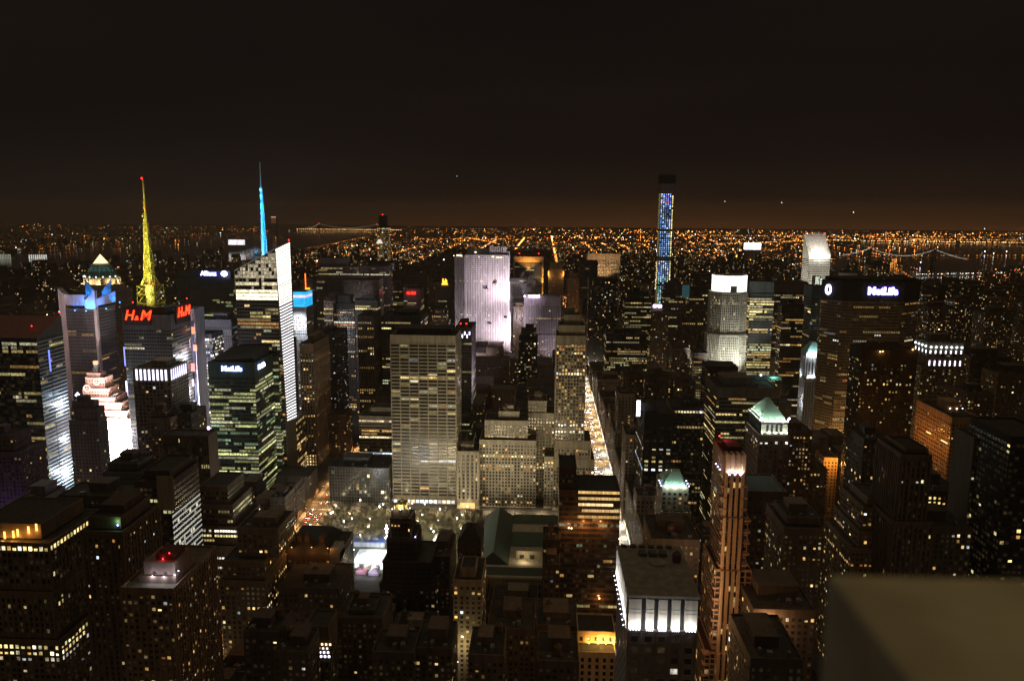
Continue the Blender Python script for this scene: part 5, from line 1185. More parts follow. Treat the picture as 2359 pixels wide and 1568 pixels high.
for k in range(4):
    for Y in (y0+1.2, y1-1.2): m.frust(x0+1.5+k*(x1-x0-3)/3, Y, z-1, z+(zt-z)*(.9 if k in (1, 2) else .6), .9, .2, 4)
m.box(x0+5, x1-5, y0+5, y1-5, z+2, zt); m.build('gold_crown', gm, root)
fl = MB()
for X, Y, e in ((x0-.2, y0-.8, 1500), ((x0+x1)/2, y0-1.2, 1700), (x1+.6, y0+2, 1500), (x1+.8, y1-3, 1100)):
    fl.octa(X, Y, z+.6, .45, (7, 7, 9)); lamp('POINT', (X, Y-.5, z+1.2), e, (1, .93, .62), size=.15)
for q, X in ((T[2], T[2][0]+.4), (T[2], T[2][1]-.2)):
    fl.octa(X, q[2]-.3, q[4]+.8, .5, (6, 6, 11)); lamp('POINT', (X, q[2]-.5, q[4]+1.0), 700, (.9, .9, 1), size=.15)
fl.build('floodlight', POINTS, root, glow=True)
m = MB()
for q in T[:4]:
    n = 7
    for k in range(n+1): m.frust(q[0]+(q[1]-q[0])*k/n, q[2]+.5, q[4]-1.5, q[4]+2.2, .7, .15, 4)
m.build('pinnacle', wallmat((.10, .07, .05)), root)
x0, x1, y0, y1, z = T[0][:5]
for k in range(4):
    X = x0+3+k*9; m = MB(); pl_ = [(X, z-24), (X+4.5, z-24), (X+4.5, z-14.2), (X+3.9, z-12.7), (X+2.25, z-12), (X+.6, z-12.7), (X, z-14.2)]; m.v = [(a, y0-.12, b) for a, b in pl_]; m.f = [tuple(range(7))]; m.g = [(0,)*3]; m.m = [0]
    m.build('arched_window', simple((.03, .03, .03), .3, name='dark_glass'), root)
B('dark_party_wall_block', 'dark flat roofed block against the right side of the black and gold tower', [(992, 1035, 1279)], 575, 44, col=(.11, .08, .065), most=20, S=STONE(lit=.03, br=.4))
r_, T = B('turreted_tan_tower', 'slim tan apartment tower with a dark turreted roof in front of the library', [(1043, 1110, 1334, 0, 34), (1060, 1095, 1306, 4, 18)], 470, col=(.36, .29, .2), clutter=False, most=80, Ss=[STONE(bw=3.8, fh=3.4, lit=.10, br=.5, rows=[(1361, .5, .9), (1496, .3, .9), (1510, .4, 1)]), STONE(lit=.02)])
a, zz = at(1056, 1512, 455); lamp('POINT', (a, 460, zz), 5000, (1, .8, .4), size=.3)
m = MB(); m.octa(at(1052, 1522, 462)[0], 462, at(1052, 1522, 462)[1], 1.0, (7, 7, 11)); m.build('wall_lamp', POINTS, r_, glow=True)
r_, T = B('steep_roof_tower', 'dark brick tower with a steep turreted roof beside the pale library roof', [(1054, 1108, 1246)], 520, 26, col=(.10, .075, .06), clutter=False, most=20, S=STONE(bw=4, lit=.04, br=.8, rows=[(1288, .3, .8, 'orange')]))
x0, x1, y0, y1, z = r_['_t']; m = MB(); k = 0
m.v += [(x0, y0, z), (x1, y0, z), (x1, y1, z), (x0, y1, z), (x0+5, y0+8, z+7), (x1-5, y0+8, z+7), (x1-5, y1-8, z+7), (x0+5, y1-8, z+7)]
for q in ((0, 1, 5, 4), (1, 2, 6, 5), (2, 3, 7, 6), (3, 0, 4, 7), (4, 5, 6, 7)): m.f.append(q); m.g.append((0,)*3); m.m.append(0)
m.frust((x0+x1)/2, y0+10, z+7, z+11, 1.6, .2, 6)
for X in (x0+1, x1-1): m.frust(X, y0+1, z-1, z+4, 1.4, .2, 6)
m.build('steep_roof', wallmat((.05, .045, .045)), r_)
# ---- library
root = thing('library_building', 'long low marble library with green copper roofs behind the dark rooftops', 'library', (-20, 600, 0))
LM = wallmat((.50, .44, .34)); m = MB(); xw, xe = at(1112, 1327, 600)[0], 40; zt = at(1150, 1327, 600)[1]
xr0 = at(1109, 1180, 735)[0]
m.box(xw, xe-14, 600, 622, 0, zt, top=True); m.box(xw-8, xe, 622, 735, 0, zt-2); m.box(xw-.8, xe-13, 599.2, 600, zt-1.6, zt-.6)
m.build('wall', LM, root); BOXES.append((xw-8, xe, 600, 735, 0, 30))
def gable(x0, x1, y0, y1, z0, z1, ns=True):
    b = MB()
    if ns:
        xm = (x0+x1)/2; b.quad((x0, y0, z0), (xm, y0+2, z1), (xm, y1-2, z1), (x0, y1, z0)); b.quad((x1, y0, z0), (x1, y1, z0), (xm, y1-2, z1), (xm, y0+2, z1)); b.tri((x0, y0, z0), (x1, y0, z0), (xm, y0+2, z1)); b.tri((x1, y1, z0), (x0, y1, z0), (xm, y1-2, z1))
        for t in range(1, 26): u = t/26; Y = y0+(y1-y0)*u; b.bar((x0, Y, z0+.1), (xm, Y, z1+.1), .16); b.bar((x1, Y, z0+.1), (xm, Y, z1+.1), .16)
    else:
        ym = (y0+y1)/2; b.quad((x0, y0, z0), (x1, y0, z0), (x1-2, ym, z1), (x0+2, ym, z1)); b.quad((x1, y1, z0), (x0, y1, z0), (x0+2, ym, z1), (x1-2, ym, z1)); b.tri((x0, y1, z0), (x0, y0, z0), (x0+2, ym, z1)); b.tri((x1, y0, z0), (x1, y1, z0), (x1-2, ym, z1))
        for t in range(1, 16): u = t/16; X = x0+(x1-x0)*u; b.bar((X, y0, z0+.1), (X, ym, z1+.1), .16)
    return b
cop = simple((.10, .145, .12), .75)
gable(xw-7, xw+20, 626, 734, zt-1.5, zt+9).build('copper_roof', cop, root)
gable(xw+20, xe-2, 664, 694, zt-1.5, zt+6, False).build('copper_roof', cop, root)
gable(xw+20, xe-2, 716, 735, zt-1.5, zt+4, False).build('copper_roof', cop, root)
gable(xw, xe-15, 602, 620, zt-.5, zt+3.5, False).build('copper_roof', simple((.10, .12, .11), .8), root)
m = MB(); m.box(xw+26, xe-16, 640, 641, zt-14, zt+5); m.build('court_wall', LM, root)
m = MB()
for k in range(2): X = xw+29+k*9; m.box(X, X+4, 639.8, 639.95, zt-5, zt+1.5); m.frust(X+2, 639.85, zt+1.4, zt+1.5, 2, 2, 12)
for k in range(8): X = xw+4+k*7; m.box(X, X+1.6, 599.7, 599.9, zt-9.5, zt-6); m.box(X, X+1.6, 599.7, 599.9, zt-18, zt-13)
m.build('dark_window', simple((.03, .03, .03), .3, name='dark_glass'), root)
for px, e in ((1125, 5000), (1170, 6500), (1215, 5000)): lamp('POINT', (at(px, 1380, 590)[0], 588, 9), e*1.1, (1, .84, .55), size=.3)
lamp('POINT', (xw+33, 632, zt+3), 2200, (1, .8, .45), size=.3); lamp('POINT', (xe-20, 634, 8), 2600, (1, .55, .2), size=.3)
# floodlights that wash the north side of the wide street
for X, e in ((-55, 1.25e5), (-14, 1.25e5), (20, .8e5)): lamp('SPOT', (X, 662, 44), e, (1, .82, .50), (X, 800, 100), .6, 72, .3)
for X, e in ((-150, 2.3e5), (-115, 2.3e5)): lamp('SPOT', (X, 672, 14), e*.6, (1, .80, .46), (X, 812, 120), .5, 110, .9)
lamp('SPOT', (-195, 715, 12), 2e4, (.9, .95, 1), (-195, 800, 30), .5, 120, .8)
# ---- orange lit low block
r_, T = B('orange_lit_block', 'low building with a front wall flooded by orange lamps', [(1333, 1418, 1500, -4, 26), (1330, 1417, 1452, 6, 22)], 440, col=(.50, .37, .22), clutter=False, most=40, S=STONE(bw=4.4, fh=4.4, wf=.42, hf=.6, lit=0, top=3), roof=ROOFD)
x0, x1, y0, y1, z = r_['_t']; m = MB()
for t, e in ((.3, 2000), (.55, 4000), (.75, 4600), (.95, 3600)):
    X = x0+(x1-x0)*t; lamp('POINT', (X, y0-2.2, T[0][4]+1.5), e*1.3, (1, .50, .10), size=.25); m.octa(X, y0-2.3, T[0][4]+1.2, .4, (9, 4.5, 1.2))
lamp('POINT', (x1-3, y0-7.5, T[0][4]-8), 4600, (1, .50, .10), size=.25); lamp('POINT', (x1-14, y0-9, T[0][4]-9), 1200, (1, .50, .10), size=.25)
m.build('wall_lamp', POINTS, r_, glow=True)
# ---- left foreground
d = 430
root, T = B('stepped_corner_tower', 'stepped stone tower at the far left with orange lit top and bright window rows', [(-60, 137, 1470, -4, 66), (-60, 121, 1360, -2, 60), (-60, 112, 1247, 0, 54), (-60, 93, 1204, 6, 44)], d, col=(.23, .18, .13), clutter=False, most=100,
  Ss=[st(bw=3.6, fh=3.9, wf=.6, hf=.6, lit=.06, br=.7, pal='white', mode='ind', pier=.4, top=3, rows=[(1483, .85, 1.1, 'office'), (1495, .9, 1.3, 'office'), (1508, .5, .6)]), st(bw=3.4, fh=3.9, wf=.5, hf=.6, lit=.03, br=.5, mode='ind', pier=.4, rows=[(1367, .7, .6), (1395, .4, .5)]),
      st(bw=3.4, fh=4.2, wf=.7, hf=.62, lit=.02, br=.9, mode='ind', pier=.5, top=1.8, pal='office', rows=[(1252, .95, 1.5, 'office'), (1266, .95, 1.5, 'office')]), st(bw=7, fh=11, wf=.3, hf=.6, lit=.0, top=2, mode='ind', rows=[(1215, .5, .9, 'orange')])])
q = T[3]; m = MB()
for px, py, h in ((10, 1232, 6), (30, 1230, 5), (40, 1226, 7), (65, 1220, 6), (83, 1214, 6)):
    a, zz = at(px, py, q[2]-.6); lamp('POINT', (a, q[2]-2.5, zz-2), 800, (1, .42, .08), size=.2); m.box(a-.5, a+.5, q[2]-.5, q[2]-.1, zz-2, zz+2.4, glow=(4, 1.6, .3))
m.build('wall_lamp', POINTS, root, glow=True)
r_, T = B('dark_brick_tower', 'tall dark brick tower with faint piers right of the stepped corner tower', [(187, 280, 1222, 0, 44), (203, 277, 1188, 4, 34)], 415, col=(.15, .105, .08), clutter=False, most=100, Ss=[RES(bw=3.6, fh=3.5, lit=.05, br=.5, pier=.5, wf=.42, rows=[(1245, .35, .5, 'orange'), (1262, .4, .5, 'warm'), (1283, .12, 1.6, 'cool')]), None])
x0, x1, y0, y1, z = T[1][:5]; m = MB(); a, zz = at(271, 1208, y0-.6); m.octa(a, y0-.6, zz, .6, (4, 4.6, 12)); lamp('POINT', (a, y0-1.5, zz+2), 500, (.3, .9, .35), size=.15); m.build('roof_lamp', POINTS, r_, glow=True)
m = MB(); m.box(x0+2, x1-2, y0+8, y1-4, z-1, z+4); m.build('penthouse', wallmat((.10, .07, .06)), r_)
d = 335
root, T = B('foreground_brown_tower', 'nearest brown apartment tower at lower left with red lamps on its roof box', [(277, 399, 1352, 0, 48)], d, bk=(488, 1312), col=(.30, .205, .145), clutter=False, most=100, roof=wallmat((.17, .15, .12)),
  S=RES(bw=2.9, fh=3.1, wf=.6, hf=.48, lit=.16, br=.5, pal='warm', pier=.5, top=3))
x0, x1, y0, y1, z = root['_t']; pb = wallmat((.30, .2, .17)); m = MB()
a0, a1 = at(331, 1322, y0+8)[0], at(402, 1322, y0+8)[0]
m.box(a0-2, a1+1, y0+7, y0+28, z-1, z+2.5); m.box(a0, a1, y0+8.5, y0+26, z+2.5, z+9); m.build('penthouse', pb, root)
m = MB(); m.box(a0+5, a1-1, y0+11, y0+22, z+9, z+12); m.frust(a0+7, y0+13, z+12, z+13.6, .8, .8, 10); m.build('tank_enclosure', wallmat((.14, .05, .05)), root)
fl = MB()
for px, py, c in ((376, 1284, (18, .5, .5)), (391, 1271, (14, .4, .3))): a, zz = at(px, py, y0+11); fl.octa(a, y0+10.5, zz, .35, c); lamp('POINT', (a, y0+9.8, zz+.3), 60, (1, .05, .05), size=.15)
for px, py in ((351, 1325), (377, 1326), (402, 1322), (411, 1313)): a, zz = at(px, py, y0+6.5); fl.octa(a, y0+6.5, zz, .33, (7, 7.5, 13)); lamp('POINT', (a, y0+5.8, zz-.2), 420, (.85, .9, 1), size=.12)
fl.build('roof_lamp', POINTS, root, glow=True)
d = 500
root, T = B('striped_side_tower', 'dark tower whose right side carries white lit diagonal floor stripes', [(309, 391, 1108, 0, 44), (330, 391, 1082, 6, 36)], d, bk=(484, 1090), col=(.10, .075, .068), clutter=False, most=80, Ss=[st(bw=3, lit=.05, br=.35, pal='green', rows=[(1112, .3, .4), (1120, .4, .4)]), None])
x0, x1, y0, y1, z = T[0][:5]; m = MB(); zt, zb_ = at(400, 1190, y0)[1], 20
k = zt
while k > zb_:
    red = k < at(400, 1330, y0)[1]
    m.quad((x1+.15, y0, k), (x1+.15, y1, k), (x1+.15, y1, k+1.1), (x1+.15, y0, k+1.1), (.95, .46, .3) if red else (.42, .44, .40)); k -= 4.0
m.build('lit_floor_edge', POINTS, root, glow=True)
m = MB(); k = zt
rr = random.Random(3)
while k > zb_:
    for j in range(12):
        if rr.random() < .16: Y = y0+j*(y1-y0)/12; m.quad((x1+.12, Y, k-2.6), (x1+.12, Y+2.4, k-2.6), (x1+.12, Y+2.4, k-.3), (x1+.12, Y, k-.3), jit(rr.uniform(.2, 1.2), (.9, .8, .6)))
    k -= 4
m.build('windows', POINTS, root, glow=True)['kind'] = 'stuff'
m = MB(); m.box(x1-9, x1+2.4, y0-.5, y0+.4, z-20, z+4); m.build('pale_corner', wallmat((.36, .32, .26)), root)
d = 610
B('grey_ribbed_slab', 'grey ribbed slab with a plain right end wall below the square', [(374, 479, 1001)], 650, bk=(500, 992), col=(.16, .125, .11), clutter=False, most=60, S=st(bw=2.0, wf=.45, hf=.85, lit=.02, br=.5, top=3, faces='S', rows=[(1059, .15, .9), (1074, .35, .6), (1093, .2, .4)]))
root, T = B('white_row_ziggurat', 'stepped office block wrapped by brilliant white window rows', [(452, 566, 1256, -8, 52), (455, 549, 1210, -5, 46), (460, 535, 1160, -2, 40), (462, 523, 1118, 0, 34)], 570, col=(.20, .17, .14), clutter=False, most=100,
  Ss=[st(bw=2.4, fh=4, wf=.7, hf=.4, lit=.12, br=.5, mode='run', rows=[(1262, .9, .7), (1279, .95, 1.6, 'white'), (1305, .95, 1.4, 'white'), (1323, .9, .9)]), st(bw=2.2, fh=4, wf=.75, hf=.42, lit=.08, br=.6, top=2, rows=[(1217, 1, 2.6, 'white'), (1227, 1, 1.0, 'office')]), st(bw=2.4, lit=.1, br=.4, rows=[(1170, .6, .5), (1182, .2, .4)]), st(bw=2.4, lit=.08, br=.4)])
root, T = B('tan_stepped_block', 'tan stepped block with amber window groups left of the ornate roofs', [(505, 611, 1335, -3, 44), (512, 609, 1290, -1, 42), (545, 640, 1215, 6, 34)], 500, col=(.22, .175, .13), most=100, tank=True,
  Ss=[STONE(bw=3.8, fh=3.7, lit=.16, br=.5, rows=[(1345, .5, 1.1), (1366, .3, .6), (1400, .55, 1.2)]), STONE(lit=.06, br=.5), STONE(bw=3.8, lit=.04, br=.6, rows=[(1270, .6, .8)])])
root, T = B('ornate_roof_building', 'ornate old building with dark mansard roofs and chimneys lit orange from within', [(650, 782, 1272)], 545, 42, col=(.14, .10, .08), clutter=False, most=60, S=STONE(lit=.05, br=.5, bw=3.8, top=5, rows=[(1279, .2, .6), (1302, .2, .6)]))
x0, x1, y0, y1, z = root['_t']; m = MB()
m.v += [(x0, y0, z), (x1-9, y0, z), (x1-9, y1, z), (x0, y1, z), (x0+5, y0+7, z+7), (x1-14, y0+7, z+7), (x1-14, y1-7, z+7), (x0+5, y1-7, z+7)]
for q in ((0, 1, 5, 4), (1, 2, 6, 5), (2, 3, 7, 6), (3, 0, 4, 7), (4, 5, 6, 7)): m.f.append(q); m.g.append((0,)*3); m.m.append(0)
m.build('mansard_roof', wallmat((.04, .035, .033)), root)
for px in (678, 692, 708, 742): a = at(px, 1240, y0+8)[0]; m = MB(); m.box(a-1.6, a+1.6, y0+6, y0+9, z, z+11); m.frust(a, y0+7.5, z+11, z+14, 1.8, .8, 8); m.build('chimney', wallmat((.07, .05, .045)), root)
fl = MB()
for px, py, e in ((672, 1258, 1100), (718, 1258, 1400), (755, 1260, 1300)): a, zz = at(px, py, y0-1); lamp('POINT', (a, y0-2.5, zz), e, (1, .4, .1), size=.2); fl.octa(a, y0-1.6, zz, .5, (3, 1.3, .3))
fl.build('wall_lamp', POINTS, root, glow=True)
m = MB(); m.box(x1-7, x1, y0-1, y0+14, z-30, z+4); m.build('party_wall', wallmat((.30, .29, .28)), root)
root, T = B('lit_grille_block', 'slim dark block whose top carries rows of small white lights', [(703, 756, 1440, 0, 20)], 420, col=(.16, .12, .09), clutter=False, most=60, S=st(bw=3.2, fh=3.6, wf=.5, hf=.5, lit=.06, br=.5, mode='ind', top=16, pal='green', bot=0))
x0, x1, y0, y1, z = root['_t']; m = MB()
for j in range(4):
    for k in range(5 if j else 6): X = x0+2+k*2.4+j*.5; m.box(X, X+1.1, y0-.35, y0-.06, z-12-j*2.6, z-10.8-j*2.6, glow=((3, 1.8, .7), (1.6, 1.3, 1.2), (3, 2.8, 3.6), (4, 3.9, 5.5))[j])
m.build('light_row', POINTS, root, glow=True)
# terraces and slabs filling the lower left
for k, (nm, lab, t, dd, dp, c, lit, tank) in enumerate((
  ('low_dark_office', 'low dark office block with one long amber row left of the striped-side tower', [(122, 312, 1172, 0, 40), (135, 300, 1140, 6, 30)], 560, 46, (.12, .095, .08), .10, False),
  ('dark_terrace_block', 'dark flat terrace block between the dark stone tower and the square', [(236, 330, 1088, 0, 40), (248, 316, 1066, 8, 28)], 660, 46, (.10, .085, .075), .05, True),
  ('purple_tinted_block', 'dim purplish stepped block against the left edge below the wedge tower', [(-50, 48, 1040, 0, 34), (-50, 30, 1000, 6, 24)], 650, 40, (.2, .14, .19), .05, False),
  ('narrow_lit_end_block', 'narrow block with a lit end wall at the foot of the wedge tower', [(30, 92, 1150, 0, 34)], 585, 40, (.24, .21, .24), .12, False),
  ('brownish_residential_block', 'brownish residential block with a column of bright windows below the gridded tower', [(338, 392, 962, 0, 34), (346, 380, 948, 5, 18)], 716, 40, (.25, .18, .15), .2, True),
  ('rounded_dark_block', 'dark block with slanted roof beside the brownish residential one', [(394, 440, 952, 0, 34)], 730, 40, (.09, .08, .07), .06, False),
  ('small_lit_front_house', 'small dark house with bright amber window pair at the bottom left of centre', [(630, 705, 1498, 0, 24)], 375, 30, (.13, .1, .08), .12, True),
  ('dark_row_house', 'dark row house whose one row of small windows is lit, bottom edge', [(560, 640, 1452, 0, 24)], 385, 30, (.12, .1, .085), .05, True),
  ('broad_dark_warehouse', 'broad unlit warehouse with plain roof left of the black and gold tower', [(640, 780, 1352, 0, 40)], 500, 44, (.12, .09, .075), .05, True),
  ('corniced_dark_block', 'corniced dark block with faint arched windows in front of the skating rink', [(775, 880, 1420, 0, 34), (800, 862, 1402, 6, 20)], 468, 40, (.13, .095, .075), .03, True),
  ('blank_wall_block', 'dark block with blank party wall at the bottom middle', [(856, 952, 1500, 0, 24)], 392, 30, (.13, .1, .085), .05, False),
  ('rear_yard_block', 'dim brick block with lit yard window below the turreted tan tower', [(955, 1040, 1490, 0, 30)], 400, 34, (.15, .11, .09), .08, True),
  ('tank_roof_block', 'brick block with a tank on its roof and two white lit panes at the bottom', [(1078, 1160, 1506, 0, 30)], 395, 34, (.2, .15, .11), .06, True),
  ('low_tan_roofs_block', 'low dim block of mixed roofs right of the turreted tan tower', [(1122, 1232, 1445, 0, 40)], 455, 40, (.16, .12, .09), .07, True),
  ('dim_gabled_block', 'dim block with small windows in front of the dark glass block', [(1235, 1332, 1438, 0, 34)], 460, 36, (.17, .12, .09), .06, True),
  ('cluttered_roof_block', 'dark block with cluttered roof left of the orange lit building', [(1238, 1334, 1520, 0, 30)], 385, 34, (.15, .11, .085), .05, True),
  ('dark_gable_tower', 'dark narrow gabled house right of the library roofs', [(1250, 1290, 1240, 0, 24)], 560, 30, (.11, .08, .065), .06, False),
  ('brick_wall_block', 'dim brick block with a short row of bright windows right of the library', [(1252, 1290, 1298, 0, 24)], 540, 20, (.14, .09, .07), .2, False),
  ('mansion_block', 'dark mansion block behind the roof of the white column building', [(1500, 1612, 1240, 0, 40)], 470, 40, (.12, .095, .08), .08, True))):
    B(nm, lab, t, dd, dp, col=c, most=40, tank=tank, S=STONE(lit=lit, br=.5, bw=3.5))
# ---- lower right
B('brown_shaft_block', 'tall brown brick shaft below the green pyramid, set with few white windows', [(1722, 1812, 1130, 0, 40)], 570, 40, col=(.15, .10, .08), clutter=False, most=80, S=STONE(bw=4, lit=.05, br=.6, rows=[(1254, .25, 1.2, 'office'), (1182, .1, 1)]))
B('pier_tower', 'dark tower with close vertical piers and a stepped top at lower right', [(2056, 2150, 1200, -2, 44), (2076, 2147, 1046, 0, 36), (2084, 2138, 1031, 4, 26)], 475, bk=(2052, 1038), col=(.15, .115, .10), most=100, clutter=False,
  S=st(bw=3.0, fh=3.8, wf=.5, hf=.55, lit=.035, br=.9, mode='ind', pier=.9, top=4, rows=[(1110, .3, 1.4, 'white'), (1075, .1, .5)]))
B('plain_wall_tower', 'dark tower with plain left wall and a bright window band low on its front', [(2244, 2330, 1008)], 505, bk=(2199, 984), col=(.15, .125, .1), clutter=True, most=100, S=st(bw=3.2, fh=3.8, wf=.6, hf=.5, lit=.05, br=.7, mode='ind', pal='green', top=18, faces='S', rows=[(1089, .35, .9), (1101, .4, .7), (1119, .35, .5), (1185, .9, .9, 'office'), (1195, .5, .4)]))
B('black_edge_tower', 'nearly black tower cut by the right edge of the view', [(2329, 2440, 1005)], 470, 46, col=(.035, .032, .03), clutter=False, most=60, S=st(bw=3.2, lit=.03, br=.8, mode='ind', rows=[(1240, .3, .9), (1200, .2, .9)]))
B('cornice_office_block', 'broad dim office block with pale cornice and a row of mixed windows', [(1806, 1896, 1215), (1812, 1890, 1190, 6, 30)], 480, 40, col=(.19, .15, .115), most=90, S=STONE(bw=3.2, lit=.08, br=.5, rows=[(1193, .5, .7, 'mixed'), (1255, .35, .4), (1279, .5, .4)]))
B('stepped_brown_office', 'stepped brown office block with orange lit rows in front of the pier tower', [(1960, 2076, 1262, -4, 50), (1978, 2068, 1222, -2, 46), (1988, 2058, 1168, 0, 40), (1998, 2052, 1146, 4, 30)], 500, bk=(1906, 1210), col=(.24, .175, .12), clutter=False, most=100,
  S=st(bw=3.1, fh=3.7, wf=.55, hf=.5, lit=.13, br=.55, mode='ind', pal='warm', top=2.5, rows=[(1178, .4, .8, 'orange'), (1186, .35, .9), (1243, .4, .9), (1268, .6, .6, 'orange'), (1295, .7, .7, 'orange')]))
B('dim_window_row_block', 'dim block with a small bright row under its roof right of the pier tower', [(2138, 2215, 1128, 0, 40)], 540, 40, col=(.14, .12, .1), most=80, S=STONE(lit=.07, br=.7, rows=[(1148, .5, .8), (1159, .95, 1.3, 'office'), (1168, .3, .9)]))
B('flat_dim_block', 'flat dim block with scattered pale windows between the pier tower and plain wall tower', [(2130, 2240, 1212, 0, 40)], 480, 40, col=(.13, .11, .095), most=80, S=STONE(lit=.05, br=.7, rows=[(1236, .3, 1.0, 'white')]))
r_, T = B('amber_roof_house', 'small orange glowing roof house at the foot of the broad octagonal slab', [(1898, 1930, 1052)], 800, 26, col=(.5, .32, .15), clutter=False, most=10, S=STONE(lit=.06, br=.5))
x0, x1, y0, y1, z = r_['_t']; lamp('POINT', (x0+4, y0-10, z-6), 9000, (1, .42, .08), size=.4); lamp('POINT', (x1-2, y0-9, z-3), 8000, (1, .42, .08), size=.4)
B('low_terrace_block', 'low dark terrace block with a row of amber windows left of the amber roof house', [(1818, 1906, 1078, 0, 40), (1828, 1880, 1055, 6, 26)], 720, 40, col=(.13, .105, .085), most=60, S=STONE(lit=.12, br=.5, rows=[(1092, .5, .8)]))
B('row_window_block', 'dark block with three close rows of small amber windows right of the green pyramid', [(1812, 1872, 992, 0, 36)], 700, 36, col=(.14, .09, .07), most=60, S=STONE(bw=3, lit=.3, br=.5, rows=[(1008, .6, .7)]))
B('dim_tower_pair_left', 'plain dim tower with plumb lines of windows behind the stepped brown office', [(1990, 2050, 1010, 0, 34)], 600, 36, col=(.11, .085, .07), most=60, S=STONE(lit=.08, br=.6, rows=[(1095, .3, 1.1)]))
B('low_bottom_block', 'dark low block with bright paired windows beside the blurred parapet', [(1735, 1880, 1402, 0, 40)], 395, 40, col=(.12, .095, .08), most=60, S=STONE(lit=.06, br=.7, rows=[(1418, .35, 1.0), (1428, .25, .8)]))
B('bottom_dark_house', 'dark house with two pale roof lights at the bottom beside the parapet', [(1728, 1850, 1515, 0, 40)], 330, 30, col=(.10, .085, .075), most=60, S=STONE(lit=.08, br=.6))
for k, (t, dd, lab, lit) in enumerate((([(2230, 2290, 905)], 760, 'dark tower with a bright vertical strip of windows right of the dotted crown tower', .12), ([(2236, 2330, 820)], 900, 'broad black tower rising right of the dotted crown tower', .03), ([(2140, 2200, 705)], 1150, 'dim apartment slab with amber bands behind the dotted crown tower', .3), ([(2200, 2262, 690)], 1290, 'dark apartment tower with scattered amber windows below the far river', .16),
        ([(2270, 2335, 720)], 1200, 'dim apartment tower with paired lit windows near the right edge', .16), ([(2300, 2400, 860)], 860, 'tall black tower at the right edge with a yellow lit side', .06), ([(2122, 2160, 668)], 1420, 'far apartment tower with even amber windows right of the octagonal slab', .3), ([(1938, 1975, 628)], 1600, 'dark tower top peeking above the broad octagonal slab', .05), ([(2000, 2050, 607)], 1900, 'far lit apartment slab above the white letters', .3))):
    B('apartment_tower', lab, t, dd, 34, col=(.12, .1, .085), most=40, S=RES(lit=lit, br=.55, pal='warm', bw=3.2), group='apartment towers toward the far right river')
# ---- left far: tower with sign, blue towers, the lit square
d = 1580
root, T = B('teal_rounded_tower', 'broad dark teal tower with a blue-white sign band at its top', [(404, 536, 640), (412, 530, 622, 6, 30)], d, 40, col=(.06, .085, .09), clutter=False, cat='skyscraper', most=0, S=GLS(lit=.14, br=.25, top=20, pal='green'))
zz = at(480, 629, d-2)[1]
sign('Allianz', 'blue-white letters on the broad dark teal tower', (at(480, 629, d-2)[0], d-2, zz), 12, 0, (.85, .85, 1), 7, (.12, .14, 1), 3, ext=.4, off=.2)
m = MB(); a = at(516, 628, d-2)[0]
for k in range(14): t = k*2*math.pi/14; m.octa(a+5.4*math.cos(t), d-2, zz+4.4*math.sin(t), 1.9, (5, 4.8, 9))
m.box(a-3, a+3, d-2.4, d-1.6, zz-2, zz+2, glow=(4, 4, 8)); tag(m.build('round_emblem_sign', POINTS, None, glow=True), 'second blue-white emblem at the right end of the dark teal tower', 'sign')
B('blue_window_tower', 'blue-grey tower with short white light bars under its roof', [(467, 532, 735)], 1060, 40, col=(.10, .11, .15), clutter=True, most=40, S=st(bw=3.4, fh=4, wf=.6, hf=.55, lit=.3, br=.22, pal='cool', mode='run', top=10, rows=[(743, .5, .9, 'white'), (738, .8, .6, 'white')]))
root, T = B('pale_blade_tower', 'pale blade-like slab glowing white toward its foot above the square', [(425, 447, 711)], 880, 26, col=(.50, .47, .52), clutter=False, most=10, S=None)
x0, x1, y0, y1, z = root['_t']; m = MB(); m.box(x0+5, x1-1.5, y0-.3, y0, 20, z-14); m.build('glass_strip', simple((.10, .11, .16), .3, name='blue_glass'), root)
lamp('POINT', (at(360, 980, 690)[0], 690, 70), 4.5e4, (1, .92, .8), size=.4)  # unseen lamp added to brighten the gridded stone tower
for py, e in ((980, 3.4e5), (900, 1.5e5), (820, 6e4)): a, zz = at(440, py, y0-20); lamp('POINT', (a, y0-22, zz), e*.9, (.88, .88, 1), size=.6)
root, T = B('flashing_window_tower', 'tower crowded with small bright white and red windows above the square', [(448, 487, 768)], 905, 34, col=(.13, .13, .17), clutter=False, most=100, minpx=1.6,
  S=st(bw=2.9, fh=3.9, wf=.66, hf=.6, lit=.5, br=1.6, pal='white', mode='ind', top=5))
m = MB()
for px, py, w_, h, c in ((434, 790, 3, 10, (1.6, 1.2, 1.4)), (441, 845, 7, 9, (2.6, .5, .4)), (437, 880, 9, 8, (2.6, 1.2, 1.1)), (436, 850, 5, 4, (2, 2, 2.2)), (444, 760, 3, 8, (2.4, .5, .2)), (449, 800, 4, 7, (2.6, .45, .2)), (440, 935, 10, 14, (1.8, 2.2, 2.8)), (446, 968, 9, 20, (5, 3.6, 7)), (463, 985, 20, 4, (6, 4.6, 6))):
    a, zz = at(px, py, 872); b = MB(); b.box(a-w_*.5, a+w_*.5, 872, 873, zz-h*.5, zz+h*.5, glow=c)
    b.bar((a-w_*.3, 873.5, 0), (a-w_*.3, 873.5, zz), .25)
    tag(b.build('billboard', POINTS, None, glow=True), {790: 'tiny pale screen high on the blade slab', 845: 'red lit screen halfway down beside the blade slab', 880: 'pink-white screen under the red one', 850: 'small white screen left of the red one', 760: 'highest little red screen by the flashing tower', 800: 'narrow red screen on the flashing tower', 935: 'bluish white screen low beside the green glass tower', 968: 'violet-white glaring screen low in the square', 985: 'white glowing strip at the foot of the flashing tower'}[py], 'billboard', 'lit billboards of the square')
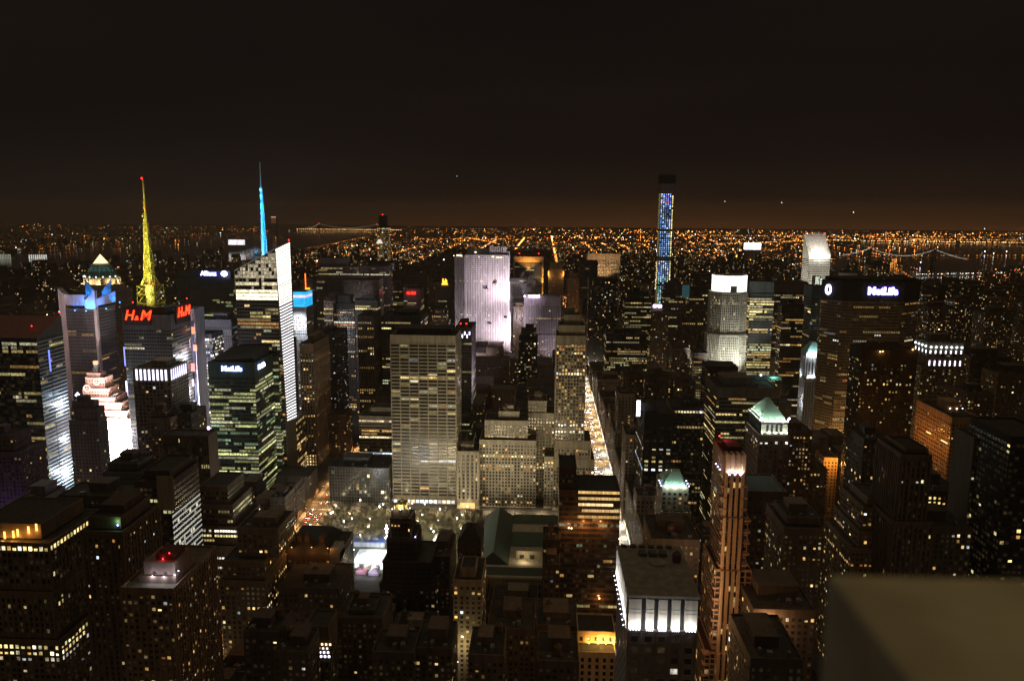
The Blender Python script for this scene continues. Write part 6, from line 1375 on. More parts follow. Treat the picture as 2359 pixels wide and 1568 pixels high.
# the glare of the square and its screens behind the dark stone tower
for k, (px, py, dd, w_, h, c, lab) in enumerate(((297, 1000, 893, 9, 30, (3.6, 3.6, 4.2), 'tall white screen right of the pink clock tower'), (303, 1045, 888, 14, 16, (7, 6.5, 7), 'glaring white screen at the foot of the clock tower'), (265, 908, 950, 6, 9, (4, 4.2, 4.6), 'small white screen above the clock tower shoulder'), (268, 936, 950, 4, 5, (1.6, 1.6, 2), 'faint small screen under the white one'),
        (287, 820, 932, 1.6, 24, (.5, .55, 2.6), 'thin blue strip on the corner of the finned tower'), (292, 900, 920, 1.8, 26, (2.2, 2, 4), 'thin violet strip below the blue one'), (296, 960, 905, 2.6, 26, (4, 3.4, 6), 'thin white-violet strip near the ground by the finned tower'), (114, 830, 738, 1.2, 22, (.3, .4, 1.6), 'thin blue strip on the edge of the glass wedge tower'), (179, 909, 780, 5.0, 5.0, (8, 11, 15), 'round blue-white searchlight left of the clock tower'), (196, 918, 790, 9, 2, (.4, 1.6, 3), 'blue glowing ledge beside the searchlight'))):
    a, zz = at(px, py, dd); b = MB(); 
    if k == 8: b.octa(a, dd, zz, 3.1, c)
    else: b.box(a-w_*.5, a+w_*.5, dd, dd+.8, zz-h*.5, zz+h*.5, glow=c)
    b.bar((a, dd+1.2, 0), (a, dd+1.2, zz), .3)
    tag(b.build('billboard', POINTS, None, glow=True), lab, 'billboard', 'lit billboards of the square')
for px, py, dd, e, c in ((158, 1085, 772, 0.9e5, (.75, .9, 1)), (150, 1010, 775, 0.5e5, (.85, .92, 1)), (290, 1040, 870, 1.5e5, (1, .94, .95)), (265, 890, 880, 2.4e4, (1, .92, .95)), (160, 800, 860, 1.2e4, (1, .8, .82)), (150, 930, 775, 2.6e4, (.8, .9, 1)), (150, 740, 850, 1.0e4, (1, .72, .75))):
    a, zz = at(px, py, dd); lamp('POINT', (a, dd, zz), e*2.2, c, size=.5)
lamp('POINT', (at(20, 1150, 640)[0], 630, 40), 6e3, (.45, .3, 1), size=.4)
# ================================================================ ground, streets, water
AVX = [-1850, -1600, -1330, -1060, -790, -520, -240, 70, 225, 380, 535, 690, 900, 1110, 1290]
STY = [800+(k-42)*80.5 for k in range(33, 60)]
def noisemat(name, a, b, scale, rough=.9):
    m, n, bs = _new(name); g = n.nodes.new('ShaderNodeNewGeometry'); t = n.nodes.new('ShaderNodeTexNoise'); t.inputs['Scale'].default_value = scale; t.inputs['Detail'].default_value = 5
    n.links.new(g.outputs['Position'], t.inputs[0]); r = n.nodes.new('ShaderNodeValToRGB'); r.color_ramp.elements[0].position = .35; r.color_ramp.elements[1].position = .68
    r.color_ramp.elements[0].color = (*a, 1); r.color_ramp.elements[1].color = (*b, 1); n.links.new(t.outputs[0], r.inputs[0]); n.links.new(r.outputs[0], bs.inputs['Base Color']); bs.inputs['Roughness'].default_value = rough
    return m
m = MB(); n = 36
for i in range(n):
    for j in range(n):
        xs = [-30000+60000*t/n for t in (i, i+1)]; ys = [-2000+17500*t/n for t in (j, j+1)]
        m.quad((xs[0], ys[0], 0), (xs[1], ys[0], 0), (xs[1], ys[1], 0), (xs[0], ys[1], 0))
struct(m.build('ground', noisemat('ground', (.035, .034, .032), (.06, .056, .05), .01)))
ASPH = noisemat('asphalt', (.045, .043, .042), (.075, .07, .066), .15, .8); PAVE = noisemat('pavement', (.16, .155, .145), (.26, .25, .23), .4)
def strip(name, x0, x1, y0, y1, z, mat):
    b = MB(); L = 60.0
    if y1-y0 > x1-x0:
        y = y0
        while y < y1: b.quad((x0, y, z), (x1, y, z), (x1, min(y+L, y1), z), (x0, min(y+L, y1), z)); y += L
    else:
        x = x0
        while x < x1: b.quad((x, y0, z), (min(x+L, x1), y0, z), (min(x+L, x1), y1, z), (x, y1, z)); x += L
    return struct(b.build(name, mat))
for X in AVX[3:13]: strip('avenue', X-9, X+9, 100, 6600 if X in (70, 225, 380) else 3000, .02, ASPH)
for k, Y in enumerate(STY):
    wd = 9 if k == 9 else 5
    for a, b in zip(AVX[3:12], AVX[4:13]): strip('street', a+9, b-9, Y-wd, Y+wd, .024, ASPH)
for side in (-1, 1):
    b = MB()
    for k in range(4, 20):
        ya, yb = STY[k]+9, STY[k+1]-9; x0, x1 = sorted((70+side*9, 70+side*15.5)); b.box(x0, x1, ya, yb, 0, .15)
    struct(b.build('pavement', PAVE))
    b = MB()
    for k in range(5, 12):
        ya, yb = STY[k]+9, STY[k+1]-9; x0, x1 = sorted((-240+side*9, -240+side*14)); b.box(x0, x1, ya, yb, 0, .15)
    struct(b.build('pavement', PAVE))
b = MB()
for X in (70, -240):
    for ln in (-4.5, -1.5, 1.5, 4.5):
        y = 480
        while y < 1800: b.quad((X+ln-.08, y, .028), (X+ln+.08, y, .028), (X+ln+.08, y+3, .028), (X+ln-.08, y+3, .028)); y += 9
    for Y in STY[4:20]:
        for s in (-11, 11):
            for k in range(9): x = X-8.4+k*1.9; b.quad((x, Y+s-1.5, .028), (x+.9, Y+s-1.5, .028), (x+.9, Y+s+1.5, .028), (x, Y+s+1.5, .028))
struct(b.build('road_marking', wallmat((.6, .6, .58))))
def water(name, poly):
    b = MB(); b.v = [(x, y, .3) for x, y in poly]; b.f = [tuple(range(len(poly)))]; b.g = [(0,)*3]; b.m = [0]
    mt, nn, bs = _new('water'); g = nn.nodes.new('ShaderNodeNewGeometry'); mpn = nn.nodes.new('ShaderNodeMapping'); mpn.inputs['Scale'].default_value = (.05, .02, .05)
    t = nn.nodes.new('ShaderNodeTexNoise'); t.inputs['Scale'].default_value = 1; t.inputs['Detail'].default_value = 3; bm = nn.nodes.new('ShaderNodeBump'); bm.inputs['Strength'].default_value = .35; bm.inputs['Distance'].default_value = 1.2
    nn.links.new(g.outputs['Position'], mpn.inputs[0]); nn.links.new(mpn.outputs[0], t.inputs[0]); nn.links.new(t.outputs[0], bm.inputs['Height']); nn.links.new(bm.outputs[0], bs.inputs['Normal'])
    bs.inputs['Base Color'].default_value = (.008, .010, .014, 1); bs.inputs['Roughness'].default_value = .12
    return struct(b.build(name, mt))
HUD = [(-3650, 600), (-1880, 600), (-1890, 6500), (-2050, 9500), (-2500, 14500), (-4600, 14500), (-4000, 9500), (-3750, 5000)]
water('river_water', HUD)
EAST = [(1320, 300), (1620, 300), (1700, 3000), (2150, 4000), (2700, 4700), (4500, 6200), (4900, 8700), (3500, 8900), (2500, 7100), (1800, 5600), (1400, 3800)]
water('river_water', EAST)
def inside(x, y, poly):
    c = False; j = len(poly)-1
    for i in range(len(poly)):
        xi, yi = poly[i]; xj, yj = poly[j]
        if (yi > y) != (yj > y) and x < (xj-xi)*(y-yi)/(yj-yi)+xi: c = not c
        j = i
    return c
def inpark(x, y): return -775 < x < 55 and 2180 < y < 6260
# ---------------------------------------------------------------- traffic
CARMATS = [simple(c, .35, .3, 'car_paint') for c in ((.55, .38, .03), (.6, .6, .6), (.03, .03, .035), (.25, .25, .27), (.3, .03, .03))]
GLS_ = simple((.02, .02, .025), .2, name='car_glass')
HL = emit((1, .96, .9), 42, 'headlight'); TL = emit((1, .03, .015), 9, 'tail_light')
def car_meshes():
    b = MB(); b.prism([(-.9, -2.3), (.9, -2.3), (.9, 2.3), (-.9, 2.3)], .3, [.78, .78, .92, .92]); b.box(-.92, .92, -1.0, 1.6, .35, .9)
    for x in (-.85, .62):
        for y in (-1.5, 1.35): b.frust(0, 0, 0, 0, 0, 0, 3) if False else b.box(x, x+.23, y-.32, y+.32, 0, .62)
    body = b.mesh('body', CARMATS[0]); c = MB(); k = 0
    c.v = [(-.85, -.9, .88), (.85, -.9, .88), (.85, 1.8, .9), (-.85, 1.8, .9), (-.65, -.2, 1.45), (.65, -.2, 1.45), (.65, 1.2, 1.45), (-.65, 1.2, 1.45)]
    for q in ((0, 1, 5, 4), (1, 2, 6, 5), (2, 3, 7, 6), (3, 0, 4, 7), (4, 5, 6, 7)): c.f.append(q); c.g.append((0,)*3); c.m.append(0)
    cab = c.mesh('cabin', GLS_); h = MB(); h.octa(0, -2.33, .68, .26, (0, 0, 0)); hl = h.mesh('headlight', HL); t = MB(); t.octa(0, 2.33, .75, .24, (0, 0, 0)); tl = t.mesh('tail_light', TL)
    return body, cab, hl, tl
CB = car_meshes(); CBODY = []
for mt in CARMATS: me = CB[0].copy(); me.materials[0] = mt; CBODY.append(me)
def car(x, y, rz, label, group):
    r = thing('car', label, 'car', (x, y, .02), group); r.rotation_euler = (0, 0, rz)
    for nm, me, px in (('body', random.choice(CBODY), 0), ('cabin', CB[1], 0), ('headlight', CB[2], -.62), ('headlight', CB[2], .62), ('tail_light', CB[3], -.66), ('tail_light', CB[3], .66)):
        o = bpy.data.objects.new(nm, me); COL.objects.link(o); o.parent = r; o.location = (px, 0, 0)
used = []
def free(x, y):
    for a, b in used:
        if abs(a-x) < 2.2 and abs(b-y) < 6.2: return False
    used.append((x, y)); return True
n = 0
while n < 165:
    y = 690+(R()**1.3)*1000; x = 70+random.choice((-6, -3, 0, 3, 6))+U_(-.3, .3)
    if any(abs(y-s) < 11 for s in STY) and R() < .7: continue
    if free(x, y): car(x, y, 0, 'car coming down the bright avenue with its headlights on', 'cars on the bright avenue'); n += 1
n = 0
while n < 46:
    y = U_(490, 1010); x = -240+random.choice((-6, -3, 0, 3, 6))+U_(-.3, .3)
    if free(x, y): car(x, y, math.pi, 'car driving away past the park with red tail lights', 'cars on the avenue left of the park'); n += 1
# ---------------------------------------------------------------- street lamps
b = MB(); b.frust(0, 0, 0, 8.4, .12, .08, 6); b.bar((0, 0, 8.3), (1.6, 0, 9.0), .06); POLE = b.mesh('pole', METAL)
b = MB(); b.box(1.3, 2.2, -.18, .18, 8.95, 9.1); b.octa(1.8, 0, 8.86, .28, (0, 0, 0), .12, m=1); HEADW = b.mesh('lamp_head', [METAL, emit((1, .85, .62), 26)]); HEADO = b.mesh('lamp_head', [METAL, emit((1, .55, .2), 26)])
def street_lamp(x, y, rz, e, col, label, group, head=None):
    r = thing('street_lamp', label, 'street lamp', (x, y, 0), group); r.rotation_euler = (0, 0, rz)
    for nm, me in (('pole', POLE), ('lamp_head', head or HEADW)): o = bpy.data.objects.new(nm, me); COL.objects.link(o); o.parent = r
    lamp('SPOT', (x+1.8*math.cos(rz), y+1.8*math.sin(rz), 8.5), e*3.0, col, (x+2.2*math.cos(rz), y+2.2*math.sin(rz), 0), .2, 150, .5)
y = 690; k = 0
while y < 1760:
    orange = 1020 < y < 1290
    c = (1, .60, .26) if orange or k % 4 == 0 else (1, .86, .64)
    for s in (-1, 1): street_lamp(70+s*10.5, y+s*6, 0 if s < 0 else math.pi, 13000, c, 'street lamp lighting the bright avenue', 'street lamps along the bright avenue', HEADO if orange else HEADW)
    y += 34; k += 1
y = 480
while y < 1010:
    for s in (-1, 1): street_lamp(-240+s*10.5, y+s*7, 0 if s < 0 else math.pi, 6500 if y > 640 else 4200, (1, .50, .17), 'orange street lamp on the avenue left of the park', 'orange street lamps left of the park', HEADO)
    y += 33
for X in range(-225, 60, 28): street_lamp(X, 789, math.pi/2, 5200, (1, .74, .42), 'street lamp along the wide cross street by the park', 'street lamps along the wide cross street')
# dim sodium lamps of the other crossings
for X in AVX[3:13]:
    for Y in STY:
        if X in (70, -240) and 480 < Y < 1760: continue
        if abs(X) > Y*.78+120: continue
        lamp('POINT', (X+U_(-6, 6), Y+12, 9), 3400 if Y < 900 else 6000, (1, .68, .38), size=.3)
        if Y < 1300: lamp('POINT', (X+75, Y+3, 9), 2400, (1, .74, .46), size=.3)
# ---------------------------------------------------------------- park
struct(strip('park_lawn', -224, -62, 640, 786, .032, noisemat('lawn', (.05, .06, .03), (.10, .09, .06), .2)))
rr = random.Random(11)
def tree_meshes(seed):
    rr.seed(seed); t, c = MB(), MB()
    t.frust(0, 0, 0, 4.2, .32, .22, 6)
    for i in range(6):
        a = i*1.05+rr.uniform(-.3, .3); e = Vector((math.cos(a)*rr.uniform(1.6, 2.8), math.sin(a)*rr.uniform(1.6, 2.8), rr.uniform(7, 9.5))); t.bar((0, 0, 4), e, .13, 4)
        for j in range(6):
            u = rr.uniform(.35, 1); p = Vector((0, 0, 4)).lerp(e, u); q = p+Vector((rr.gauss(0, 1.7), rr.gauss(0, 1.7), rr.uniform(.8, 3.4))); c.bar(p, q, .07, 3)
            for l in range(7):
                v = p.lerp(q, rr.uniform(.3, 1)); w_ = v+Vector((rr.gauss(0, 1.1), rr.gauss(0, 1.1), rr.uniform(.1, 1.5))); c.bar(v, w_, .045, 3)
    return t.mesh('trunk', TRM), c.mesh('crown', TWM)
TRM = simple((.10, .08, .06), .9, name='bark'); TWM = simple((.24, .20, .14), .9, name='twigs')
PROT = [tree_meshes(s) for s in range(4)]
def tree(x, y, s):
    r = thing('bare_tree', 'bare winter tree in the lamp lit park', 'tree', (x, y, 0), 'bare trees of the park'); r.scale = (s, s, s); r.rotation_euler = (0, 0, U_(0, 6.3))
    for nm, me in zip(('trunk', 'crown'), random.choice(PROT)): o = bpy.data.objects.new(nm, me); COL.objects.link(o); o.parent = r
nt_ = 0
for yy in range(644, 786, 8):
    for xx in range(-222, -60, 8):
        if -178 < xx < -122 and 648 < yy < 694: continue
        if -112 < xx < -80 and 690 < yy < 722: continue
        if -170 < xx < -100 and 718 < yy < 752 and R() < .5: continue
        if R() < .12: continue
        tree(xx+U_(-2.4, 2.4), yy+U_(-2.4, 2.4), U_(.75, 1.05)); nt_ += 1
b = MB(); b.frust(0, 0, 0, 4.0, .1, .07, 6); PP = b.mesh('post', METAL); b = MB(); b.octa(0, 0, 4.5, .5, (0, 0, 0)); PG = b.mesh('globe', emit((1, .93, .85), 14))
k = 0
for yy in range(648, 790, 20):
    for xx in range(-220, -60, 23):
        x, y = xx+U_(-5, 5), yy+U_(-5, 5)
        if -184 < x < -120 and 648 < y < 706: continue
        r = thing('park_lamp', 'globe lamp on a post among the bare park trees', 'park lamp', (x, y, 0), 'globe lamps in the park')
        for nm, me in (('post', PP), ('globe', PG)): o = bpy.data.objects.new(nm, me); COL.objects.link(o); o.parent = r; o.scale = (1, 1, 1.0)
        r.scale = (1.3, 1.3, 2.6 if k % 3 == 0 else 1.4)
        lamp('POINT', (x, y-.9, 12.5 if k % 3 == 0 else 7.6), 3300, (1, .82, .46), size=.3); k += 1
# skating rink and its pavilions
root = thing('ice_rink', 'brilliantly lit skating rink in the park', 'ice rink', (-150, 672, 0))
b = MB(); b.box(-172, -128, 652, 690, 0, .35); b.build('ice', simple((.85, .88, .92), .4, name='ice'), root)
b = MB()
for (x0, x1, y0, y1) in ((-172.4, -127.6, 651.6, 652), (-172.4, -127.6, 690, 690.4), (-172.4, -172, 652, 690), (-128, -127.6, 652, 690)): b.box(x0, x1, y0, y1, 0, 1.3)
b.build('rink_board', simple((.8, .8, .82)), root)
b = MB()
for k in range(30):
    b.frust(U_(-170, -131), U_(654, 688), .35, 2.0, .22, .15, 6)
root2 = thing('floodlight_mast', 'mast with a dazzling white floodlight behind the rink', 'floodlight', (-147, 694, 0))
m = MB(); m.frust(-147, 694, 0, 21, .3, .2, 8); m.build('mast', METAL, root2); m = MB()
for dx, dz, s in ((0, 21, 1.5), (0, 17.6, 1.0), (1.2, 14, .9), (-.8, 12, .7), (0, 24, .7)): m.octa(-147+dx, 693.4, dz, s, (30, 30, 32), s*1.4)
m.build('flood_lamp', POINTS, root2, glow=True)
lamp('SPOT', (-147, 693, 21), 9e5, (.92, .97, 1), (-150, 668, 0), .4, 120, .6); lamp('POINT', (-147, 691.5, 16), 22000, (.95, .98, 1), size=.3)
for X, Y in ((-173, 671), (-127, 671), (-165, 650), (-135, 650)):
    r = thing('floodlight_mast', 'short white floodlight post at the edge of the rink', 'floodlight', (X, Y, 0), 'floodlight posts round the rink'); m = MB(); m.frust(X, Y, 0, 9, .15, .1, 6); m.build('mast', METAL, r); m = MB(); m.octa(X, Y, 9.3, .5, (16, 16, 18)); m.build('flood_lamp', POINTS, r, glow=True)
    lamp('SPOT', (X, Y, 9), 1.2e5, (.92, .97, 1), (-150, 671, 0), .3, 130, .6)
root = thing('rink_pavilion', 'long low pavilion with a dark blue roof behind the rink', 'pavilion', (-172, 697, 0))
b = MB(); b.box(-186, -150, 698, 710, 0, 5.2); b.build('wall', wallmat((.35, .36, .4)), root); b = MB(); b.box(-187, -149, 697, 711, 5.2, 5.8); b.build('roof', simple((.03, .07, .22), .5), root)
lamp('POINT', (-180, 693, 9), 2500, (.7, .85, 1), size=.2); lamp('POINT', (-158, 694, 9), 2500, (.7, .85, 1), size=.2)
root = thing('glass_pavilion', 'vaulted glass pavilion right of the black and gold tower', 'pavilion', (-96, 700, 0)); b = MB()
for k in range(9):
    a0, a1 = math.pi*k/9, math.pi*(k+1)/9
    b.quad((-96+9*math.cos(a1), 694, 4+4*math.sin(a1)), (-96+9*math.cos(a0), 694, 4+4*math.sin(a0)), (-96+9*math.cos(a0), 718, 4+4*math.sin(a0)), (-96+9*math.cos(a1), 718, 4+4*math.sin(a1)))
b.build('vault', simple((.5, .58, .58), .3, name='pale_glass'), root); b = MB(); b.box(-105, -87, 693.8, 718, 0, 4); b.build('wall', wallmat((.5, .5, .46)), root); b = MB()
for k in range(5): b.bar((-105+k*4.5, 693.5, 0), (-105+k*4.5, 693.5, 8-abs(k-2)*1.2), .15)
b.build('frame', METAL, root); lamp('POINT', (-96, 690, 6), 3500, (.95, 1, .9), size=.3); lamp('POINT', (-96, 706, 12), 2500, (.95, 1, .9), size=.3)
for k, (X, Y, c, lab) in enumerate(((-160, 645, (.6, .3, .38), 'pink lit tent in front of the rink'), (-148, 643, (.5, .42, .58), 'violet lit tent in front of the rink'), (-196, 676, (.8, .82, .85), 'white peaked tent left of the rink'), (-178, 642, (.8, .8, .82), 'white tent at the near left corner of the rink'))):
    r = thing('tent', lab, 'tent', (X, Y, 0)); b = MB(); b.box(X-4.5, X+4.5, Y-4, Y+4, 0, 3.2, top=False); b.build('wall', simple(c), r); b = MB(); b.frust(X, Y, 3.2, 6.2, 6.6, .2, 4); b.build('canopy', simple(c), r)
    lamp('POINT', (X, Y-8, 5), 1600, (.9, .9, 1), size=.2)
r = thing('screen_wall', 'tilted grey stage roof glowing white underneath near the rink', 'stage', (-192, 652, 0)); b = MB(); b.prism([(-200, 648), (-184, 648), (-184, 660), (-200, 660)], [7, 11, 11, 7], [7.6, 11.6, 11.6, 7.6]); b.build('roof', wallmat((.3, .3, .3)), r); b = MB()
for x, y in ((-199, 649), (-185, 649), (-199, 659), (-185, 659)): b.bar((x, y, 0), (x, y, 8), .2)
b.build('leg', METAL, r); lamp('POINT', (-190, 646, 6), 5000, (.95, .97, 1), size=.3)
# ---------------------------------------------------------------- smaller buildings in between
cand = []
KEEP = [(b[0]-1.5, b[1]+1.5, b[2]-1.5, b[3]+1.5) for b in BOXES if b[4] < 5]
def hit(x0, x1, y0, y1):
    for a in KEEP:
        if x0 < a[1] and x1 > a[0] and y0 < a[3] and y1 > a[2]: return True
    return False
rf_ = random.Random(5)
for i in range(len(AVX)-1):
    for k in range(len(STY)-1):
        xa, xb = AVX[i]+15, AVX[i+1]-15; ya, yb = STY[k]+8, STY[k+1]-8
        if yb < 230 or xa > yb*.72+60 or xb < -yb*.80-60: continue
        deep = ya < 1000; x = xa
        while x < xb-10:
            w_ = rf_.uniform(17, 38) if deep else rf_.uniform(26, 55); x2 = min(x+w_, xb)
            if xb-x2 < 12: x2 = xb
            for (y0, y1) in (((ya, (ya+yb)/2-1), ((ya+yb)/2+1, yb)) if deep else ((ya, yb),)):
                d = y0
                h = rf_.uniform(16, 40) if d < 700 else (rf_.uniform(22, 58) if d < 1000 else (rf_.uniform(30, 80) if d < 1500 else rf_.uniform(35, 105)))
                if d > 1000 and -700 < x < 500 and rf_.random() < .25: h *= 1.35
                if -234 < x < 56 and 470 < d < 640: h = rf_.uniform(12, 20)
                if -60 < x < 60 and d < 470: h = min(h, 30+.05*d)
                if 80 < x < 130 and d < 1600: h = min(h, 42)
                if x < -790: h *= .75
                if -226 < (x+x2)/2 < 45 and 590 < d < 795: continue
                if d < 330 and abs(x) < 60: h = min(h, 26)
                if -520 < x < -230 and 760 < d < 900: h = min(h, 30)
                if not hit(x, x2-.6, y0, y1): cand.append((x, x2-.6, y0, y1, 0, h))
            x = x2
ALL = np.array([b[:6] for b in BOXES]+cand); NB = len(BOXES)
def seen(i):
    x0, x1, y0, y1, z0, z1 = cand[i]; pts = []
    xs = x0 if x0 > 0 else x1
    for u in (.1, .5, .9):
        for v in (.98, .7, .35): pts.append((x0+(x1-x0)*u, y0-.05, z1*v))
        pts.append((x0+(x1-x0)*u, (y0+y1)/2, z1+.1)); pts.append((xs+(-.05 if xs > 0 else .05), y0+(y1-y0)*u, z1*.8))
    p = np.array(pts); o = np.array((0, 0, EYE)); dv = p-o; dv[np.abs(dv) < 1e-6] = 1e-6
    t1 = (ALL[None, :, [0, 2, 4]]-o)/dv[:, None, :]; t2 = (ALL[None, :, [1, 3, 5]]-o)/dv[:, None, :]
    tn = np.minimum(t1, t2).max(2); tf = np.maximum(t1, t2).min(2)
    blocked = ((tn < tf) & (tn < .9995) & (tf > 0)).any(1)
    okp = 0
    for q, bl in zip(pts, blocked):
        if not bl:
            sx, sy = scr(*q)
            if -30 < sx < 2388 and -30 < sy < 1600: okp += 1
    return okp
vis = []
for i, c in enumerate(cand):
    s = seen(i)
    if s: vis.append((s*(c[1]-c[0])*c[5]/c[2]**2, i))
vis.sort(reverse=True)
print('fillers', len(cand), 'visible', len(vis), 'authored', len([o for o in bpy.data.objects if o.parent is None and o.get('category') in ('building', 'skyscraper')]))
FC = [BROWN, BRICK, (.17, .14, .11), (.22, .17, .12), (.13, .11, .1), (.26, .21, .16), (.11, .1, .095)]
ZONES = [('low dim building with few lit windows in the dark blocks nearest the viewer', 'low buildings in the dark near blocks'), ('small dim building wedged between towers left of the park avenue', 'small buildings left of the park avenue'), ('small dim building wedged between towers right of the bright avenue', 'small buildings right of the bright avenue'), ('small dark building between the park avenue and the bright avenue, beyond the park', 'small buildings beyond the park'), ('dim mid-rise block far off beyond the floodlit towers', 'far mid-rise blocks')]
def zone(c):
    if c[2] > 1250: return 4
    if c[2] < 640: return 0
    return 1 if c[1] < -225 else (2 if c[0] > 80 else 3)
sb, sw = MB(), MB()
for rank, (_, i) in enumerate(vis):
    x0, x1, y0, y1, _, h = cand[i]; col = random.choice(FC)
    near = y0 < 800
    s = STONE(lit=U_(.05, .16), br=.30, bw=U_(3.2, 4.2), pal=random.choice(('warm', 'warm', 'office', 'mixed')), dark=near)
    if rank < 165:
        z_ = zone(cand[i]); root = thing('small_building', ZONES[z_][0], 'building', (x0, y0, 0), ZONES[z_][1]); wall, rf, wins = MB(), MB(), []
        X0, X1, Y0, Y1, H0 = x0, x1, y0, y1, 0
        if near and h > 17 and x1-x0 > 15 and R() < .6:
            h1 = h*U_(.55, .8); wall.box(x0, x1, y0, y1, 0, h1, top=False); rim(wall, rf, x0, x1, y0, y1, h1, .4)
            facade(wins, None, (x0, y0), (x1, y0), 2, h1, s); facade(wins, None, *(((x1, y0), (x1, y1)) if x1 < 0 else ((x0, y1), (x0, y0))), 2, h1, s)
            wall.box(x0-.35, x1+.35, y0-.35, y0, h1-1.6, h1-.8)
            X0, X1, Y0, Y1, H0 = x0+(x1-x0)*U_(.06, .2), x1-(x1-x0)*U_(.06, .22), y0+U_(1.5, 4), y1-1, h1-.4
        wall.box(X0, X1, Y0, Y1, H0, h, top=False); rim(wall, rf, X0, X1, Y0, Y1, h)
        for q_ in (h-1.2,): wall.box(X0-.3, X1+.3, Y0-.3, Y0, q_-.8, q_)
        x0, x1, y0, y1 = X0, X1, Y0, Y1
        if near and R() < .45:
            a = U_(.15, .4); wall.box(x0+(x1-x0)*a, x1-(x1-x0)*.1, y0+5, y1-2, h-1, h+U_(4, 8))
        facade(wins, None, (x0, y0), (x1, y0), H0+2, h, s)
        facade(wins, None, *(((x1, y0), (x1, y1)) if x1 < 0 else ((x0, y1), (x0, y0))), H0+2, h, s)
        wall.build('wall', wallmat(col), root); ro = rf.build('roof', random.choice((ROOF, ROOFD, ROOFL)), root); ro['_o'] = list(root['_o']); put_windows(root, wins, 30)
        if near: roofstuff(ro, x0, x1, y0, y1, h, wallmat(col), n=4, tank=R() < .7)
    else:
        sb.box(x0, x1, y0, y1, 0, h); wn = []
        facade(wn, None, (x0, y0), (x1, y0), 2, h, s); facade(wn, None, *(((x1, y0), (x1, y1)) if x1 < 0 else ((x0, y1), (x0, y0))), 2, h, s)
        for (p, u, w_, hh, g) in wn: sw.quad(p, (p[0]+u[0]*w_, p[1]+u[1]*w_, p[2]), (p[0]+u[0]*w_, p[1]+u[1]*w_, p[2]+hh), (p[0], p[1], p[2]+hh), g)
# ---------------------------------------------------------------- the far city
def win_on(mb, x0, x1, y0, h, n, bright=1.0, side=None):
    for _ in range(n):
        w_ = U_(2, 3.4); x = U_(x0+.5, max(x0+1, x1-3.5)); z = 3+int(U_(0, max(1, (h-5)/3.4)))*3.4
        c = pick('warm' if R() < .65 else 'mixed'); q = .5*bright*math.exp(random.gauss(-.35, .95))
        mb.quad((x, y0-.4, z), (x+w_, y0-.4, z), (x+w_, y0-.4, z+2.2), (x, y0-.4, z+2.2), tuple(v*q for v in c))
fb, fw = sb, sw
cnt = 0
while cnt < 3300:
    iy = U_(0, 1); d = 1/(1/1930-(1/1930-1/7600)*iy**1.1)
    x = U_(max(-1840, -d*.76), min(1300+max(0, d-4500)*.2, d*.66))
    if inpark(x, d): continue
    if inside(x, d, HUD) or inside(x, d, EAST): continue
    x = round(x/42)*42+4; d = round(d/80.5)*80.5+8
    w_, dp = U_(18, 38), U_(20, 55)
    base = U_(14, 46)
    if 2000 < d < 4300 and x > 60 and R() < .30: base = U_(60, 125)
    if 2000 < d < 4300 and x < -790 and R() < .22: base = U_(55, 120)
    if x < -1500 and 2300 < d < 3300 and R() < .5: base = U_(80, 140)
    if d > 4300: base *= .7
    fb.box(x, x+w_, d, d+dp, 0, base); cnt += 1
    win_on(fw, x, x+w_, d, base, int(U_(2, 8)+base*w_/170*U_(.3, 1.5)), 1.0 if d < 3500 else 1.5)
# far shores: low boxes
for _ in range(900):
    d = 1/(1/2600-(1/2600-1/11000)*R()); x = U_(-d*.78, -3700) if R() < .45 else U_(1750, d*.68)
    if x > -3700 and x < 1750: continue
    if inside(x, d, HUD) or inside(x, d, EAST): continue
    h = U_(8, 28)*(2.4 if R() < .1 else 1); w_ = U_(20, 60); fb.box(x, x+w_, d, d+40, 0, h); win_on(fw, x, x+w_, d, h, int(U_(1, 6)), 1.3)
o = fb.build('distant_city', wallmat((.10, .088, .075))); tag(o, 'mass of far dim buildings spreading to the horizon', 'city', kind='stuff')
o = fw.build('distant_window_lights', GLASS, None, glow=True); tag(o, 'scattered lit windows of the far city mass', 'lights', kind='stuff')
fl = MB()
CL = [((1, .27, .03), 62), ((1, .42, .085), 22), ((1, .74, .36), 9), ((.95, .98, 1), 5), ((1, .07, .03), 4), ((.35, 1, .6), 2.2), ((.4, .55, 1), 1)]
def colr(rr_=R):
    t = R()*sum(w for _, w in CL)
    for c, w_ in CL:
        t -= w_
        if t <= 0: return c
    return CL[0][0]
def pt(x, y, z, q, c=None, k=1.0):
    c = c or colr(); r = max(.7, y*.00033)*k; fl.octa(x, y, z, r, (c[0]*q, c[1]*q, c[2]*q))
n = 0
while n < 19000:
    iy = R()**.80; d = 1/(1/2000-(1/2000-1/13800)*iy); x = U_(-d*.80, d*.70)
    if inpark(x, d): continue
    if inside(x, d, HUD) or inside(x, d, EAST): continue
    man = -1850 < x < 1350 and d < 7500
    if man:
        if R() < .5: x = min(AVX, key=lambda a: abs(a-x))+U_(-8, 8)
        else: d = round(d/80.5)*80.5+U_(-4, 4)
    else:
        if x < -3600 and R() < .42: continue
        if R() < .35: x = round(x/260)*260+.12*d
        elif R() < .3: d = round(d/190)*190+.05*x
    nz = noise.noise(Vector((x/900, d/900, 3.3)))+.6*noise.noise(Vector((x/330, d/330, 7.1)))
    if nz < -.22 and R() < .75: continue
    q = 1.05*math.exp(random.gauss(-.7, 1.4)+1.9*nz)*(1+d/9000)*(2.0 if x > 900 else (1.15 if x > -1800 else .5))
    if d > 12500: q *= max(.25, 1-(d-12500)/3600)
    pt(x, d, U_(6, 14) if not man else U_(8, 24), min(q, 26)); n += 1
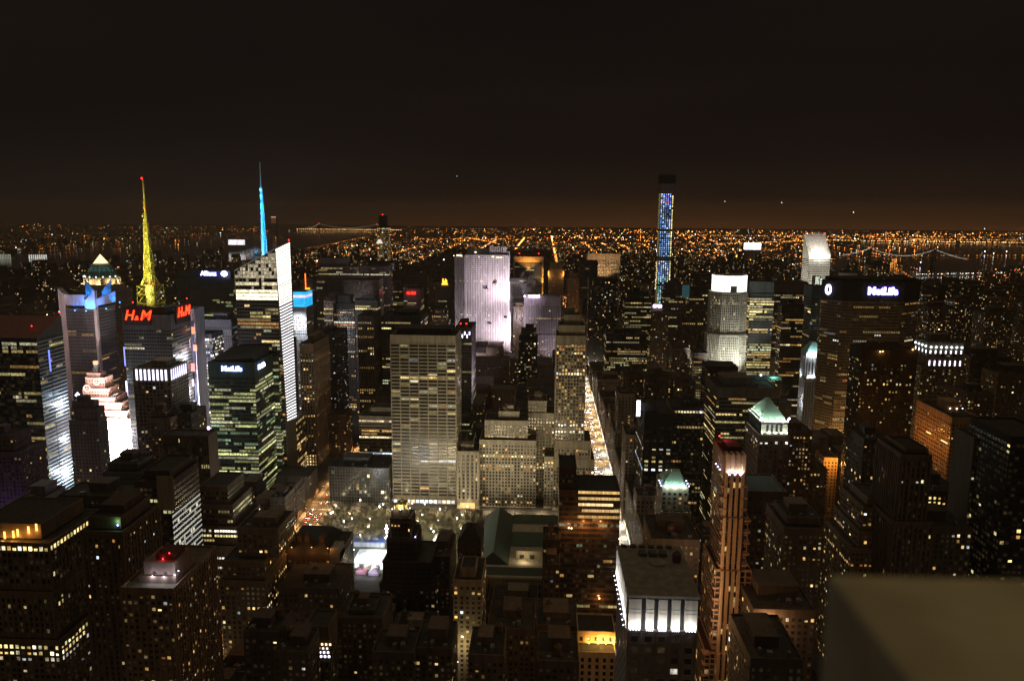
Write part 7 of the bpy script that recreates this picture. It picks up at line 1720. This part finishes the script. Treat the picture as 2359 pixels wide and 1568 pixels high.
# lit avenues beyond the park, shore lines, highways
def line(pts_, step, q, c, jit=6, z=10):
    for (xa, ya), (xb, yb) in zip(pts_, pts_[1:]):
        L = math.hypot(xb-xa, yb-ya)
        for k in range(int(L/step)): t = (k+R())/(L/step); pt(xa+(xb-xa)*t+U_(-jit, jit), ya+(yb-ya)*t+U_(-jit, jit), z, 1.3*q*(1+(xa*xa+ya*ya)**.5/12000)*math.exp(random.gauss(0, .5)), c if R() < .85 else None, U_(.8, 1.3))
OR = (1, .32, .05); YW = (1, .62, .22); WH = (1, .92, .8)
line([(-243, 6350), (-243, 9000)], 12, 4.5, OR); line([(70, 1800), (70, 6300)], 20, 3.2, OR, 8); line([(70, 6300), (70, 9800)], 15, 4.0, OR); line([(225, 2300), (225, 6500)], 45, .9, OR, 8); line([(-790, 2200), (-790, 6300)], 60, .8, OR, 8); line([(-530, 6300), (-530, 8500)], 26, 1.5, OR); line([(380, 2400), (380, 8000)], 40, .9, OR, 8)
line([(-3760, 3500), (-3900, 5600), (-4150, 9500)], 60, .6, None, 60); line([(-3800, 4700), (-3830, 5600)], 12, 1.6, WH, 10); line([(-1880, 2300), (-1900, 6500), (-2050, 9000)], 60, .7, OR, 8)
line([(3300, 9100), (5600, 8900)], 9, 2.2, YW, 25); line([(1500, 7600), (3400, 9300)], 14, 2.0, OR, 40); line([(2600, 5900), (4400, 6350)], 18, 1.4, OR, 20); line([(1700, 3600), (2050, 4700), (2500, 5700)], 22, 1.2, OR, 14); line([(4000, 9800), (8000, 9600)], 14, 1.8, OR, 60); line([(1800, 10500), (6000, 10800)], 18, 1.2, OR, 90); line([(2050, 6900), (1500, 6000), (1330, 4500), (1310, 2500)], 26, 1.0, OR, 8); line([(-900, 8900), (-500, 7600), (-420, 7200)], 20, 1.6, OR, 10); line([(-1400, 8300), (-900, 8500), (-300, 8600)], 16, 1.6, OR, 30)
line([(1900, 4100), (2500, 4300)], 10, 2.2, (.95, 1, .9), 10); line([(2900, 4500), (3400, 4700)], 16, 3, OR, 16)
for _ in range(42): pt(U_(-760, 40), U_(2250, 6200), 9, U_(.4, 2.4), WH if R() < .5 else OR)
for _ in range(420): d = U_(2600, 4600); x = U_(1750, d*.68); pt(x, d, 9, math.exp(random.gauss(.2, .7)), OR if R() < .8 else None, U_(.9, 1.3)) if not inside(x, d, EAST) else None
for px, py, q, c in ((2120, 603, 7, (.65, .6, 1)), (2150, 604, 7, (.65, .6, 1)), (2268, 578, 5, (.8, .8, 1)), (2288, 582, 4, WH), (2318, 578, 5, (.7, .75, 1)), (1688, 573, 9, (1, .6, .25)), (1470, 552, 6, (1, .15, .04)), (1022, 597, 5, (.95, .95, 1)), (1272, 545, 6, (.75, .8, 1)), (1380, 545, 4, OR), (1360, 582, 4, OR), (1045, 588, 3, WH)):
    X, Y = atz(px, py, 20); pt(X, Y, 20, q*2, c, 2.0)
o = fl.build('distant_street_lights', POINTS, None, glow=True); tag(o, 'thousands of orange street lights out to the horizon', 'lights', kind='stuff')
# park woodland
b = MB(); hh = random.Random(9)
for _ in range(5200):
    x, y = hh.uniform(-770, 50), 2190+(hh.random()**.8)*4050
    if hh.random() < .12: continue
    s = hh.uniform(3.5, 7.5); z = hh.uniform(6, 12)
    b.octa(x, y, z, s, (0, 0, 0), s*.8)
tag(b.build('park_woodland', simple((.03, .032, .02), .95, name='foliage')), 'dark wooded park stretching away behind the floodlit slab', 'woodland', kind='stuff')
# lit far buildings standing out
for px, py, w_, h, dd, c, lab in ((1733, 566, 110, 42, 5200, (7, 6.2, 8), 'blazing white billboard building far beyond the blue lit supertall'), (545, 557, 130, 40, 5900, (1.6, 1.5, 1.6), 'white lit terminal building on the far river shore'), (90, 612, 120, 26, 4700, (.8, .8, .7), 'dim pale pier building on the far shore at the left'), (12, 612, 90, 30, 4650, (.35, .36, .28), 'greenish pier building at the left edge of the river'), (630, 506, 60, 80, 9500, (.12, .05, .02), 'lone tall far tower with a pinkish lit cap behind the blue spire')):
    xa, zz = at(px, py, dd); r = thing('distant_building', lab, 'building', (xa, dd, 0)); b = MB(); b.box(xa-w_/2, xa+w_/2, dd, dd+50, 0, max(zz+h/2, 10)); b.build('wall', wallmat((.3, .3, .28)), r); b = MB(); n = 9
    for k in range(n):
        for j in range(2): b.box(xa-w_/2+w_*k/n, xa-w_/2+w_*(k+.9 if h > 30 else k+.6)/n, dd-1, dd-.4, max(1, zz-h/2)+(h*.5)*j, max(1, zz-h/2)+h*.5*j+h*.46, glow=jit(U_(.7, 1.15), c))
    if h == 80: b.box(xa-w_/2, xa+w_/2, dd-1.5, dd-1, zz+h/2-9, zz+h/2, glow=(1.0, .55, .6))
    b.build('lit_front', POINTS, r, glow=True)
# ---------------------------------------------------------------- bridges
def bridge(label, d, tw, sag, ends, deck_y, lightcol, q, step, deckq):
    (xa, za), (xb, zb) = [at(*p, d) for p in tw]; xm, zm = at(*sag, d); (xl, zl), (xr, zr) = [at(*p, d) for p in ends]; zd = min(at((tw[0][0]+tw[1][0])/2, deck_y, d)[1], zm-2)
    root = thing('suspension_bridge', label, 'bridge', ((xa+xb)/2, d, 0)); m = MB(); m.box(xl-200, xr+200, d-12, d+12, zd-4, zd); m.build('deck', wallmat((.12, .12, .12)), root)
    for x, z in ((xa, za), (xb, zb)):
        m = MB(); [m.box(x-7, x+7, d+s*14-4, d+s*14+4, 0, z) for s in (-1, 1)]; m.box(x-5, x+5, d-14, d+14, z-12, z-3); m.build('bridge_tower', wallmat((.2, .2, .2)), root)
    cab, li = MB(), MB()
    def curve(x0, z0, x1, z1, zmid, n):
        out = []
        for k in range(n+1):
            t = k/n; out.append((x0+(x1-x0)*t, z0*(1-t)+z1*t-4*t*(1-t)*((z0+z1)/2-zmid)))
        return out
    for P in (curve(xa, za, xb, zb, zm, 48), curve(xl, zl, xa, za, (zl+za)/2-(za-zl)*.12, 26), curve(xb, zb, xr, zr, (zr+zb)/2-(zb-zr)*.12, 26)):
        for (a, b_) in zip(P, P[1:]):
            cab.bar((a[0], d-14, a[1]), (b_[0], d-14, b_[1]), 1.0); li.octa((a[0]+b_[0])/2, d-16, (a[1]+b_[1])/2, d*.00042, jit(q*U_(.6, 1.3), lightcol))
    x = xl-150
    while x < xr+150: li.octa(x, d-15, zd+3, d*.00045, jit(deckq*U_(.5, 1.4), (1, .5, .14))) if deckq else None; x += step
    if not deckq or True:
        for x, z in ((xa, za), (xb, zb)): li.octa(x, d-16, z+4, d*.0007, (3, .12, .06))
    cab.build('cable', METAL, root); li.build('bridge_light', POINTS, root, glow=True)['kind'] = 'stuff'
bridge('far suspension bridge with a straight orange deck of lights, behind the crystal tower', 11600, ((735, 514), (868, 516)), (804, 524), ((708, 527), (905, 527)), 528, (.55, .6, .5), .6, 30, 7)
bridge('suspension bridge outlined by pale bulbs over the river at the right', 4900, ((2003, 570), (2151, 573)), (2079, 588), ((1938, 586), (2224, 596)), 592, (.62, .70, .62), 1.9, 60, .5)
# ---------------------------------------------------------------- aircraft
for px, py, s, dd, lab in ((1669, 463, 1.2, 9000, 'faintest airliner light left of the other two over the white crown tower'), (1800, 466, 2.8, 9500, 'middle airliner light in the sky left of the slant roofed tower'), (1965, 488, 3.4, 8500, 'bright airliner light in the sky right of the slant roofed tower'), (2267, 526, 3.0, 9000, 'low airliner light just above the horizon at the far right'), (1052, 405, .7, 9000, 'tiny high airliner light above the floodlit slab')):
    X, Z = at(px, py, dd); r = thing('airliner', lab, 'airplane', (X, dd, Z)); b = MB(); b.bar((X, dd, Z), (X, dd+38, Z), 2, 8); b.bar((X-17, dd+22, Z), (X, dd+14, Z), .5); b.bar((X+17, dd+22, Z), (X, dd+14, Z), .5); b.bar((X, dd+35, Z), (X, dd+38, Z+6), .5); b.bar((X-6, dd+37, Z), (X+6, dd+37, Z), .35); b.build('airframe', METAL, r)
    b = MB(); b.octa(X, dd-2, Z, 4.6, (s*2.2, s*2.1, s*2.2)); b.build('landing_light', POINTS, r, glow=True)
# ---------------------------------------------------------------- parapet of the viewing deck
Yp = .62; xp, zp_ = at(1908, 1318, Yp)
b = MB(); k = 0; c = .0035
prof = [(xp, Yp), (xp+1.6, Yp), (xp+1.6, -1.6), (xp, -1.6)]
b.prism(prof, zp_-.9, zp_-c, top=False); k = len(b.v)
b.v += [(x, y, zp_-c) for x, y in prof]+[(xp+c, Yp-c, zp_), (xp+1.6, Yp-c, zp_), (xp+1.6, -1.6, zp_), (xp+c, -1.6, zp_)]
for i in range(4): j = (i+1) % 4; b.f.append((k+i, k+j, k+4+j, k+4+i)); b.g.append((0,)*3); b.m.append(0)
b.f.append((k+4, k+5, k+6, k+7)); b.g.append((0,)*3); b.m.append(0)
PM = noisemat('parapet_stone', (.24, .21, .15), (.42, .38, .28), 7, .9)
tag(b.build('stone_parapet', PM), 'blurred stone parapet block in the lower right corner, close to the lens', 'parapet')
lamp('POINT', (xp-.35, -1.0, EYE+1.5), 22, (1, .80, .40), size=.12)
# ---------------------------------------------------------------- steam from roofs
def steam(x, y, z, rx, rz, label, dens):
    import bmesh
    bm = bmesh.new(); bmesh.ops.create_icosphere(bm, subdivisions=3, radius=1)
    for v in bm.verts: v.co = Vector((v.co.x*rx, v.co.y*rx*.5, v.co.z*rz))
    me = bpy.data.meshes.new('steam_plume'); bm.to_mesh(me); bm.free()
    m = bpy.data.materials.new('steam'); m.use_nodes = True; n = m.node_tree; n.nodes.clear()
    tc_ = n.nodes.new('ShaderNodeTexCoord'); no = n.nodes.new('ShaderNodeTexNoise'); no.inputs['Scale'].default_value = .09; no.inputs['Detail'].default_value = 4
    n.links.new(tc_.outputs['Object'], no.inputs[0]); mr = n.nodes.new('ShaderNodeMapRange'); mr.inputs[1].default_value = .48; mr.inputs[2].default_value = .72; mr.inputs[3].default_value = 0; mr.inputs[4].default_value = dens
    vo_ = n.nodes.new('ShaderNodeVolumePrincipled'); vo_.inputs['Color'].default_value = (.95, .9, .9, 1); n.links.new(no.outputs[0], mr.inputs[0]); n.links.new(mr.outputs[0], vo_.inputs['Density'])
    o_ = n.nodes.new('ShaderNodeOutputMaterial'); n.links.new(vo_.outputs[0], o_.inputs['Volume']); me.materials.append(m)
    ob = bpy.data.objects.new('steam_plume', me); COL.objects.link(ob); ob.location = (x, y, z); ob['kind'] = 'stuff'; ob['label'] = label; ob['category'] = 'steam'
a, zz = at(582, 582, 895); steam(a, 895, zz, 17, 8, 'wisp of steam drifting left from the crystal tower roof', .09)
a, zz = at(1212, 655, 1520); steam(a, 1560, zz, 18, 26, 'pale smoke column rising behind the lilac lit tower', .05); lamp('POINT', (a+10, 1525, zz-16), 60000, (.9, .88, 1), size=.5)
# ---------------------------------------------------------------- hazy air
b = MB(); b.box(-14000, 14000, -300, 15450, -1, 420); k = 0; b.f.append((0, 3, 2, 1)); b.g.append((0,)*3); b.m.append(0)
hm_ = bpy.data.materials.new('hazy_air'); hm_.use_nodes = True; n_ = hm_.node_tree; n_.nodes.clear()
vo = n_.nodes.new('ShaderNodeVolumePrincipled'); vo.inputs['Color'].default_value = (.95, .80, .62, 1); vo.inputs['Density'].default_value = 3.8e-5; vo.inputs['Anisotropy'].default_value = .3
oo = n_.nodes.new('ShaderNodeOutputMaterial'); n_.links.new(vo.outputs[0], oo.inputs['Volume'])
hz = b.build('haze', hm_); hz['kind'] = 'stuff'; hz['label'] = 'thin brownish night haze over the whole city'; hz['category'] = 'haze'
for o in bpy.data.objects:
    for k in ('_o', '_t'):
        if k in o: del o[k]
